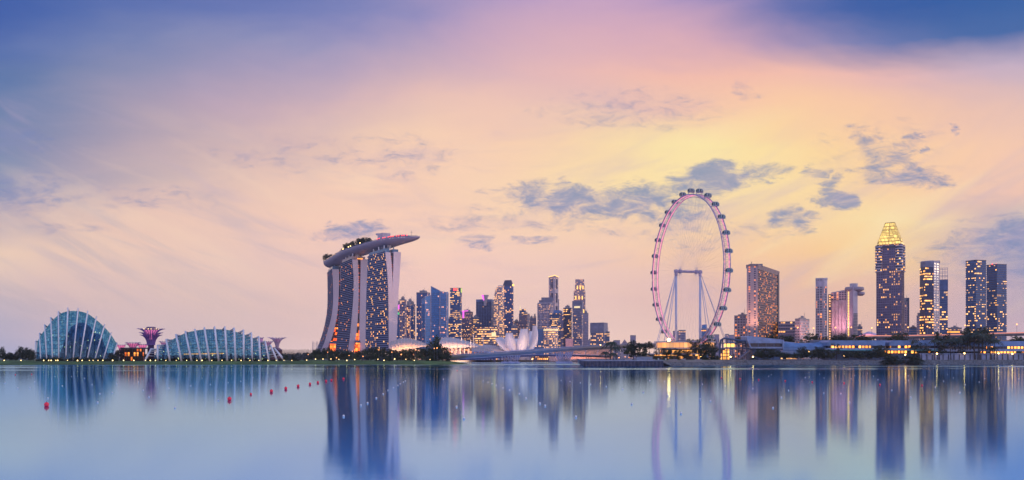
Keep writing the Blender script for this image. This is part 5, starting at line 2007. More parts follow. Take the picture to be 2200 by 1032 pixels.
for i in range(30):
    z = ZR + 2 + i * 2.15
    if z > gz(622, 1262):
        break
    p = (a + b) / 2 + nrm * .4
    w.box((p.x, p.y, z), ((b - a).length * .84, 1.4, 1.0), ((d.x, d.y, 0), (nrm.x, nrm.y, 0), (0, 0, 1)))
w.build('face_slats', M['spandrel_navy'], t)
w = MB()
c_ = Vector((gx(1834, 1275), 1272))
rr = 20.5 / F * 1272
z = gz(622.5, 1262)
pr_ = [(.55, -2.6), (.98, 0), (1.0, 1.6), (.92, 4.2), (.55, 4.6)]
w.loft([[(c_.x + math.cos(2 * math.pi * k / 24) * rr * r_, c_.y + math.sin(2 * math.pi * k / 24) * rr * .75 * r_, z + h) for k in range(24)] for r_, h in pr_], True, 0, True)
c3_ = c_ + Vector((8, -2))
w.loft([[(c3_.x + math.cos(2 * math.pi * k / 20) * rr * .42 * r_, c3_.y + math.sin(2 * math.pi * k / 20) * rr * .42 * r_, z - 6.2 + h * .8) for k in range(20)] for r_, h in pr_], True, 0, True)
w.build('saucer', mat('saucer_wall', (.36, .28, .33), .6), t)
w = MB()
w.prism(round_plan(1825.5, 1843, 1272, 16), z + 4.6, z + 9.4)
w.build('roof_drum', M['pale'], t)
tower('office_block', 'small grey block behind the foot of the saucer-topped hotel', 'office block', flat(1841, 1852.5, 1500), 701, A['office'], M['spandrel_grey'])
# pink-lit tent roof
t = thing('tent_roof', 'low pink and white lit tent roof left of the gold-topped tower', 'tent', (gx(1862, 1300), 1300, ZR))
w = MB()
rings = []
for i in range(17):
    f_ = i / 16
    rings.append([P(1843 + 40 * f_, 722 - 9.5 * math.sin(math.pi * min(f_ * 1.25, 1.0) * .5 + math.pi * max(0, f_ - .4) * .55), 1290), P(1846 + 36 * f_, 723 - 4 * math.sin(math.pi * f_), 1278)])
w.loft(rings, False)
w.build('canvas', mat('white_canvas', (.7, .5, .62), .6), t)
w = MB()
w.tube([r_[1] for r_ in rings], .9, 5)
w.build('edge_light', M['pinkled'], t)
w = MB()
for f_ in (2, 6, 10, 14):
    w.tube([rings[f_][1] - Vector((0, 0, 0)), Vector((rings[f_][1].x, rings[f_][1].y, ZR))], .3, 4)
    w.tube([rings[f_][0] + Vector((0, 0, 0)), Vector((rings[f_][0].x, rings[f_][0].y, ZR))], .3, 4)
w.build('post', M['white'], t)

# tower with a glowing gold lantern
poly = footprint(1883.3, 1936, 1942, 1400, 12)
t = thing('gold_topped_tower', 'violet office tower crowned by a glowing gold glass lantern', B, (*centre(poly), ZR))
Yc = 1400
w = MB()
w.prism(poly, ZR, gz(524, Yc))
w.build('wall', A['violet'], t)
M['violet_stone'] = mat('violet_stone', (.18, .15, .25), .7)
bands(t, poly, ZR, gz(528, Yc), 4.0, 1.6, .35, M['violet_stone'])
piers(t, poly, ZR, gz(527, Yc), 3.2, .95, .35, M['violet_stone'])
cx, cy = centre(poly)
for i in range(4):
    a = Vector(poly[i])
    c_ = a + (Vector((cx, cy)) - a) * .17
    circ = lambda r_: [(c_.x + r_ * math.cos(2 * math.pi * k / 12), c_.y + r_ * math.sin(2 * math.pi * k / 12)) for k in range(12)]
    w = MB()
    w.prism(circ(5.4), gz(582, Yc), gz(525, Yc))
    cb_ = w.build('corner_bay', A['darkglass'], t)
    w = MB()
    for kk in range(10):
        zz_ = gz(582, Yc) + kk * 4.4
        w.prism(circ(5.9), zz_ - .7, zz_ + .9)
    w.build('bay_bands', M['pale'], cb_)
w = MB()
w.prism(offset(poly, .5), gz(531.5, Yc), gz(527, Yc))
w.build('dark_band', M['dark'], t)
gold = facade('gold_lantern_glass', (.62, .38, .07), (.72, .46, .10), 5.0, 5.0, (.05, .95), (.06, .94), .97, ((1.0, 1.0, .42), (1.0, 1.12, .60)), es=.72, run=2, runmix=0, grough=.3, tint=.05)
ztb, ztt = gz(524, Yc), gz(475.5, Yc)
cx, cy = centre(poly)
tp = [(cx + (p[0] - cx) * .36, cy + (p[1] - cy) * .36) for p in poly]
b0 = [(cx + (p[0] - cx) * .985, cy + (p[1] - cy) * .985) for p in poly]
w = MB()
w.prism(b0, ztb, ztt, topoff=tp)
ln = w.build('lantern', gold, t)
w = MB()
for i in range(4):
    j = (i + 1) % 4
    for f_ in (0, .5):
        a = Vector(b0[i]).lerp(Vector(b0[j]), f_)
        b = Vector(tp[i]).lerp(Vector(tp[j]), f_)
        w.tube([(*a, ztb), (*b, ztt)], .45, 4)
    for h in (0.02, .16, .32, .5, .66, .82, 1.0):
        a = Vector(b0[i]).lerp(Vector(tp[i]), h)
        b = Vector(b0[j]).lerp(Vector(tp[j]), h)
        w.tube([(*a, ztb + (ztt - ztb) * h), (*b, ztb + (ztt - ztb) * h)], .4, 4)
w.build('lantern_frame', mat('gold_frame', (.75, .52, .16), .4), ln)
w = MB()
for i in range(4):
    for k in range(8):
        p = Vector(poly[i]).lerp(Vector(poly[(i + 1) % 4]), (k + .5) / 8)
        w.ball((p.x, p.y, ztb + 1.6), .8, 5, 4)
w.build_each('lantern_light', M['lamp_soft'], ln)
tower('office_tower', 'pink narrow tower hugging the right side of the gold-topped tower', B, flat(1939, 1949.3, 1480, 20), 645.5, A['pinkgrey'], M['stone'], top='plant')
tower('office_tower', 'thin plain navy tower behind the pink narrow one', B, flat(1943, 1953.6, 1520, 20), 640, A['glassdim'], None, top=None)
tower('office_block', 'low pale-blue office block right of the thin navy tower', 'office block', flat(1952, 1972, 1500, 30), 703, A['blue_dim'], M['spandrel_pale'], hb=1.0)
tower('office_tower', 'narrow pale tower left of the tower with the dark glass front', B, flat(1969.5, 1978, 1480, 20), 677, A['pinkgrey'], M['spandrel_pale'])
poly = chamfer(footprint(1975.5, 2003, 2020.5, 1380, 28), .22)
t = tower('apartment_tower', 'pale octagonal tower with a dark glass front full of yellow windows', B, poly, 562, A['office'], M['spandrel_pale'], fh=3.8, hb=1.4, pr=(7, .9, .35, M['spandrel_pale']), top=None)
parapet(t, poly, t['_z1'], 1.5, M['pale'])
Yc = min(p[1] for p in poly)
w = MB()
a, b = P(1987.5, 700, Yc - 2.0), P(2007.5, 700, Yc - 2.0)
zA, zB = ZR, gz(574.5, Yc)
Lq = b.x - a.x
pts_ = [(a.x, Yc - 2.2), (b.x, Yc - 2.2 + 2.0), (b.x, Yc + 16), (a.x, Yc + 16)]
w.prism(pts_, zA, zB)
w.build('glass_front', A['darkglass'], t)
w = MB()
w.prism([(a.x, Yc - 2.6), (b.x, Yc - .6), (b.x, Yc + 14), (a.x, Yc + 14)], zB + .2, gz(562, Yc))
w.build('crown_wall', M['spandrel_grey'], t)
w = MB()
w.prism(flat(2006, 2019.5, 1398, 16), t['_z1'], gz(558, Yc))
w.prism(flat(1979, 2008, 1400, 16), t['_z1'], gz(560.5, Yc))
w.build('roof_plant', M['pale'], t)
poly = flat(2019, 2036, 1450, 24)
t = tower('office_tower', 'narrow glass tower with an open steel frame on its roof', B, poly, 600.5, A['navylit'], M['spandrel_blue'], hb=.8, top=None)
w = MB()
za, zb_ = gz(600.5, 1450), gz(576, 1450)
for i in range(4):
    a, b = Vector(poly[i]), Vector(poly[(i + 1) % 4])
    for f_ in (0, .33, .66):
        p = a.lerp(b, f_)
        w.tube([(*p, za), (*p, zb_)], .35, 4)
    for h in (.33, .66, 1):
        w.tube([(*a, za + (zb_ - za) * h), (*b, za + (zb_ - za) * h)], .35, 4)
w.build('roof_frame', M['spandrel_pale'], t)
w = MB()
w.prism(offset(poly, .5), gz(624, 1450), gz(601, 1450))
w.build('plain_band', M['spandrel_blue'], t)
t = tower('office_block', 'low hall with an orange lit forecourt between the glass tower and the twins', 'office block', flat(2036, 2066, 1500, 30), 703.5, A['office'], M['spandrel_grey'])
w = MB()
w.prism(flat(2035, 2062, 1300, 6), gz(715, 1300), gz(712, 1300))
w.build('lit_canopy', M['orange_lit'], t)
poly = footprint(2075, 2097, 2118.5, 1500, 42)
t = tower('twin_tower', 'taller of two navy twin towers dotted with yellow windows', B, poly, 560, A['twin'], M['spandrel_navy'], hb=1.2, top=None, par=M['spandrel_navy'])
parapet(t, poly, t['_z1'], 1.5, M['spandrel_navy'])
w = MB()
w.prism(flat(2088, 2110, 1510, 30), t['_z1'], gz(558, 1500))
w.build('roof_plant', M['spandrel_navy'], t)
poly = footprint(2119.8, 2142, 2162.5, 1520, 42)
t = tower('twin_tower', 'shorter of two navy twin towers at the far right', B, poly, 569, A['twin'], M['spandrel_navy'], hb=1.2, top=None)
parapet(t, poly, t['_z1'], 1.5, M['spandrel_navy'])
w = MB()
w.prism(flat(2132, 2158, 1532, 30), t['_z1'], gz(567, 1520))
w.build('roof_plant', M['spandrel_navy'], t)
w = MB()
for x_ in (2132, 2140):
    w.ball(P(x_, 568, 1524), 1.0, 5, 4)
w.build_each('red_light', M['red_lit'], t)


# ---------------------------------------------------------------- sea wall and right-bank buildings
t = thing('sea_wall', 'dark ribbed sheet-pile sea wall below the palms and round trees', 'sea wall', (gx(1340, 676), 678, 0))
w = MB()
q0, q1, q2 = Vector((gx(1257.5, 668), 671.0)), Vector((gx(1424, 688), 687.0)), Vector((gx(1246, 900), 900))
for a, b in ((q0, q1), (q2, q0)):
    d = (b - a).normalized()
    n_ = Vector((d.y, -d.x))
    L = (b - a).length
    k = int(L / 1.5)
    ring = []
    for i in range(k * 2 + 1):
        off = .5 if (i // 2) % 2 else 0.0
        p = a + d * (L * ((i + 1) // 2 * 2) / (2 * k) if False else L * i / (2 * k)) + n_ * (.55 if i % 4 in (0, 1) else 0.05)
        ring.append(p)
    w.loft([[(*p, -1) for p in ring], [(*p, ZR - .6) for p in ring]], False)
w.build('piles', M['pile'], t)
w = MB()
for a, b in ((q0, q1), (q2, q0)):
    d = (b - a).normalized()
    n_ = Vector((d.y, -d.x))
    w.prism([tuple(a + n_ * .8), tuple(b + n_ * .8), tuple(b - n_ * 1.6), tuple(a - n_ * 1.6)], ZR - .6, ZR + .12)
w.build('cap_beam', M['concrete'], t)
w = MB()
for a, b in ((q0, q1),):
    for i in range(40):
        p = a.lerp(b, i / 40)
        w.tube([(*p, ZR), (*p, ZR + 1.1)], .07, 4)
    for h in (.55, 1.1):
        w.tube([(*a, ZR + h), (*b, ZR + h)], .05, 4)
w.build('railing', M['grey'], t)

# rounded three-storey terminal in front of the wheel
t = thing('wheel_terminal', 'rounded glass terminal with flat oval roof below the wheel', 'terminal', (gx(1475, 870), 872, ZR))


def stadium(xa, xb, Y, dep, n=8):
    r_ = dep / 2
    xa_, xb_ = gx(xa, Y) + r_, gx(xb, Y) - r_
    pts = []
    for k in range(n + 1):
        a = -math.pi / 2 + math.pi * k / n
        pts.append((xb_ + r_ * math.cos(a), Y + r_ + r_ * math.sin(a)))
    for k in range(n + 1):
        a = math.pi / 2 + math.pi * k / n
        pts.append((xa_ + r_ * math.cos(a), Y + r_ + r_ * math.sin(a)))
    return pts


tg = facade('terminal_glazing', (.30, .24, .20), (.30, .20, .13), 4.0, 9.0, (.04, .96), (.02, .98), .80, ((1, .55, .22), (1, .72, .40)), es=.75, run=2, runmix=.5)
tg2 = facade('terminal_lower_glazing', (.08, .06, .06), (.06, .05, .06), 3.4, 4.0, (.06, .94), (.10, .80), .62, ((1, .50, .12), (1, .72, .30)), es=1.2, run=2, runmix=.5)
YT = 862
for xa, xb, y0_, y1_, nm, mm_, off_ in ((1411, 1546, 736, 733.4, 'roof', M['pale'], 0), (1416, 1542, 747.4, 736, 'gallery_glazing', tg, 2), (1424, 1534, 749.6, 747.4, 'floor_slab', M['pale'], 1), (1424, 1530, 759.6, 749.6, 'middle_glazing', tg2, 4),
                                        (1393, 1524, 761.8, 759.6, 'floor_slab', M['pale'], 0), (1398, 1522, 765.6, 761.8, 'shop_front', tg2, 2), (1400, 1520, 773, 765.6, 'ground_front', facade('ground_front_dark', (.08, .05, .06), (.05, .04, .05), 3.0, 5.0, (.1, .9), (.1, .7), .25, ((1, .4, .1), (1, .6, .2)), es=.9, run=1, runmix=0), 3)):
    w = MB()
    w.prism(stadium(xa, xb, YT + off_, 34 - off_), max(gz(y0_, YT), ZR - .5), gz(y1_, YT))
    w.build(nm, mm_, t)
w = MB()
w.prism(stadium(1435, 1520, YT + 8, 18), gz(733.4, YT), gz(731.8, YT))
w.build('roof_upstand', M['concrete'], t)

# steel frame with stair at the start of the long pit building
t = thing('steel_stair_frame', 'open blue-grey steel frame with a stair and yellow lit floors', 'building', (gx(1575, 850), 856, ZR))
Yf = 846
w = MB()
for px in (1552, 1561, 1570, 1582, 1594, 1604):
    for dy_ in (0, 14):
        w.tube([(gx(px, Yf), Yf + dy_, ZR), (gx(px, Yf), Yf + dy_, gz(727 + max(0, px - 1560) * .12, Yf))], .35, 5)
w.tube([P(1547, 770, Yf), P(1546.5, 745, Yf), P(1549, 731, Yf), P(1556, 727, Yf), P(1608, 735, Yf)], 1.1, 6)
w.tube([P(1547, 770, Yf + 14), P(1546.5, 745, Yf + 14), P(1549, 731, Yf + 14), P(1556, 727, Yf + 14), P(1608, 735, Yf + 14)], 1.1, 6)
for y_ in (737.5, 748.4):
    w.tube([P(1548, y_, Yf), P(1608, y_, Yf)], .5, 5)
w.build('frame', M['blue_steel'], t)
w = MB()
w.prism([(gx(1548, Yf), Yf - 1), (gx(1612, Yf), Yf - 1), (gx(1612, Yf), Yf + 16), (gx(1548, Yf), Yf + 16)], gz(749.6, Yf), gz(747.8, Yf))
w.build('platform', M['blue_steel'], t)
w = MB()
w.loft([[P(1547, 745, Yf - 1), P(1547, 745, Yf + 18)], [P(1549, 731, Yf - 1), P(1549, 731, Yf + 18)], [P(1556, 726.6, Yf - 1), P(1556, 726.6, Yf + 18)], [P(1610, 735, Yf - 1), P(1610, 735, Yf + 18)]], False)
w.build('roof_sheet', M['dark'], t)
w = MB()
w.box(P(1567, 742, Yf + 9), (gx(1577, Yf) - gx(1557, Yf), 4, 8 * Yf / F))
w.build('upper_lit_room', M['yellow_lit'], t)
w = MB()
w.prism([(gx(1551, Yf), Yf + 6), (gx(1570, Yf), Yf + 6), (gx(1570, Yf), Yf + 12), (gx(1551, Yf), Yf + 12)], ZR, gz(750, Yf))
w.build('lower_lit_room', facade('lower_lit_room_front', (.10, .06, .05), (.2, .1, .05), 2.2, 3.1, (.12, .88), (.08, .88), .75, ((1, .50, .12), (1, .72, .30)), es=1.3, run=1, runmix=0), t)
for s in (0, 4):
    w = MB()
    w.tube([P(1585 + s * .5, 772.5, Yf - 5), P(1611, 751 + s * .3, Yf - 5)], .55, 4)
    w.tube([P(1588 + s * .5, 772.5, Yf - 2), P(1614, 751 + s * .3, Yf - 2)], .55, 4)
    if s == 0:
        for i in range(14):
            f_ = i / 14
            c_ = P(1586, 772.5, Yf - 5).lerp(P(1612, 751, Yf - 5), f_)
            w.box((c_.x, c_.y + 1.6, c_.z), (1.2, 3.0, .18))
    w.build('stair', M['pale'] if s else M['blue_steel'], t)
w = MB()
for px in (1577, 1590, 1599):
    w.tube([P(px, 772.5, Yf + 3), P(px + 6, 750, Yf + 3)], .3, 4)
w.build('bracing', M['blue_steel'], t)

# pit building: hammerhead end, curved link, long halls
pitglass = facade('dark_strip_windows', (.10, .13, .20), (.012, .02, .05), 7.5, 6.0, (.04, .96), (.02, .98), .03, es=.8, run=1, runmix=0, grough=.06)
pitlit = facade('orange_strip_windows', (.10, .10, .16), (.05, .05, .10), 3.2, 4.0, (.14, .80), (.04, .96), .70, ((1, .40, .06), (1, .62, .18)), es=2.4, run=6, runmix=.4)
M['pit_wall'] = mat('blue_grey_cladding', (.13, .20, .36), .5, .1)
M['pit_trim'] = mat('pale_blue_trim', (.30, .36, .52), .45)
M['teal_awning'] = mat('teal_awning', (.12, .38, .42), .6)


def slabprofile(parent, name, cols, Y, dep, m, prof=None):
    """cols: (px, top y, bottom y): a long piece with given outline and depth."""
    w = MB()
    rings = []
    for px, a, b in cols:
        T, Bt = P(px, a, Y), P(px, b, Y)
        rings.append([(T.x, Y, T.z), (T.x, Y + dep, T.z + .4), (T.x, Y + dep, Bt.z), (T.x, Y, Bt.z)])
    w.loft(rings, True, 0, True)
    return w.build(name, m, parent)


t = thing('pit_pavilion', 'blue-grey wedge-roofed pavilion with a dark ribbon window at the frame end', 'building', (gx(1645, 845), 855, ZR))
slabprofile(t, 'roof_fascia', [(1605.5, 723.5, 731), (1608, 722, 737.8), (1640, 725.6, 737.8), (1676, 729.4, 737.8), (1683, 731, 738.5)], 838, 24, M['pit_trim'])
w = MB()
w.prism([(gx(1612, 840), 840), (gx(1681, 840), 840), (gx(1681, 840), 860), (gx(1612, 840), 860)], gz(745.6, 840), gz(737.8, 840))
w.build('ribbon_window', pitglass, t)
slabprofile(t, 'sill_beam', [(1614, 745.6, 749), (1681, 745.6, 749)], 837.5, 23, M['pit_trim'])
w = MB()
for px in (1606, 1683):
    w.tube([P(px, 731, 837), P(px + (8 if px < 1650 else -1), 749, 837)], .7, 5)
w.build('raked_edge', M['pit_trim'], t)
w = MB()
w.prism([(gx(1619, 842), 846), (gx(1679, 842), 846), (gx(1679, 842), 866), (gx(1619, 842), 866)], ZR, gz(749, 842))
w.build('lower_wall', M['pit_wall'], t)
t = thing('pit_link', 'smooth curved blue-grey hall between the pavilion and the long building', 'building', (gx(1730, 850), 862, ZR))
w = MB()
rings = []
for i in range(19):
    px = 1682 + 98 * i / 18
    yt = 731 + 5.2 * min(1, i / 8) ** .7 - (3.0 * max(0, (i - 15) / 3))
    yq = [(0, 768), (0, 752), (.6, 746), (2.2, 741.5), (5, 738), (9, 736)]
    row = []
    for d_, y_ in yq:
        yy = 768 - (768 - y_) * (768 - yt) / (768 - 736)
        p = P(px, yy, 848)
        row.append((p.x, 848 + d_ * 1.6, max(p.z, ZR)))
    row.append((row[-1][0], 880, row[-1][2] + .3))
    rings.append(row)
w.loft(rings, False)
w.build('curved_skin', M['blue_roof'], t, smooth=True)
w = MB()
for y_ in (746.2, 752.6):
    w.tube([P(1683, y_, 846.6), P(1778, y_, 846.6)], .14, 4)
for px in (1694, 1720, 1750):
    w.tube([P(px, 752, 847.2), P(px, 768, 847.2)], .12, 4)
w.build('cladding_joints', M['blue_steel'], t)
w = MB()
w.box(P(1691, 757.5, 847), (12, .6, 3.0))
w.build('pale_panel', M['pit_trim'], t)
t = thing('roof_cabin', 'small dark plant cabin on the flat roof of the curved link', 'plant cabin', (gx(1763, 866), 868, gz(736.3, 848)))
w = MB()
w.prism([(gx(1747, 866), 866), (gx(1781, 866), 866), (gx(1781, 866), 876), (gx(1747, 866), 876)], gz(736, 848), gz(730.6, 866))
w.build('wall', M['grey'], t)

for (xa, xb, label, lit_rng) in ((1778, 1902, 'long blue-grey hall with an orange window ribbon above a teal awning', (1783, 1872)), (1911, 2016, 'blue-grey hall between the round bushes and the palm cluster', (1911, 1957)),
                                 (2018, 2230, 'long blue-grey hall behind the palms at the far right with two orange window rows', (2117, 2230))):
    t = thing('pit_hall', label, 'building', (gx((xa + xb) / 2, 845), 858, ZR))
    dyy = 0 if xa < 2000 else 1.6
    slabprofile(t, 'roof_fascia', [(xa, 736 + dyy, 743 + dyy), (xa + 8, 731.6 + dyy, 743 + dyy), (xb, 731.6 + dyy, 743 + dyy)], 838, 30, M['blue_roof'])
    w = MB()
    w.prism([(gx(xa + 2, 842), 842), (gx(xb, 842), 842), (gx(xb, 842), 864), (gx(xa + 2, 842), 864)], gz(748.4 + dyy, 842), gz(743 + dyy, 842))
    w.build('dark_ribbon_window', pitglass, t)
    w = MB()
    a_, b_ = lit_rng
    w.prism([(gx(a_ + 3, 841.2), 841.2), (gx(b_ - 1, 841.2), 841.2), (gx(b_ - 1, 841.2), 843), (gx(a_ + 3, 841.2), 843)], gz(748.2 + dyy, 842), gz(743.2 + dyy, 842))
    w.build('lit_ribbon_window', pitlit, t)
    slabprofile(t, 'floor_beam', [(xa + 2, 748.4 + dyy, 751.8 + dyy), (xb, 748.4 + dyy, 751.8 + dyy)], 837, 28, M['pit_trim'])
    slabprofile(t, 'awning', [(xa + 4, 751.8 + dyy, 753.6 + dyy), (xb, 751.8 + dyy, 753.6 + dyy)], 833, 8, M['teal_awning'] if xa < 2000 else M['pit_trim'])
    w = MB()
    w.prism([(gx(xa + 4, 845), 845), (gx(xb, 845), 845), (gx(xb, 845), 866), (gx(xa + 4, 845), 866)], ZR, gz(753.6 + dyy, 845))
    w.build('lower_wall', M['pit_wall'], t)
    if xa > 1900:
        w = MB()
        w.prism([(gx(a_ - 12, 844), 844), (gx(b_ + 50, 844), 844), (gx(b_ + 50, 844), 846), (gx(a_ - 12, 844), 846)], gz(759.4, 844), gz(754 + dyy, 844))
        w.build('lower_lit_windows', pitlit, t)
# colonnade wall on the promenade at the right
t = thing('promenade_wall', 'pale blue promenade wall divided by dark posts below the palms', 'wall', (gx(2100, 828), 828, ZR))
w = MB()
w.prism([(gx(1978, 830), 830), (gx(2260, 830), 830), (gx(2260, 830), 831.5), (gx(1978, 830), 831.5)], ZR, gz(761, 830))
w.build('wall_panel', mat('pale_blue_wall', (.30, .34, .48), .6), t)
w = MB()
for i in range(24):
    px = 1980 + i * 11.6
    w.box(P(px, 766, 829.6), (.55, .8, 6.2))
w.build('post', M['dark'], t)
slabprofile(t, 'coping', [(1977, 760.2, 761.4), (2262, 760.2, 761.4)], 829, 3.2, M['pit_trim'])

# expressway
t = thing('expressway', 'elevated expressway with an orange car light trail along its edge behind the blue-grey halls', 'viaduct', (gx(2040, 1060), 1060, ZR))
w = MB()
rings, rl = [], []
for px, y_ in ((1838, 724.4), (1880, 721.6), (1920, 721.8), (1960, 721.2), (2010, 720.4), (2060, 719), (2110, 717.2), (2160, 716), (2240, 714)):
    p = P(px, y_, 1060)
    rings.append([(p.x, p.y, p.z), (p.x, p.y + 16, p.z), (p.x, p.y + 16, p.z - 2), (p.x, p.y + 12, p.z - 3.6), (p.x, p.y + 4, p.z - 3.6), (p.x, p.y, p.z - 1.6)])
    rl.append(Vector((p.x, p.y - .25, p.z + .1)))
w.loft(rings, True, 0, True)
w.build('deck', M['concrete'], t)
w = MB()
w.tube(rl, .55, 4, 0, False)
w.build('car_light_trail', emis('orange_trail_glow', (1.0, .34, .22), .75), t)  # glowing strip added in place of the blurred trail of car lights
w = MB()
for i in range(0, 9):
    px = 1850 + i * 43
    w.tube([(gx(px, 1067), 1067, ZR), (gx(px, 1067), 1067, gz(724, 1060))], 1.1, 8)
w.build('column', M['concrete'], t)
t = thing('slip_road', 'lower curved slip road rising at the right edge behind the hall roof', 'viaduct', (gx(2150, 960), 960, ZR))
w = MB()
rings = []
for px, y_ in ((2085, 737), (2110, 735.2), (2140, 733), (2170, 730.8), (2250, 726)):
    p = P(px, y_, 960)
    rings.append([(p.x, p.y, p.z), (p.x, p.y + 9, p.z), (p.x, p.y + 9, p.z - 2.4), (p.x, p.y, p.z - 2.4)])
w.loft(rings, True, 0, True)
w.build('deck', mat('warm_concrete', (.40, .26, .22), .8), t)
w = MB()
for px in (2105, 2150, 2195):
    w.tube([(gx(px, 964), 964, ZR), (gx(px, 964), 964, gz(735, 960))], .9, 8)
w.build('column', M['concrete'], t)

# ---------------------------------------------------------------- lamps
def lamp_proto():
    mb = MB()
    mb.tube([(0, 0, 0), (0, 0, 1)], .018, 5)
    me1 = mb.mesh('pole', M['grey'])
    mb = MB()
    mb.ball((0, 0, 0), .62, 6, 5)
    me2 = mb.mesh('lamp_globe', M['lamp'])
    mb = MB()
    mb.ball((0, 0, 0), .85, 6, 5)
    me3 = mb.mesh('lamp_globe', M['lampo'])
    mb = MB()
    mb.ball((0, 0, 0), .5, 6, 5)
    me4 = mb.mesh('lamp_globe', M['lampb'])
    return me1, me2, me3, me4


LP = lamp_proto()
lamp_n = 0


def lamp(name, label, px, py, Y, zb, group, orange=False, s=1.0):
    top = P(px, py, Y)
    t = thing(name, label, 'street lamp' if name == 'street_lamp' else 'lamp', (top.x, top.y, zb), group)
    h = max(top.z - zb, .8)
    o = bpy.data.objects.new('pole', LP[0])
    COL.objects.link(o)
    o.parent = t
    k = 10 if name == 'street_lamp' else 5
    o.scale = (k, k, h)
    g = bpy.data.objects.new('lamp_globe', LP[2] if orange else (LP[3] if name in ('promenade_lamp', 'bridge_lamp') else LP[1]))
    COL.objects.link(g)
    g.parent = t
    g.location = (0, 0, h)
    g.scale = (s, s, s)
    return t


for px, py, lab in ((1714, 704.3, 'in front of the pink-striped corner block'), (1748, 705.5, 'at the left foot of the slim hotel tower'), (1795, 704.3, 'before the left half of the saucer-topped hotel'), (1829, 703.7, 'before the saucer hotel stair core'),
                    (1873, 705, 'left of the gold-topped tower'), (1909.8, 703.3, 'before the gold-topped tower foot'), (1951, 703.6, 'right of the thin navy tower'), (1992.3, 701.8, 'before the dark glass front'),
                    (2073.5, 699.5, 'at the left edge of the taller twin tower'), (2107.7, 699.8, 'before the taller twin tower foot'), (2154.8, 696.9, 'before the shorter twin tower foot'), (2184.6, 697.2, 'alone against the sky at the far right')):
    lamp('street_lamp', 'tall thin expressway lamp glowing orange ' + lab, px, py, 1064, gz(721, 1060), 'orange expressway lamps', True, .95)
for px, py, lab in ((1505.5, 766, 'on the lawn below the round terminal'), (1569.5, 767, 'in front of the steel stair frame'), (1617.5, 767, 'by the foot of the wedge-roofed pavilion'), (1738, 757, 'between trees before the curved link'), (1813, 764.5, 'between trees before the long hall'), (1945, 762.5, 'above the two round bushes'),
                    (2013, 760, 'at the left end of the palm cluster'), (2072, 759.5, 'below the middle of the palm cluster'), (2145.5, 759.5, 'right of the palm cluster on the promenade'), (2175, 760.5, 'farthest right on the promenade')):
    lamp('promenade_lamp', 'bright white-yellow promenade lamp ' + lab, px, py, 826, ZR, 'promenade lamps on the right bank', False, 1.15)
for px, py, lab in ((1290, 742, 'left one of two on the right end of the bridge'), (1304.5, 742.5, 'right one of two on the right end of the bridge'), (1437, 731, 'at the foot of the wheel left rim')):
    lamp('bridge_lamp', 'strong white lamp with ' + lab, px, py, 1002 if px < 1400 else 868, gz(744, 1002) if px < 1400 else ZR, 'bridge lamps', False, 1.3 if px < 1400 else 3.2)
zlab = 'small yellow path lamp along the grass bank below the tall dome'
for px in [9, 45, 93.8, 104.5, 110, 120, 124, 145, 166.5, 176.5, 192, 200, 210.5, 221, 242, 265.5, 287.5]:
    lamp('path_lamp', zlab if px < 250 else 'small yellow path lamp on the grass bank below the orange pavilion', px, 775.2 + random.uniform(-.8, .8), 832, ZL, 'path lamps on the grass bank', False, random.uniform(.5, .9))
for px in [312.5, 323, 334, 356.5, 378.5, 401, 423, 434, 455, 477, 497.5, 518, 537, 556, 575.5, 593.5, 610]:
    lamp('path_lamp', 'small yellow path lamp along the grass bank below the conservatory ribs', px, 776.2 + random.uniform(-.8, .8), 832, ZL, 'path lamps on the grass bank', False, random.uniform(.45, .8))
for px in [627, 659, 678, 694, 711, 728, 745, 762, 812, 825, 848, 872, 890, 924]:
    lamp('path_lamp', 'small yellow path lamp in the dark tree belt below the curved hotel', px, 778 + random.uniform(-5, .5) - 2, 836, ZL, 'path lamps in the tree belt', False, random.uniform(.45, .8))
for px, py in ((662, 762), (723, 769), (750, 764), (780, 766), (814, 752), (842, 757), (862, 762), (893, 752), (933, 749), (939, 748), (757, 755), (704, 757)):
    lamp('path_lamp', 'small orange lamp shining between tree crowns below the curved hotel', px, py, 834, ZL, 'lamps among the tree crowns', True, random.uniform(.35, .6))
for px in [1330, 1343, 1352, 1400, 1422, 1468, 1533]:
    lamp('path_lamp', 'small orange lamp at ground level among the trees left of the wheel terminal' if px < 1395 else 'small orange lamp on the lawn in front of the wheel terminal', px, 768 + random.uniform(-2, 1), 850, ZR, 'ground lamps on the right bank', True, random.uniform(.4, .65))
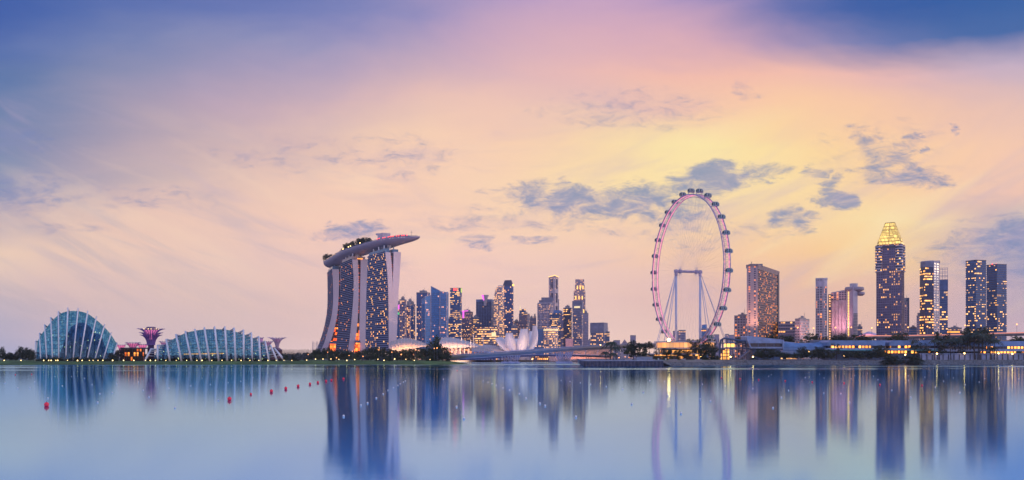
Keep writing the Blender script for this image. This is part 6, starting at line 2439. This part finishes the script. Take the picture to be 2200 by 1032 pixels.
# white marker posts and kiosks on the right quay
for px, hgt, lab in ((1414.5, 7.5, 'left white sign post on the quay lawn'), (1430.5, 7.5, 'right white sign post on the quay lawn')):
    t = thing('sign_post', lab + ' with a pale round head', 'sign post', (gx(px, 740), 740, ZR))
    w = MB()
    w.tube([P(px, 778, 740), P(px, 778 - hgt, 740)], .16, 5)
    w.build('post', M['white'], t)
    w = MB()
    w.box(P(px, 778 - hgt + 1, 740), (.9, .3, 1.1))
    w.build('sign_plate', M['white'], t)
for px, wpx, y0_, y1_, Y, lab in ((1385, 34, 771, 766.5, 760, 'low pale teal kiosk on the quay left of the wheel terminal'), (1350, 14, 773, 770, 745, 'small white hut below the round trees'), (1399, 16, 777.5, 775, 720, 'grey concrete bench block on the quay'), (1446, 18, 779, 775.4, 712, 'pale curved quay shelter at the lawn edge'), (1468, 10, 777, 771, 730, 'white boxy kiosk on the lawn'), (1500, 14, 778, 775.5, 745, 'long grey bench on the lawn'), (787, 0, 0, 0, 0, '')):
    if not wpx:
        continue
    t = thing('kiosk' if 'bench' not in lab else 'bench', lab, 'kiosk' if 'bench' not in lab else 'bench', (gx(px, Y), Y, ZR))
    w = MB()
    pl = flat(px - wpx / 2, px + wpx / 2, Y, 3)
    zz = max(gz(y1_, Y), ZR + .7)
    w.prism(pl, ZR, zz - .25)
    w.build('body', M['pale'] if 'teal' not in lab else M['pit_trim'], t)
    w = MB()
    w.prism(offset(pl, .3), zz - .25, zz + .1)
    w.build('top', M['concrete'], t)
t = thing('shore_shelter', 'small dark shelter with a white sail roof on the bank below the brightest tower', 'shelter', (gx(821, 836), 838, ZL))
w = MB()
w.prism([(gx(815, 836), 836), (gx(827, 836), 836), (gx(827, 836), 842), (gx(815, 836), 842)], ZL, gz(773, 836))
w.build('body', M['dark'], t)
w = MB()
w.loft([[P(811, 777, 834), P(811, 777, 844)], [P(819, 774, 834), P(819, 774, 844)], [P(822, 776, 833), P(822, 776, 844)], [P(829, 773.5, 834), P(829, 773.5, 844)], [P(836, 778, 834), P(836, 778, 844)]], False)
w.build('sail_roof', M['white'], t)

# floodlights: the lamps that wash the halls, the museum and the slab hotels
def flood(label, loc, aim, energy, color, cone=100.0, size=1.5):
    t = thing('floodlight', label, 'floodlight', tuple(loc), None)
    loc, aim = Vector(loc), Vector(aim)
    w = MB()
    w.tube([loc, loc + Vector((0, 0, .8))], .2, 5)
    w.box(loc + Vector((0, 0, 1.2)), (1.2, .5, .8))
    w.build('lamp_head', M['dark'], t)
    l = bpy.data.lights.new('flood_light', 'SPOT')
    l.energy = energy
    l.color = color
    l.shadow_soft_size = size
    l.spot_size = R(cone)
    l.spot_blend = .8
    o = bpy.data.objects.new('flood_light', l)
    COL.objects.link(o)
    o.parent = t
    o.location = (0, .8, 1.4)
    o.rotation_euler = (-(aim - loc)).to_track_quat('Z', 'Y').to_euler()


flood('warm floodlight in front of the orange striped shell roof', (gx(872, 1330), 1318, ZF), P(875, 738, 1400), 420000, (1, .52, .22))
flood('warm floodlight in front of the pale striped shell roof', (gx(978, 1330), 1318, ZF), P(980, 738, 1400), 380000, (1, .56, .30))
flood('warm floodlight at the foot of the petal museum', (gx(1098, 1282), 1272, ZF), P(1100, 735, 1320), 42000, (1, .66, .40))
flood('warm floodlight under the tallest museum petal', (gx(1146, 1282), 1272, ZF), P(1146, 730, 1320), 36000, (1, .70, .32))
flood('warm floodlight before the peach grandstand', (gx(1250, 1260), 1250, ZF), P(1250, 755, 1300), 260000, (1, .50, .34), 130)
flood('orange floodlight at the left end wall of the slab hotel', (gx(1612, 1112), 1096, gz(716, 1096)), P(1616, 660, 1124), 90000, (1, .50, .30), 80)
flood('pink floodlight at the foot of the saucer-topped hotel', (gx(1800, 1268), 1254, gz(718, 1254)), P(1803, 680, 1284), 70000, (1, .40, .46), 90)
flood('rose floodlight by the low corner block', (gx(1727, 1140), 1120, gz(722, 1120)), P(1728, 700, 1150), 20000, (1, .40, .34), 100)

# ---------------------------------------------------------------- buoys
def buoy_meshes():
    mb = MB()
    mb.ball((0, 0, 0), 1.0, 16, 10)
    return mb.mesh('buoy_red', M['red_plastic'], smooth=True), mb.mesh('buoy_white', M['white_plastic'], smooth=True)


BR, BWm = buoy_meshes()


def collar():
    mb = MB()
    n = 12
    mb.loft([[(math.cos(2 * math.pi * k / n) * r_, math.sin(2 * math.pi * k / n) * r_, z) for k in range(n)] for r_, z in ((.2, .95), (.22, 1.2), (.1, 1.22))], True, 0, True)
    mb.loft([[(math.cos(2 * math.pi * k / n) * r_, math.sin(2 * math.pi * k / n) * r_, z) for k in range(n)] for r_, z in ((1.0, -.06), (1.03, 0), (1.0, .06))], True)
    return mb.mesh('buoy_cap', M['dark'])


BC = collar()
reds = [(100, 873, 'nearest red buoy, alone below the tall dome'), (493, 860.5, 'large red buoy below the conservatory, second nearest'), (583, 843, 'third red buoy of the curving line, below the conservatory right end'), (614, 837, 'red buoy just right of the conservatory right end'),
        (640.5, 831.5, 'red buoy midway between conservatory and hotel reflection'), (666, 827, 'red buoy a little left of the hotel reflection'), (683, 823.5, 'first of the small red buoys beside the hotel reflection edge'), (700.5, 820.5, 'small red buoy touching the hotel reflection left edge'),
        (712, 818.5, 'small red buoy just inside the hotel reflection'), (738, 815.5, 'farthest red buoy, inside the hotel reflection')]
small_red = [(539, 848.5, 'tiny dark red float right of the second nearest buoy'), (982, 797, 'tiny red float before the bridge'), (1550, 813, 'tiny red float below the steel stair frame'), (1590, 815, 'tiny red float below the big slab hotel left end'), (1630, 817, 'tiny red float below the big slab hotel right end'), (1687, 819.5, 'tiny red float below the curved link'), (1745, 822, 'tiny red float below the slim hotel tower'), (1813.5, 824.5, 'tiny red float below the saucer-topped hotel'), (1890.5, 828, 'tiny red float left of the gold-topped tower reflection'), (1981, 829.5, 'tiny red float left of the dark-glass tower reflection'), (33, 806, 'tiny red float left of the tall dome'), (68, 805, 'tiny red float below the tall dome left edge')]


def buoy(px, pyw, r_, me, label, grp, nm):
    Y = CAMH * F / (pyw - HOR)
    o = bpy.data.objects.new(nm, me)
    COL.objects.link(o)
    o.location = (gx(px, Y), Y, r_ * .72)
    o.scale = (r_, r_, r_)
    tag(o, label, 'buoy', grp)
    c_ = bpy.data.objects.new('buoy_cap', BC)
    COL.objects.link(c_)
    c_.parent = o


for px, py, lab in reds:
    buoy(px, py, .32, BR, lab, 'red mooring buoys', 'red_buoy')
for px, py, lab in small_red:
    buoy(px, py, .20, BR, lab, 'small red floats', 'red_float')
wl = [(q[0] / 2.75, 770 + q[1] / 2.75) for q in [(30,140),(105,174),(177,170),(205,135),(283,233),(325,105),(368,160),(423,104),(500,115),(544,152),(577,258),(590,207),(663,200),(690,147),(817,137),(845,186),(880,225),(998,174),(1034,290),(1127,160),(1195,115),(1243,152),(1290,245),(1348,140),(1423,133),(1495,110)]]
wl2 = [(700 + q[0] / 2.75, 770 + q[1] / 2.75) for q in [(105,340),(207,276),(247,262),(298,232),(339,207),(367,186),(400,171),(426,157),(440,147),(458,137),(470,130),(695,120),(773,284),(816,353),(930,130),(958,138),(982,147),(1007,156),(1047,172),(1086,185),(1144,206),(1183,233),(1265,264),(1296,278),(1390,127),(1443,133),(1504,141),(1565,150),(1657,163),(1478,345),(1754,178),(1807,268),(1876,195),(1914,127),(2020,216),(2002,133),(2092,139),(2098,323)]]
wl3 = [(1400 + q[0] / 2.75, 770 + q[1] / 2.75) for q in [(287,238),(300,150),(347,249),(435,160),(598,176),(717,291),(691,103),(707,93),(767,228),(809,187),(907,110),(1017,202),(1019,113),(1118,205),(1087,97),(1169,257),(1179,118),(1200,98),(1275,84),(1310,102),(1337,123),(1419,186),(1462,105),(1517,127),(1531,228),(1614,108),(1676,167),(1725,132),(1749,92),(1783,113),(1821,200),(1853,152),(1895,93),(1935,137),(1968,117),(2054,175),(2170,118),(992,90),(1516,100)]]
for px, py in wl:
    buoy(px, py + 1.6, .115, BWm, 'small white marker buoy floating in front of the garden domes', 'white marker buoys before the domes', 'white_buoy')
for px, py in wl2:
    buoy(px, py + 1.8, .13, BWm, 'small white marker buoy floating between the hotel reflection and the wheel reflection', 'white marker buoys in mid water', 'white_buoy')
for px, py in wl3:
    buoy(px, py + 1.6, .115, BWm, 'small white marker buoy floating in front of the right bank', 'white marker buoys before the right bank', 'white_buoy')


# ---------------------------------------------------------------- trees
def crown_mesh(name, m, seed, nclump, nleaf, size, shape, flat_=0.75, sparse=0.0):
    """Unit crown (height 1, width 1, base at z=0): leaf clumps gathered in an uneven shape."""
    rnd = random.Random(seed)
    mb = MB()
    clumps = []
    for i in range(nclump):
        while True:
            x, y, z = rnd.uniform(-1, 1), rnd.uniform(-1, 1), rnd.uniform(0, 1)
            if x * x + y * y <= shape(z) ** 2:
                break
        clumps.append((x * .5 * .84, y * .5 * .84, .08 + z * .84, rnd.uniform(.10, .20) * (1 - sparse * .4)))
    for (cx, cy, cz, cr) in clumps:
        for k in range(nleaf):
            a, b = rnd.uniform(0, 2 * math.pi), math.acos(rnd.uniform(-1, 1))
            rr = cr * rnd.uniform(.45, 1.05)
            p = Vector((cx + rr * math.sin(b) * math.cos(a), cy + rr * math.sin(b) * math.sin(a), cz + rr * math.cos(b) * flat_))
            u = Vector((rnd.gauss(0, 1), rnd.gauss(0, 1), rnd.gauss(0, .7))).normalized()
            v = u.cross(Vector((rnd.gauss(0, 1), rnd.gauss(0, 1), rnd.gauss(0, 1)))).normalized()
            s = size * rnd.uniform(.6, 1.25)
            mb.quad([p - u * s, p - v * s * .55, p + u * s, p + v * s * .55])
    return mb.mesh(name, m)


def trunk_mesh(seed, branchy=4, h=.7):
    rnd = random.Random(seed)
    mb = MB()
    mb.tube([(0, 0, -.03), (rnd.uniform(-.02, .02), 0, h * .5), (rnd.uniform(-.03, .03), rnd.uniform(-.03, .03), h)], [.035, .026, .014], 6)
    for i in range(branchy):
        a = rnd.uniform(0, 2 * math.pi)
        z0_ = h * rnd.uniform(.4, .8)
        mb.tube([(0, 0, z0_), (math.cos(a) * .16, math.sin(a) * .16, z0_ + .14), (math.cos(a) * .28, math.sin(a) * .28, z0_ + .30)], [.018, .012, .006], 5)
    return mb.mesh('trunk', M['bark'])


rnd_shape = lambda z: math.sqrt(max(0.02, 1 - ((z - .48) / .56) ** 2))
flat_shape = lambda z: math.sqrt(max(0.02, 1 - ((z - .62) / .60) ** 2))
tall_shape = lambda z: (.95 - .62 * z) if z > .12 else .5
bush_shape = lambda z: math.sqrt(max(0.02, 1 - (z * .98) ** 2))
KINDS_T = {}
for nm, mk, shp, ncl, nlf, sz, spr, trk in (('round_tree', 'leaf_dark', rnd_shape, 46, 26, .050, 0, .55), ('spreading_tree', 'leaf_mid', flat_shape, 40, 26, .050, .1, .6), ('olive_tree', 'leaf_olive', rnd_shape, 30, 24, .055, .3, .6),
                                            ('grey_tree', 'leaf_grey', rnd_shape, 28, 22, .055, .4, .6), ('tall_tree', 'leaf_dark', tall_shape, 52, 24, .046, .2, .75), ('bush', 'leaf_dark', bush_shape, 50, 26, .055, 0, .3), ('sparse_tree', 'leaf_dark', flat_shape, 26, 22, .040, .5, .7), ('hedge_bush', 'leaf_olive', bush_shape, 40, 24, .055, 0, .3)):
    KINDS_T[nm] = [(crown_mesh('crown', M[mk], 31 * k + len(nm), ncl, nlf, sz, shp, .75, spr), trunk_mesh(7 * k + len(nm), 5, trk), {'bush': 0.0, 'hedge_bush': 0.0, 'tall_tree': .06, 'sparse_tree': .16, 'spreading_tree': .16}.get(nm, .10)) for k in range(3)]
tree_rnd = random.Random(77)


def tree(kind, label, px, ytop, wpx, Y, zb, group=None, cat=None, name=None, high=None):
    cm, tm, lift = tree_rnd.choice(KINDS_T[kind])
    lift = high or lift
    z1 = gz(ytop, Y)
    H = max(z1 - zb, 1.0)
    t = thing(name or kind, label, cat or ('bush' if 'bush' in kind else 'tree'), (gx(px, Y), Y, zb), group)
    a = tree_rnd.uniform(0, 6.28)
    o = bpy.data.objects.new('trunk', tm)
    COL.objects.link(o)
    o.parent = t
    wd = wpx / F * Y
    o.scale = (min(wd, H) * .8, min(wd, H) * .8, H * .9)
    o.rotation_euler = (0, 0, a)
    c_ = bpy.data.objects.new('crown', cm)
    COL.objects.link(c_)
    c_.parent = t
    c_.location = (0, 0, H * lift)
    c_.scale = (wd * 1.12, wd * 1.0, H * (1 - lift) * 1.02)
    c_.rotation_euler = (0, 0, a)
    return t


def palm_meshes(seed):
    rnd = random.Random(seed)
    mb = MB()
    lean = rnd.uniform(-.06, .06)
    mb.tube([(0, 0, -.02), (lean * .5, 0, .4), (lean, 0, .80)], [.022, .016, .013], 6)
    tr = mb.mesh('trunk', M['bark'])
    mb = MB()
    for k in range(22):
        a = 2 * math.pi * k / 22 + rnd.uniform(-.15, .15)
        up_ = rnd.uniform(.0, 1.1)
        L = rnd.uniform(.24, .33)
        n = 7
        prev = None
        for i in range(n + 1):
            f_ = i / n
            r_ = L * f_ * (.75 + .25 * math.cos(up_))
            z = .80 + L * (up_ * f_ - (0.75 + up_ * .75) * f_ * f_)
            p = Vector((lean + math.cos(a) * r_, math.sin(a) * r_, z))
            wd = .055 * math.sin(math.pi * min(.95, f_ * .9 + .1))
            s = Vector((-math.sin(a), math.cos(a), 0)) * wd
            if prev is not None:
                for sg in (-1, 1):
                    for h in (0, .5):
                        q0, q1 = prev[0].lerp(p, h), prev[0].lerp(p, h + .32)
                        dn = Vector((math.cos(a) * .02, math.sin(a) * .02, -wd * .75))
                        mb.quad([q0, q1, q1 + s * sg + dn, q0 + s * sg + dn])
            prev = (p, s)
    return mb.mesh('crown', M['leaf_palm']), tr


PALMS = [palm_meshes(s) for s in (3, 8, 14)]


def palm(label, px, ytop, Y, zb, group=None, k=1.0):
    cm, tm = tree_rnd.choice(PALMS)
    H = gz(ytop, Y) - zb
    t = thing('palm_tree', label, 'palm tree', (gx(px, Y), Y, zb), group)
    a = tree_rnd.uniform(0, 6.28)
    for nm, me in (('trunk', tm), ('crown', cm)):
        o = bpy.data.objects.new(nm, me)
        COL.objects.link(o)
        o.parent = t
        o.scale = (H * k, H * k, H / 1.02) if nm == 'trunk' else (H * k, H * k, H * k)
        o.location = (0, 0, 0) if nm == 'trunk' else (0, 0, .8 * H * (1 - k))
        o.rotation_euler = (0, 0, a)
    return t


# left of the tall dome
for px, yt, wp in ((-4, 746, 16), (6, 744.5, 12), (20, 757, 18), (34, 760, 16), (44, 744, 20), (57, 746, 18), (66, 749, 15), (72, 752, 12), (12, 760, 20), (50, 758, 20), (28, 762, 22), (64, 762, 18)):
    tree('round_tree', 'dark rounded tree in the clump left of the tall blue dome', px, yt, wp, 842 + tree_rnd.uniform(0, 30), ZL, 'trees left of the tall dome')
for i in range(26):
    px = 78 + i * 6.8 + tree_rnd.uniform(-2, 2)
    tree('bush' if i % 3 else 'hedge_bush', 'low dark shrub planted along the foot of the tall blue dome', px, 769 + tree_rnd.uniform(-2.5, 2), tree_rnd.uniform(7, 12), 838, ZL, 'shrubs at the tall dome')
for px, yt, wp in ((240, 758, 16), (252, 752, 18), (266, 748, 18), (280, 750, 16), (294, 749, 18), (306, 751, 15), (246, 764, 16)):
    tree('round_tree', 'dark tree wrapped round the orange pavilion between the domes', px, yt, wp, 915 if yt < 757 else 850, ZL, 'trees round the orange pavilion')
for i in range(34):
    px = 318 + i * 8.6 + tree_rnd.uniform(-2, 2)
    tree('bush', 'low dark shrub planted between the feet of the conservatory ribs', px, 770 + tree_rnd.uniform(-3, 2), tree_rnd.uniform(7, 12), 850, ZL, 'shrubs at the conservatory')
# belt under the hotel
i = 0
px = 612
while px < 968:
    yt = 757 if px < 672 else (749.5 + 3.0 * math.sin(px * .06) + tree_rnd.uniform(-2, 2.5))
    kd = 'grey_tree' if px < 672 else tree_rnd.choice(['round_tree', 'round_tree', 'spreading_tree', 'round_tree'])
    lab = 'greyish garden tree in the belt right of the conservatory' if px < 672 else ('dark tree in the belt hiding the foot of the hotel towers' if px < 862 else 'dark tree in the belt below the orange shell roof')
    tree(kd, lab, px, yt, tree_rnd.uniform(17, 26), 890 + tree_rnd.uniform(-25, 40), ZL, 'trees in the belt below the hotel')
    px += tree_rnd.uniform(8, 12)
px = 614
while px < 962:
    kd = tree_rnd.choice(['olive_tree', 'grey_tree', 'spreading_tree', 'round_tree', 'bush'])
    lab = {'olive_tree': 'olive-green', 'grey_tree': 'greyish', 'spreading_tree': 'spreading mid-green', 'round_tree': 'small dark', 'bush': 'dense dark'}[kd]
    side = 'right of the conservatory' if px < 690 else ('below the curved hotel' if px < 860 else 'left of the bridge')
    tree(kd, lab + (' bush' if kd == 'bush' else ' tree') + ' in the front row of the bank ' + side, px, 762.5 + tree_rnd.uniform(-4, 5), tree_rnd.uniform(11, 19), 845 + tree_rnd.uniform(-8, 22), ZL, 'front row of the bank planting')
    px += tree_rnd.uniform(6, 10)
tree('tall_tree', 'tallest dark tree on the bank, standing left of the bridge', 938, 719.5, 40, 862, ZL)
tree('sparse_tree', 'loose dark tree leaning out left of the tallest bank tree', 929, 732, 36, 868, ZL)
tree('round_tree', 'broad dark tree at the foot of the bridge, right of the tallest bank tree', 950, 742, 30, 858, ZL)
palm('small palm rising in the belt below the leftmost hotel tower', 706, 748, 870, ZL)
palm('small palm rising in the belt below the middle hotel tower', 741, 751, 870, ZL)
# row of slim trees far behind at left
for k in range(34):
    px = 607 + k * 2.45
    tree('tall_tree', 'tiny slim dark tree in the far row left of the hotel', px, 750.3 + tree_rnd.uniform(-.6, 1.0), 2.6, 1500, ZF + 5, 'far row of slim trees')
w = MB()
w.prism([(gx(600, 1500), 1500), (gx(700, 1500), 1500), (gx(700, 1500), 1510), (gx(600, 1500), 1510)], ZF, ZF + 6)
o = w.build('embankment', M['grey'], None, org=(gx(650, 1500), 1505, ZF))
tag(o, 'long low grey embankment carrying the far row of slim trees', 'embankment')
for px, lab in ((673, 'left one of two faint lattice masts beside the hotel'), (681, 'right one of two faint lattice masts beside the hotel')):
    t = thing('lattice_mast', lab, 'mast', (gx(px, 1600), 1600, ZF))
    w = MB()
    for sx in (-1, 1):
        for sy in (-1, 1):
            w.tube([(gx(px, 1600) + sx * 1.7, 1600 + sy * 1.7, ZF), (gx(px, 1600) + sx * 1.4, 1600 + sy * 1.4, gz(735, 1600))], .22, 4)
    for k in range(9):
        z = ZF + 3 + k * 3.4
        w.tube([(gx(px, 1600) - 1.7, 1598.3, z), (gx(px, 1600) + 1.7, 1598.3, z + 3.4)], .15, 3)
        w.tube([(gx(px, 1600) + 1.7, 1598.3, z), (gx(px, 1600) - 1.7, 1598.3, z + 3.4)], .15, 3)
    w.build('lattice', M['pale'], t)
# sky deck garden
for f_, hh, wd, kd in ((.045, 7, 9, 'bush'), (.09, 12, 13, 'round_tree'), (.115, 15, 15, 'round_tree'), (.14, 14, 14, 'round_tree'), (.165, 9, 10, 'spreading_tree'), (.20, 6, 9, 'bush'), (.395, 5, 8, 'bush'), (.43, 9, 10, 'round_tree'), (.455, 14, 13, 'round_tree'), (.475, 12, 12, 'spreading_tree'), (.50, 12, 13, 'round_tree'),
                       (.525, 14, 14, 'round_tree'), (.55, 15, 14, 'spreading_tree'), (.575, 15, 14, 'round_tree'), (.60, 13, 13, 'round_tree'), (.62, 12, 12, 'round_tree'), (.645, 9, 9, 'bush')):
    p, n_, q_ = DECK(f_, tree_rnd.uniform(.1, .75), 0)
    cm, tm, lift = None, None, None
    hh, wd = hh * 1.15, wd * 1.1
    cm, tm, lift = tree_rnd.choice(KINDS_T[kd])
    t = thing('deck_tree', 'dark tree in the garden at the left end of the hotel roof deck' if f_ < .3 else 'dark tree in the garden at the middle of the hotel roof deck', 'tree', tuple(p), 'roof deck trees')
    for nm, me, sc, lz in (('trunk', tm, (wd * .8, wd * .8, hh * .9), 0), ('crown', cm, (wd * 1.15, wd * 1.15, hh * (1 - lift)), hh * lift)):
        o = bpy.data.objects.new(nm, me)
        COL.objects.link(o)
        o.parent = t
        o.scale = sc
        o.location = (0, 0, lz)
for f_ in (.11, .475, .52, .545, .60):
    p, n_, q_ = DECK(f_, .85, 0)
    t = thing('deck_lamp', 'small warm lamp among the trees on the hotel roof deck', 'lamp', tuple(p), 'roof deck lamps')
    for nm, me, sc, lz in (('pole', LP[0], (6, 6, 3.5), 0), ('lamp_globe', LP[1], (1.5, 1.5, 1.5), 3.5)):
        o = bpy.data.objects.new(nm, me)
        COL.objects.link(o)
        o.parent = t
        o.scale = sc
        o.location = (0, 0, lz)
# right bank, left part
palm('taller palm at the right end of the bridge', 1311, 727.5, 770, ZR, None, 1.45)
palm('palm leaning right beside the taller bridge palm', 1324, 741, 760, ZR, None, 1.7)
palm('short palm below the taller bridge palm', 1302, 753, 720, ZR, None, 2.2)
palm('lowest palm at the corner of the sea wall', 1318, 756, 710, ZR, None, 2.4)
for px, yt, wp, kd, lab in ((1361, 731.5, 31, 'round_tree', 'left one of two round-crowned trees between bridge and wheel'), (1380, 732.5, 26, 'round_tree', 'right one of two round-crowned trees between bridge and wheel'), (1347, 744, 22, 'spreading_tree', 'lower dark tree left of the two round-crowned trees'), (1397, 756, 16, 'grey_tree', 'small greyish tree right of the two round-crowned trees'), (1396, 733.5, 14, 'round_tree', 'small far tree above the bridge end'),
                            (1411, 745, 24, 'sparse_tree', 'loose dark tree at the rounded end of the terminal'), (1432, 749, 28, 'spreading_tree', 'dark tree before the terminal left half'), (1455, 749, 26, 'spreading_tree', 'dark tree before the terminal middle'), (1474, 751, 22, 'round_tree', 'smaller dark tree before the terminal middle'),
                            (1489, 731, 30, 'sparse_tree', 'tall loose tree before the terminal, left of its pair'), (1500, 727.5, 20, 'sparse_tree', 'tallest loose tree before the terminal'), (1519, 730, 28, 'round_tree', 'big dark tree under the wheel right rim'), (1532, 742, 26, 'round_tree', 'dark tree touching the steel stair frame'), (1508, 748, 20, 'spreading_tree', 'low dark tree between the terminal trees'),
                            (1480, 727.5, 20, 'round_tree', 'far round tree behind the terminal roof, left one'), (1494, 727, 18, 'round_tree', 'far round tree behind the terminal roof, right one'), (1528, 726, 24, 'round_tree', 'far round tree behind the terminal roof right end'), (1593, 724, 26, 'spreading_tree', 'broad tree above the steel stair frame')):
    far_ = 'far' in lab or 'above the steel' in lab
    tree(kd, lab, px, yt, wp, 935 if far_ else (775 if px < 1400 else 822), ZR, high=.55 if far_ else None)
for px, wp, kd, lab in ((1408, 18, 'hedge_bush', 'green hedge bush before the terminal, first from the left'), (1424, 16, 'hedge_bush', 'green hedge bush before the terminal, second from the left'), (1440, 18, 'hedge_bush', 'green hedge bush before the terminal, third from the left'), (1456, 14, 'bush', 'dark small bush before the terminal'), (1512, 20, 'bush', 'dark clipped bush right of the lawn lamp, left one'), (1528, 20, 'bush', 'dark clipped bush right of the lawn lamp, right one'), (1541, 12, 'bush', 'dark clipped bush at the frame foot')):
    tree(kd, lab, px, 763.5, wp, 808, ZR)
# trees behind the pit building
for px, yt, wp, kd, lab in ((1658, 716.5, 28, 'round_tree', 'dark tree above the pavilion roof before the big slab hotel'), (1689, 718.5, 34, 'round_tree', 'broad dark tree above the curved link left part'), (1743, 716, 34, 'spreading_tree', 'olive-dark tree above the curved link middle'), (1720, 729, 20, 'olive_tree', 'low olive tree above the curved link'), (1773, 723, 24, 'round_tree', 'dark tree left of the saucer hotel foot'),
                            (1795, 720, 22, 'round_tree', 'dark tree before the saucer hotel, left'), (1809, 716.5, 26, 'round_tree', 'dark tree before the saucer hotel, middle'), (1843, 715.5, 34, 'round_tree', 'broad dark tree before the saucer hotel right edge'), (1826, 722, 20, 'olive_tree', 'olive tree before the saucer hotel stair core'), (1869, 723.5, 26, 'spreading_tree', 'flat tree left of the gold-topped tower foot'),
                            (1923, 714, 30, 'olive_tree', 'olive tree before the gold-topped tower foot'), (1940, 711.5, 22, 'round_tree', 'dark tree behind the olive one by the gold-topped tower'), (1948, 725, 16, 'olive_tree', 'small olive tree right of the gold-topped tower foot'), (1908, 722, 16, 'round_tree', 'small dark tree left of the olive one by the gold-topped tower'),
                            (2078, 703, 26, 'round_tree', 'dark tree before the taller twin tower foot'), (2112, 702, 38, 'round_tree', 'big dark tree before the gap between the twins'), (2142, 727, 18, 'olive_tree', 'low olive bush-like tree under the expressway'), (2185, 722, 34, 'spreading_tree', 'dark tree under the expressway at the far right')):
    tree(kd, lab, px, yt, wp * 1.1, 905 if px < 1880 or px > 2130 else 915, ZR, high=.52)
# trees before the pit building
fr = [(1628, 755, 24), (1640, 746, 34), (1661, 750, 30), (1676, 757, 22), (1688, 757, 26), (1704, 761, 18), (1726, 745, 30), (1714, 757, 22), (1745, 753, 24), (1758, 745, 38), (1772, 748, 30), (1787, 758, 20), (1822, 754, 26), (1837, 756, 24), (1850, 752, 30), (1868, 753, 26), (1880, 757, 22), (1891, 742, 34), (1900, 754, 22)]
names = ['below the pavilion left end', 'largest one below the pavilion window', 'below the pavilion right half', 'below the pavilion right corner', 'reddish-dark one below the pale panel', 'lowest one before the curved link', 'tall one before the curved link', 'low one left of the tall one before the curved link', 'right of the wall lamp', 'widest one right of the wall lamp', 'before the joint of link and long hall', 'low one left of the sparse tree', 'right of the sparse tree below the orange ribbon', 'under the middle of the orange ribbon', 'larger one under the orange ribbon', 'under the orange ribbon right end', 'small one left of the tall far-end tree', 'tall one at the far end of the long hall', 'low one behind the round bushes']
for (px, yt, wp), nm in zip(fr, names):
    tree('round_tree' if wp > 24 else 'spreading_tree', 'dark shore tree ' + nm, px, yt, wp, 822 + tree_rnd.uniform(-3, 8), ZR - .3)
tree('sparse_tree', 'sparse thin-leaved tree standing above the others before the long hall', 1797, 737, 28, 826, ZR)
for px, wp, lab in ((1619, 22, 'dark ragged bush on the rocks below the pavilion'), (1645, 24, 'dark low bush spilling over the rocks below the largest shore tree')):
    tree('bush', lab, px, 768.5, wp, 812, ZR - 2.5)
for px, yt, wp, lab in ((1916, 763.5, 46, 'left one of two big round green bushes overhanging the water'), (1960, 762.5, 46, 'right one of two big round green bushes overhanging the water')):
    t_ = tree('bush', lab, px, yt, wp, 802, 0.2)
    t_.children[1].data = KINDS_T['bush'][0][0]
for px, yt, wp, kd, lab in ((1965, 727, 30, 'sparse_tree', 'sparse broad tree before the hall between bushes and palms'), (1982, 737, 34, 'sparse_tree', 'second sparse tree spreading beside the palm cluster'), (1990, 748, 26, 'round_tree', 'low dense tree left of the palm cluster'), (2014, 712, 26, 'round_tree', 'round dark tree behind the palms at their left end'), (2036, 715, 26, 'round_tree', 'round dark tree behind the palms, right of the first'), (2100, 752, 18, 'round_tree', 'low dark tree under the palms'), (2066, 748, 20, 'round_tree', 'dense low tree in the middle of the palms'), (2022, 748, 24, 'round_tree', 'dense low tree at the left foot of the palms')):
    tree(kd, lab, px, yt, wp, 834 if yt > 720 else 872, ZR)
for px, yt in ((2008, 722), (2018, 727), (2030, 724), (2043, 720), (2052, 716), (2060, 722), (2068, 712), (2077, 716), (2085, 708), (2094, 704), (2101, 710), (2110, 705), (2119, 712), (2128, 718), (2136, 722), (2090, 722), (2048, 730), (2105, 724), (2024, 736), (2073, 730)):
    palm('tall dark palm in the cluster below the twin towers', px, yt, 828 + tree_rnd.uniform(0, 8), ZR, 'palm cluster on the right bank', tree_rnd.uniform(.85, 1.05))
palm('lone palm right of the palm cluster before the lit windows', 2133, 741, 832, ZR, None, 1.3)
palm('short palm at the far right before the lit windows', 2191, 751, 832, ZR, None, 1.6)
# far tree line on the horizon
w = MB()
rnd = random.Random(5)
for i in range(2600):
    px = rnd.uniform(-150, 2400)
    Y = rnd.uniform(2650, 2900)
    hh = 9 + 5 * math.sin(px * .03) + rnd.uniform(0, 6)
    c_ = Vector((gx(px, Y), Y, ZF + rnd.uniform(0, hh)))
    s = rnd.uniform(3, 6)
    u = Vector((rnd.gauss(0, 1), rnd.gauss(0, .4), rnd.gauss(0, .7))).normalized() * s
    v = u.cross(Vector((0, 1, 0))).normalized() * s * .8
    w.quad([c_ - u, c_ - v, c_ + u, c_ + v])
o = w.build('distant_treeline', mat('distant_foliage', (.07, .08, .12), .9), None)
o['kind'] = 'stuff'

HAZE = 0.00004
# air: pale evening haze over the bay
w = MB()
w.box((0, 1900, 149), (6400, 5200, 300))
hz = w.build('haze', None, None)
hz.data.materials.clear()
hm = bpy.data.materials.new('evening_haze')
hm.use_nodes = True
ht = NT(hm.node_tree)
ht.n.remove(ht.n['Principled BSDF'])
pv = ht.new('ShaderNodeVolumePrincipled')
pv.inputs['Color'].default_value = (.95, .80, .82, 1)
pv.inputs['Density'].default_value = HAZE
pv.inputs['Anisotropy'].default_value = 0.3
ht.l.new(pv.outputs[0], ht.n['Material Output'].inputs['Volume'])
hz.data.materials.append(hm)
hz['kind'] = 'stuff'
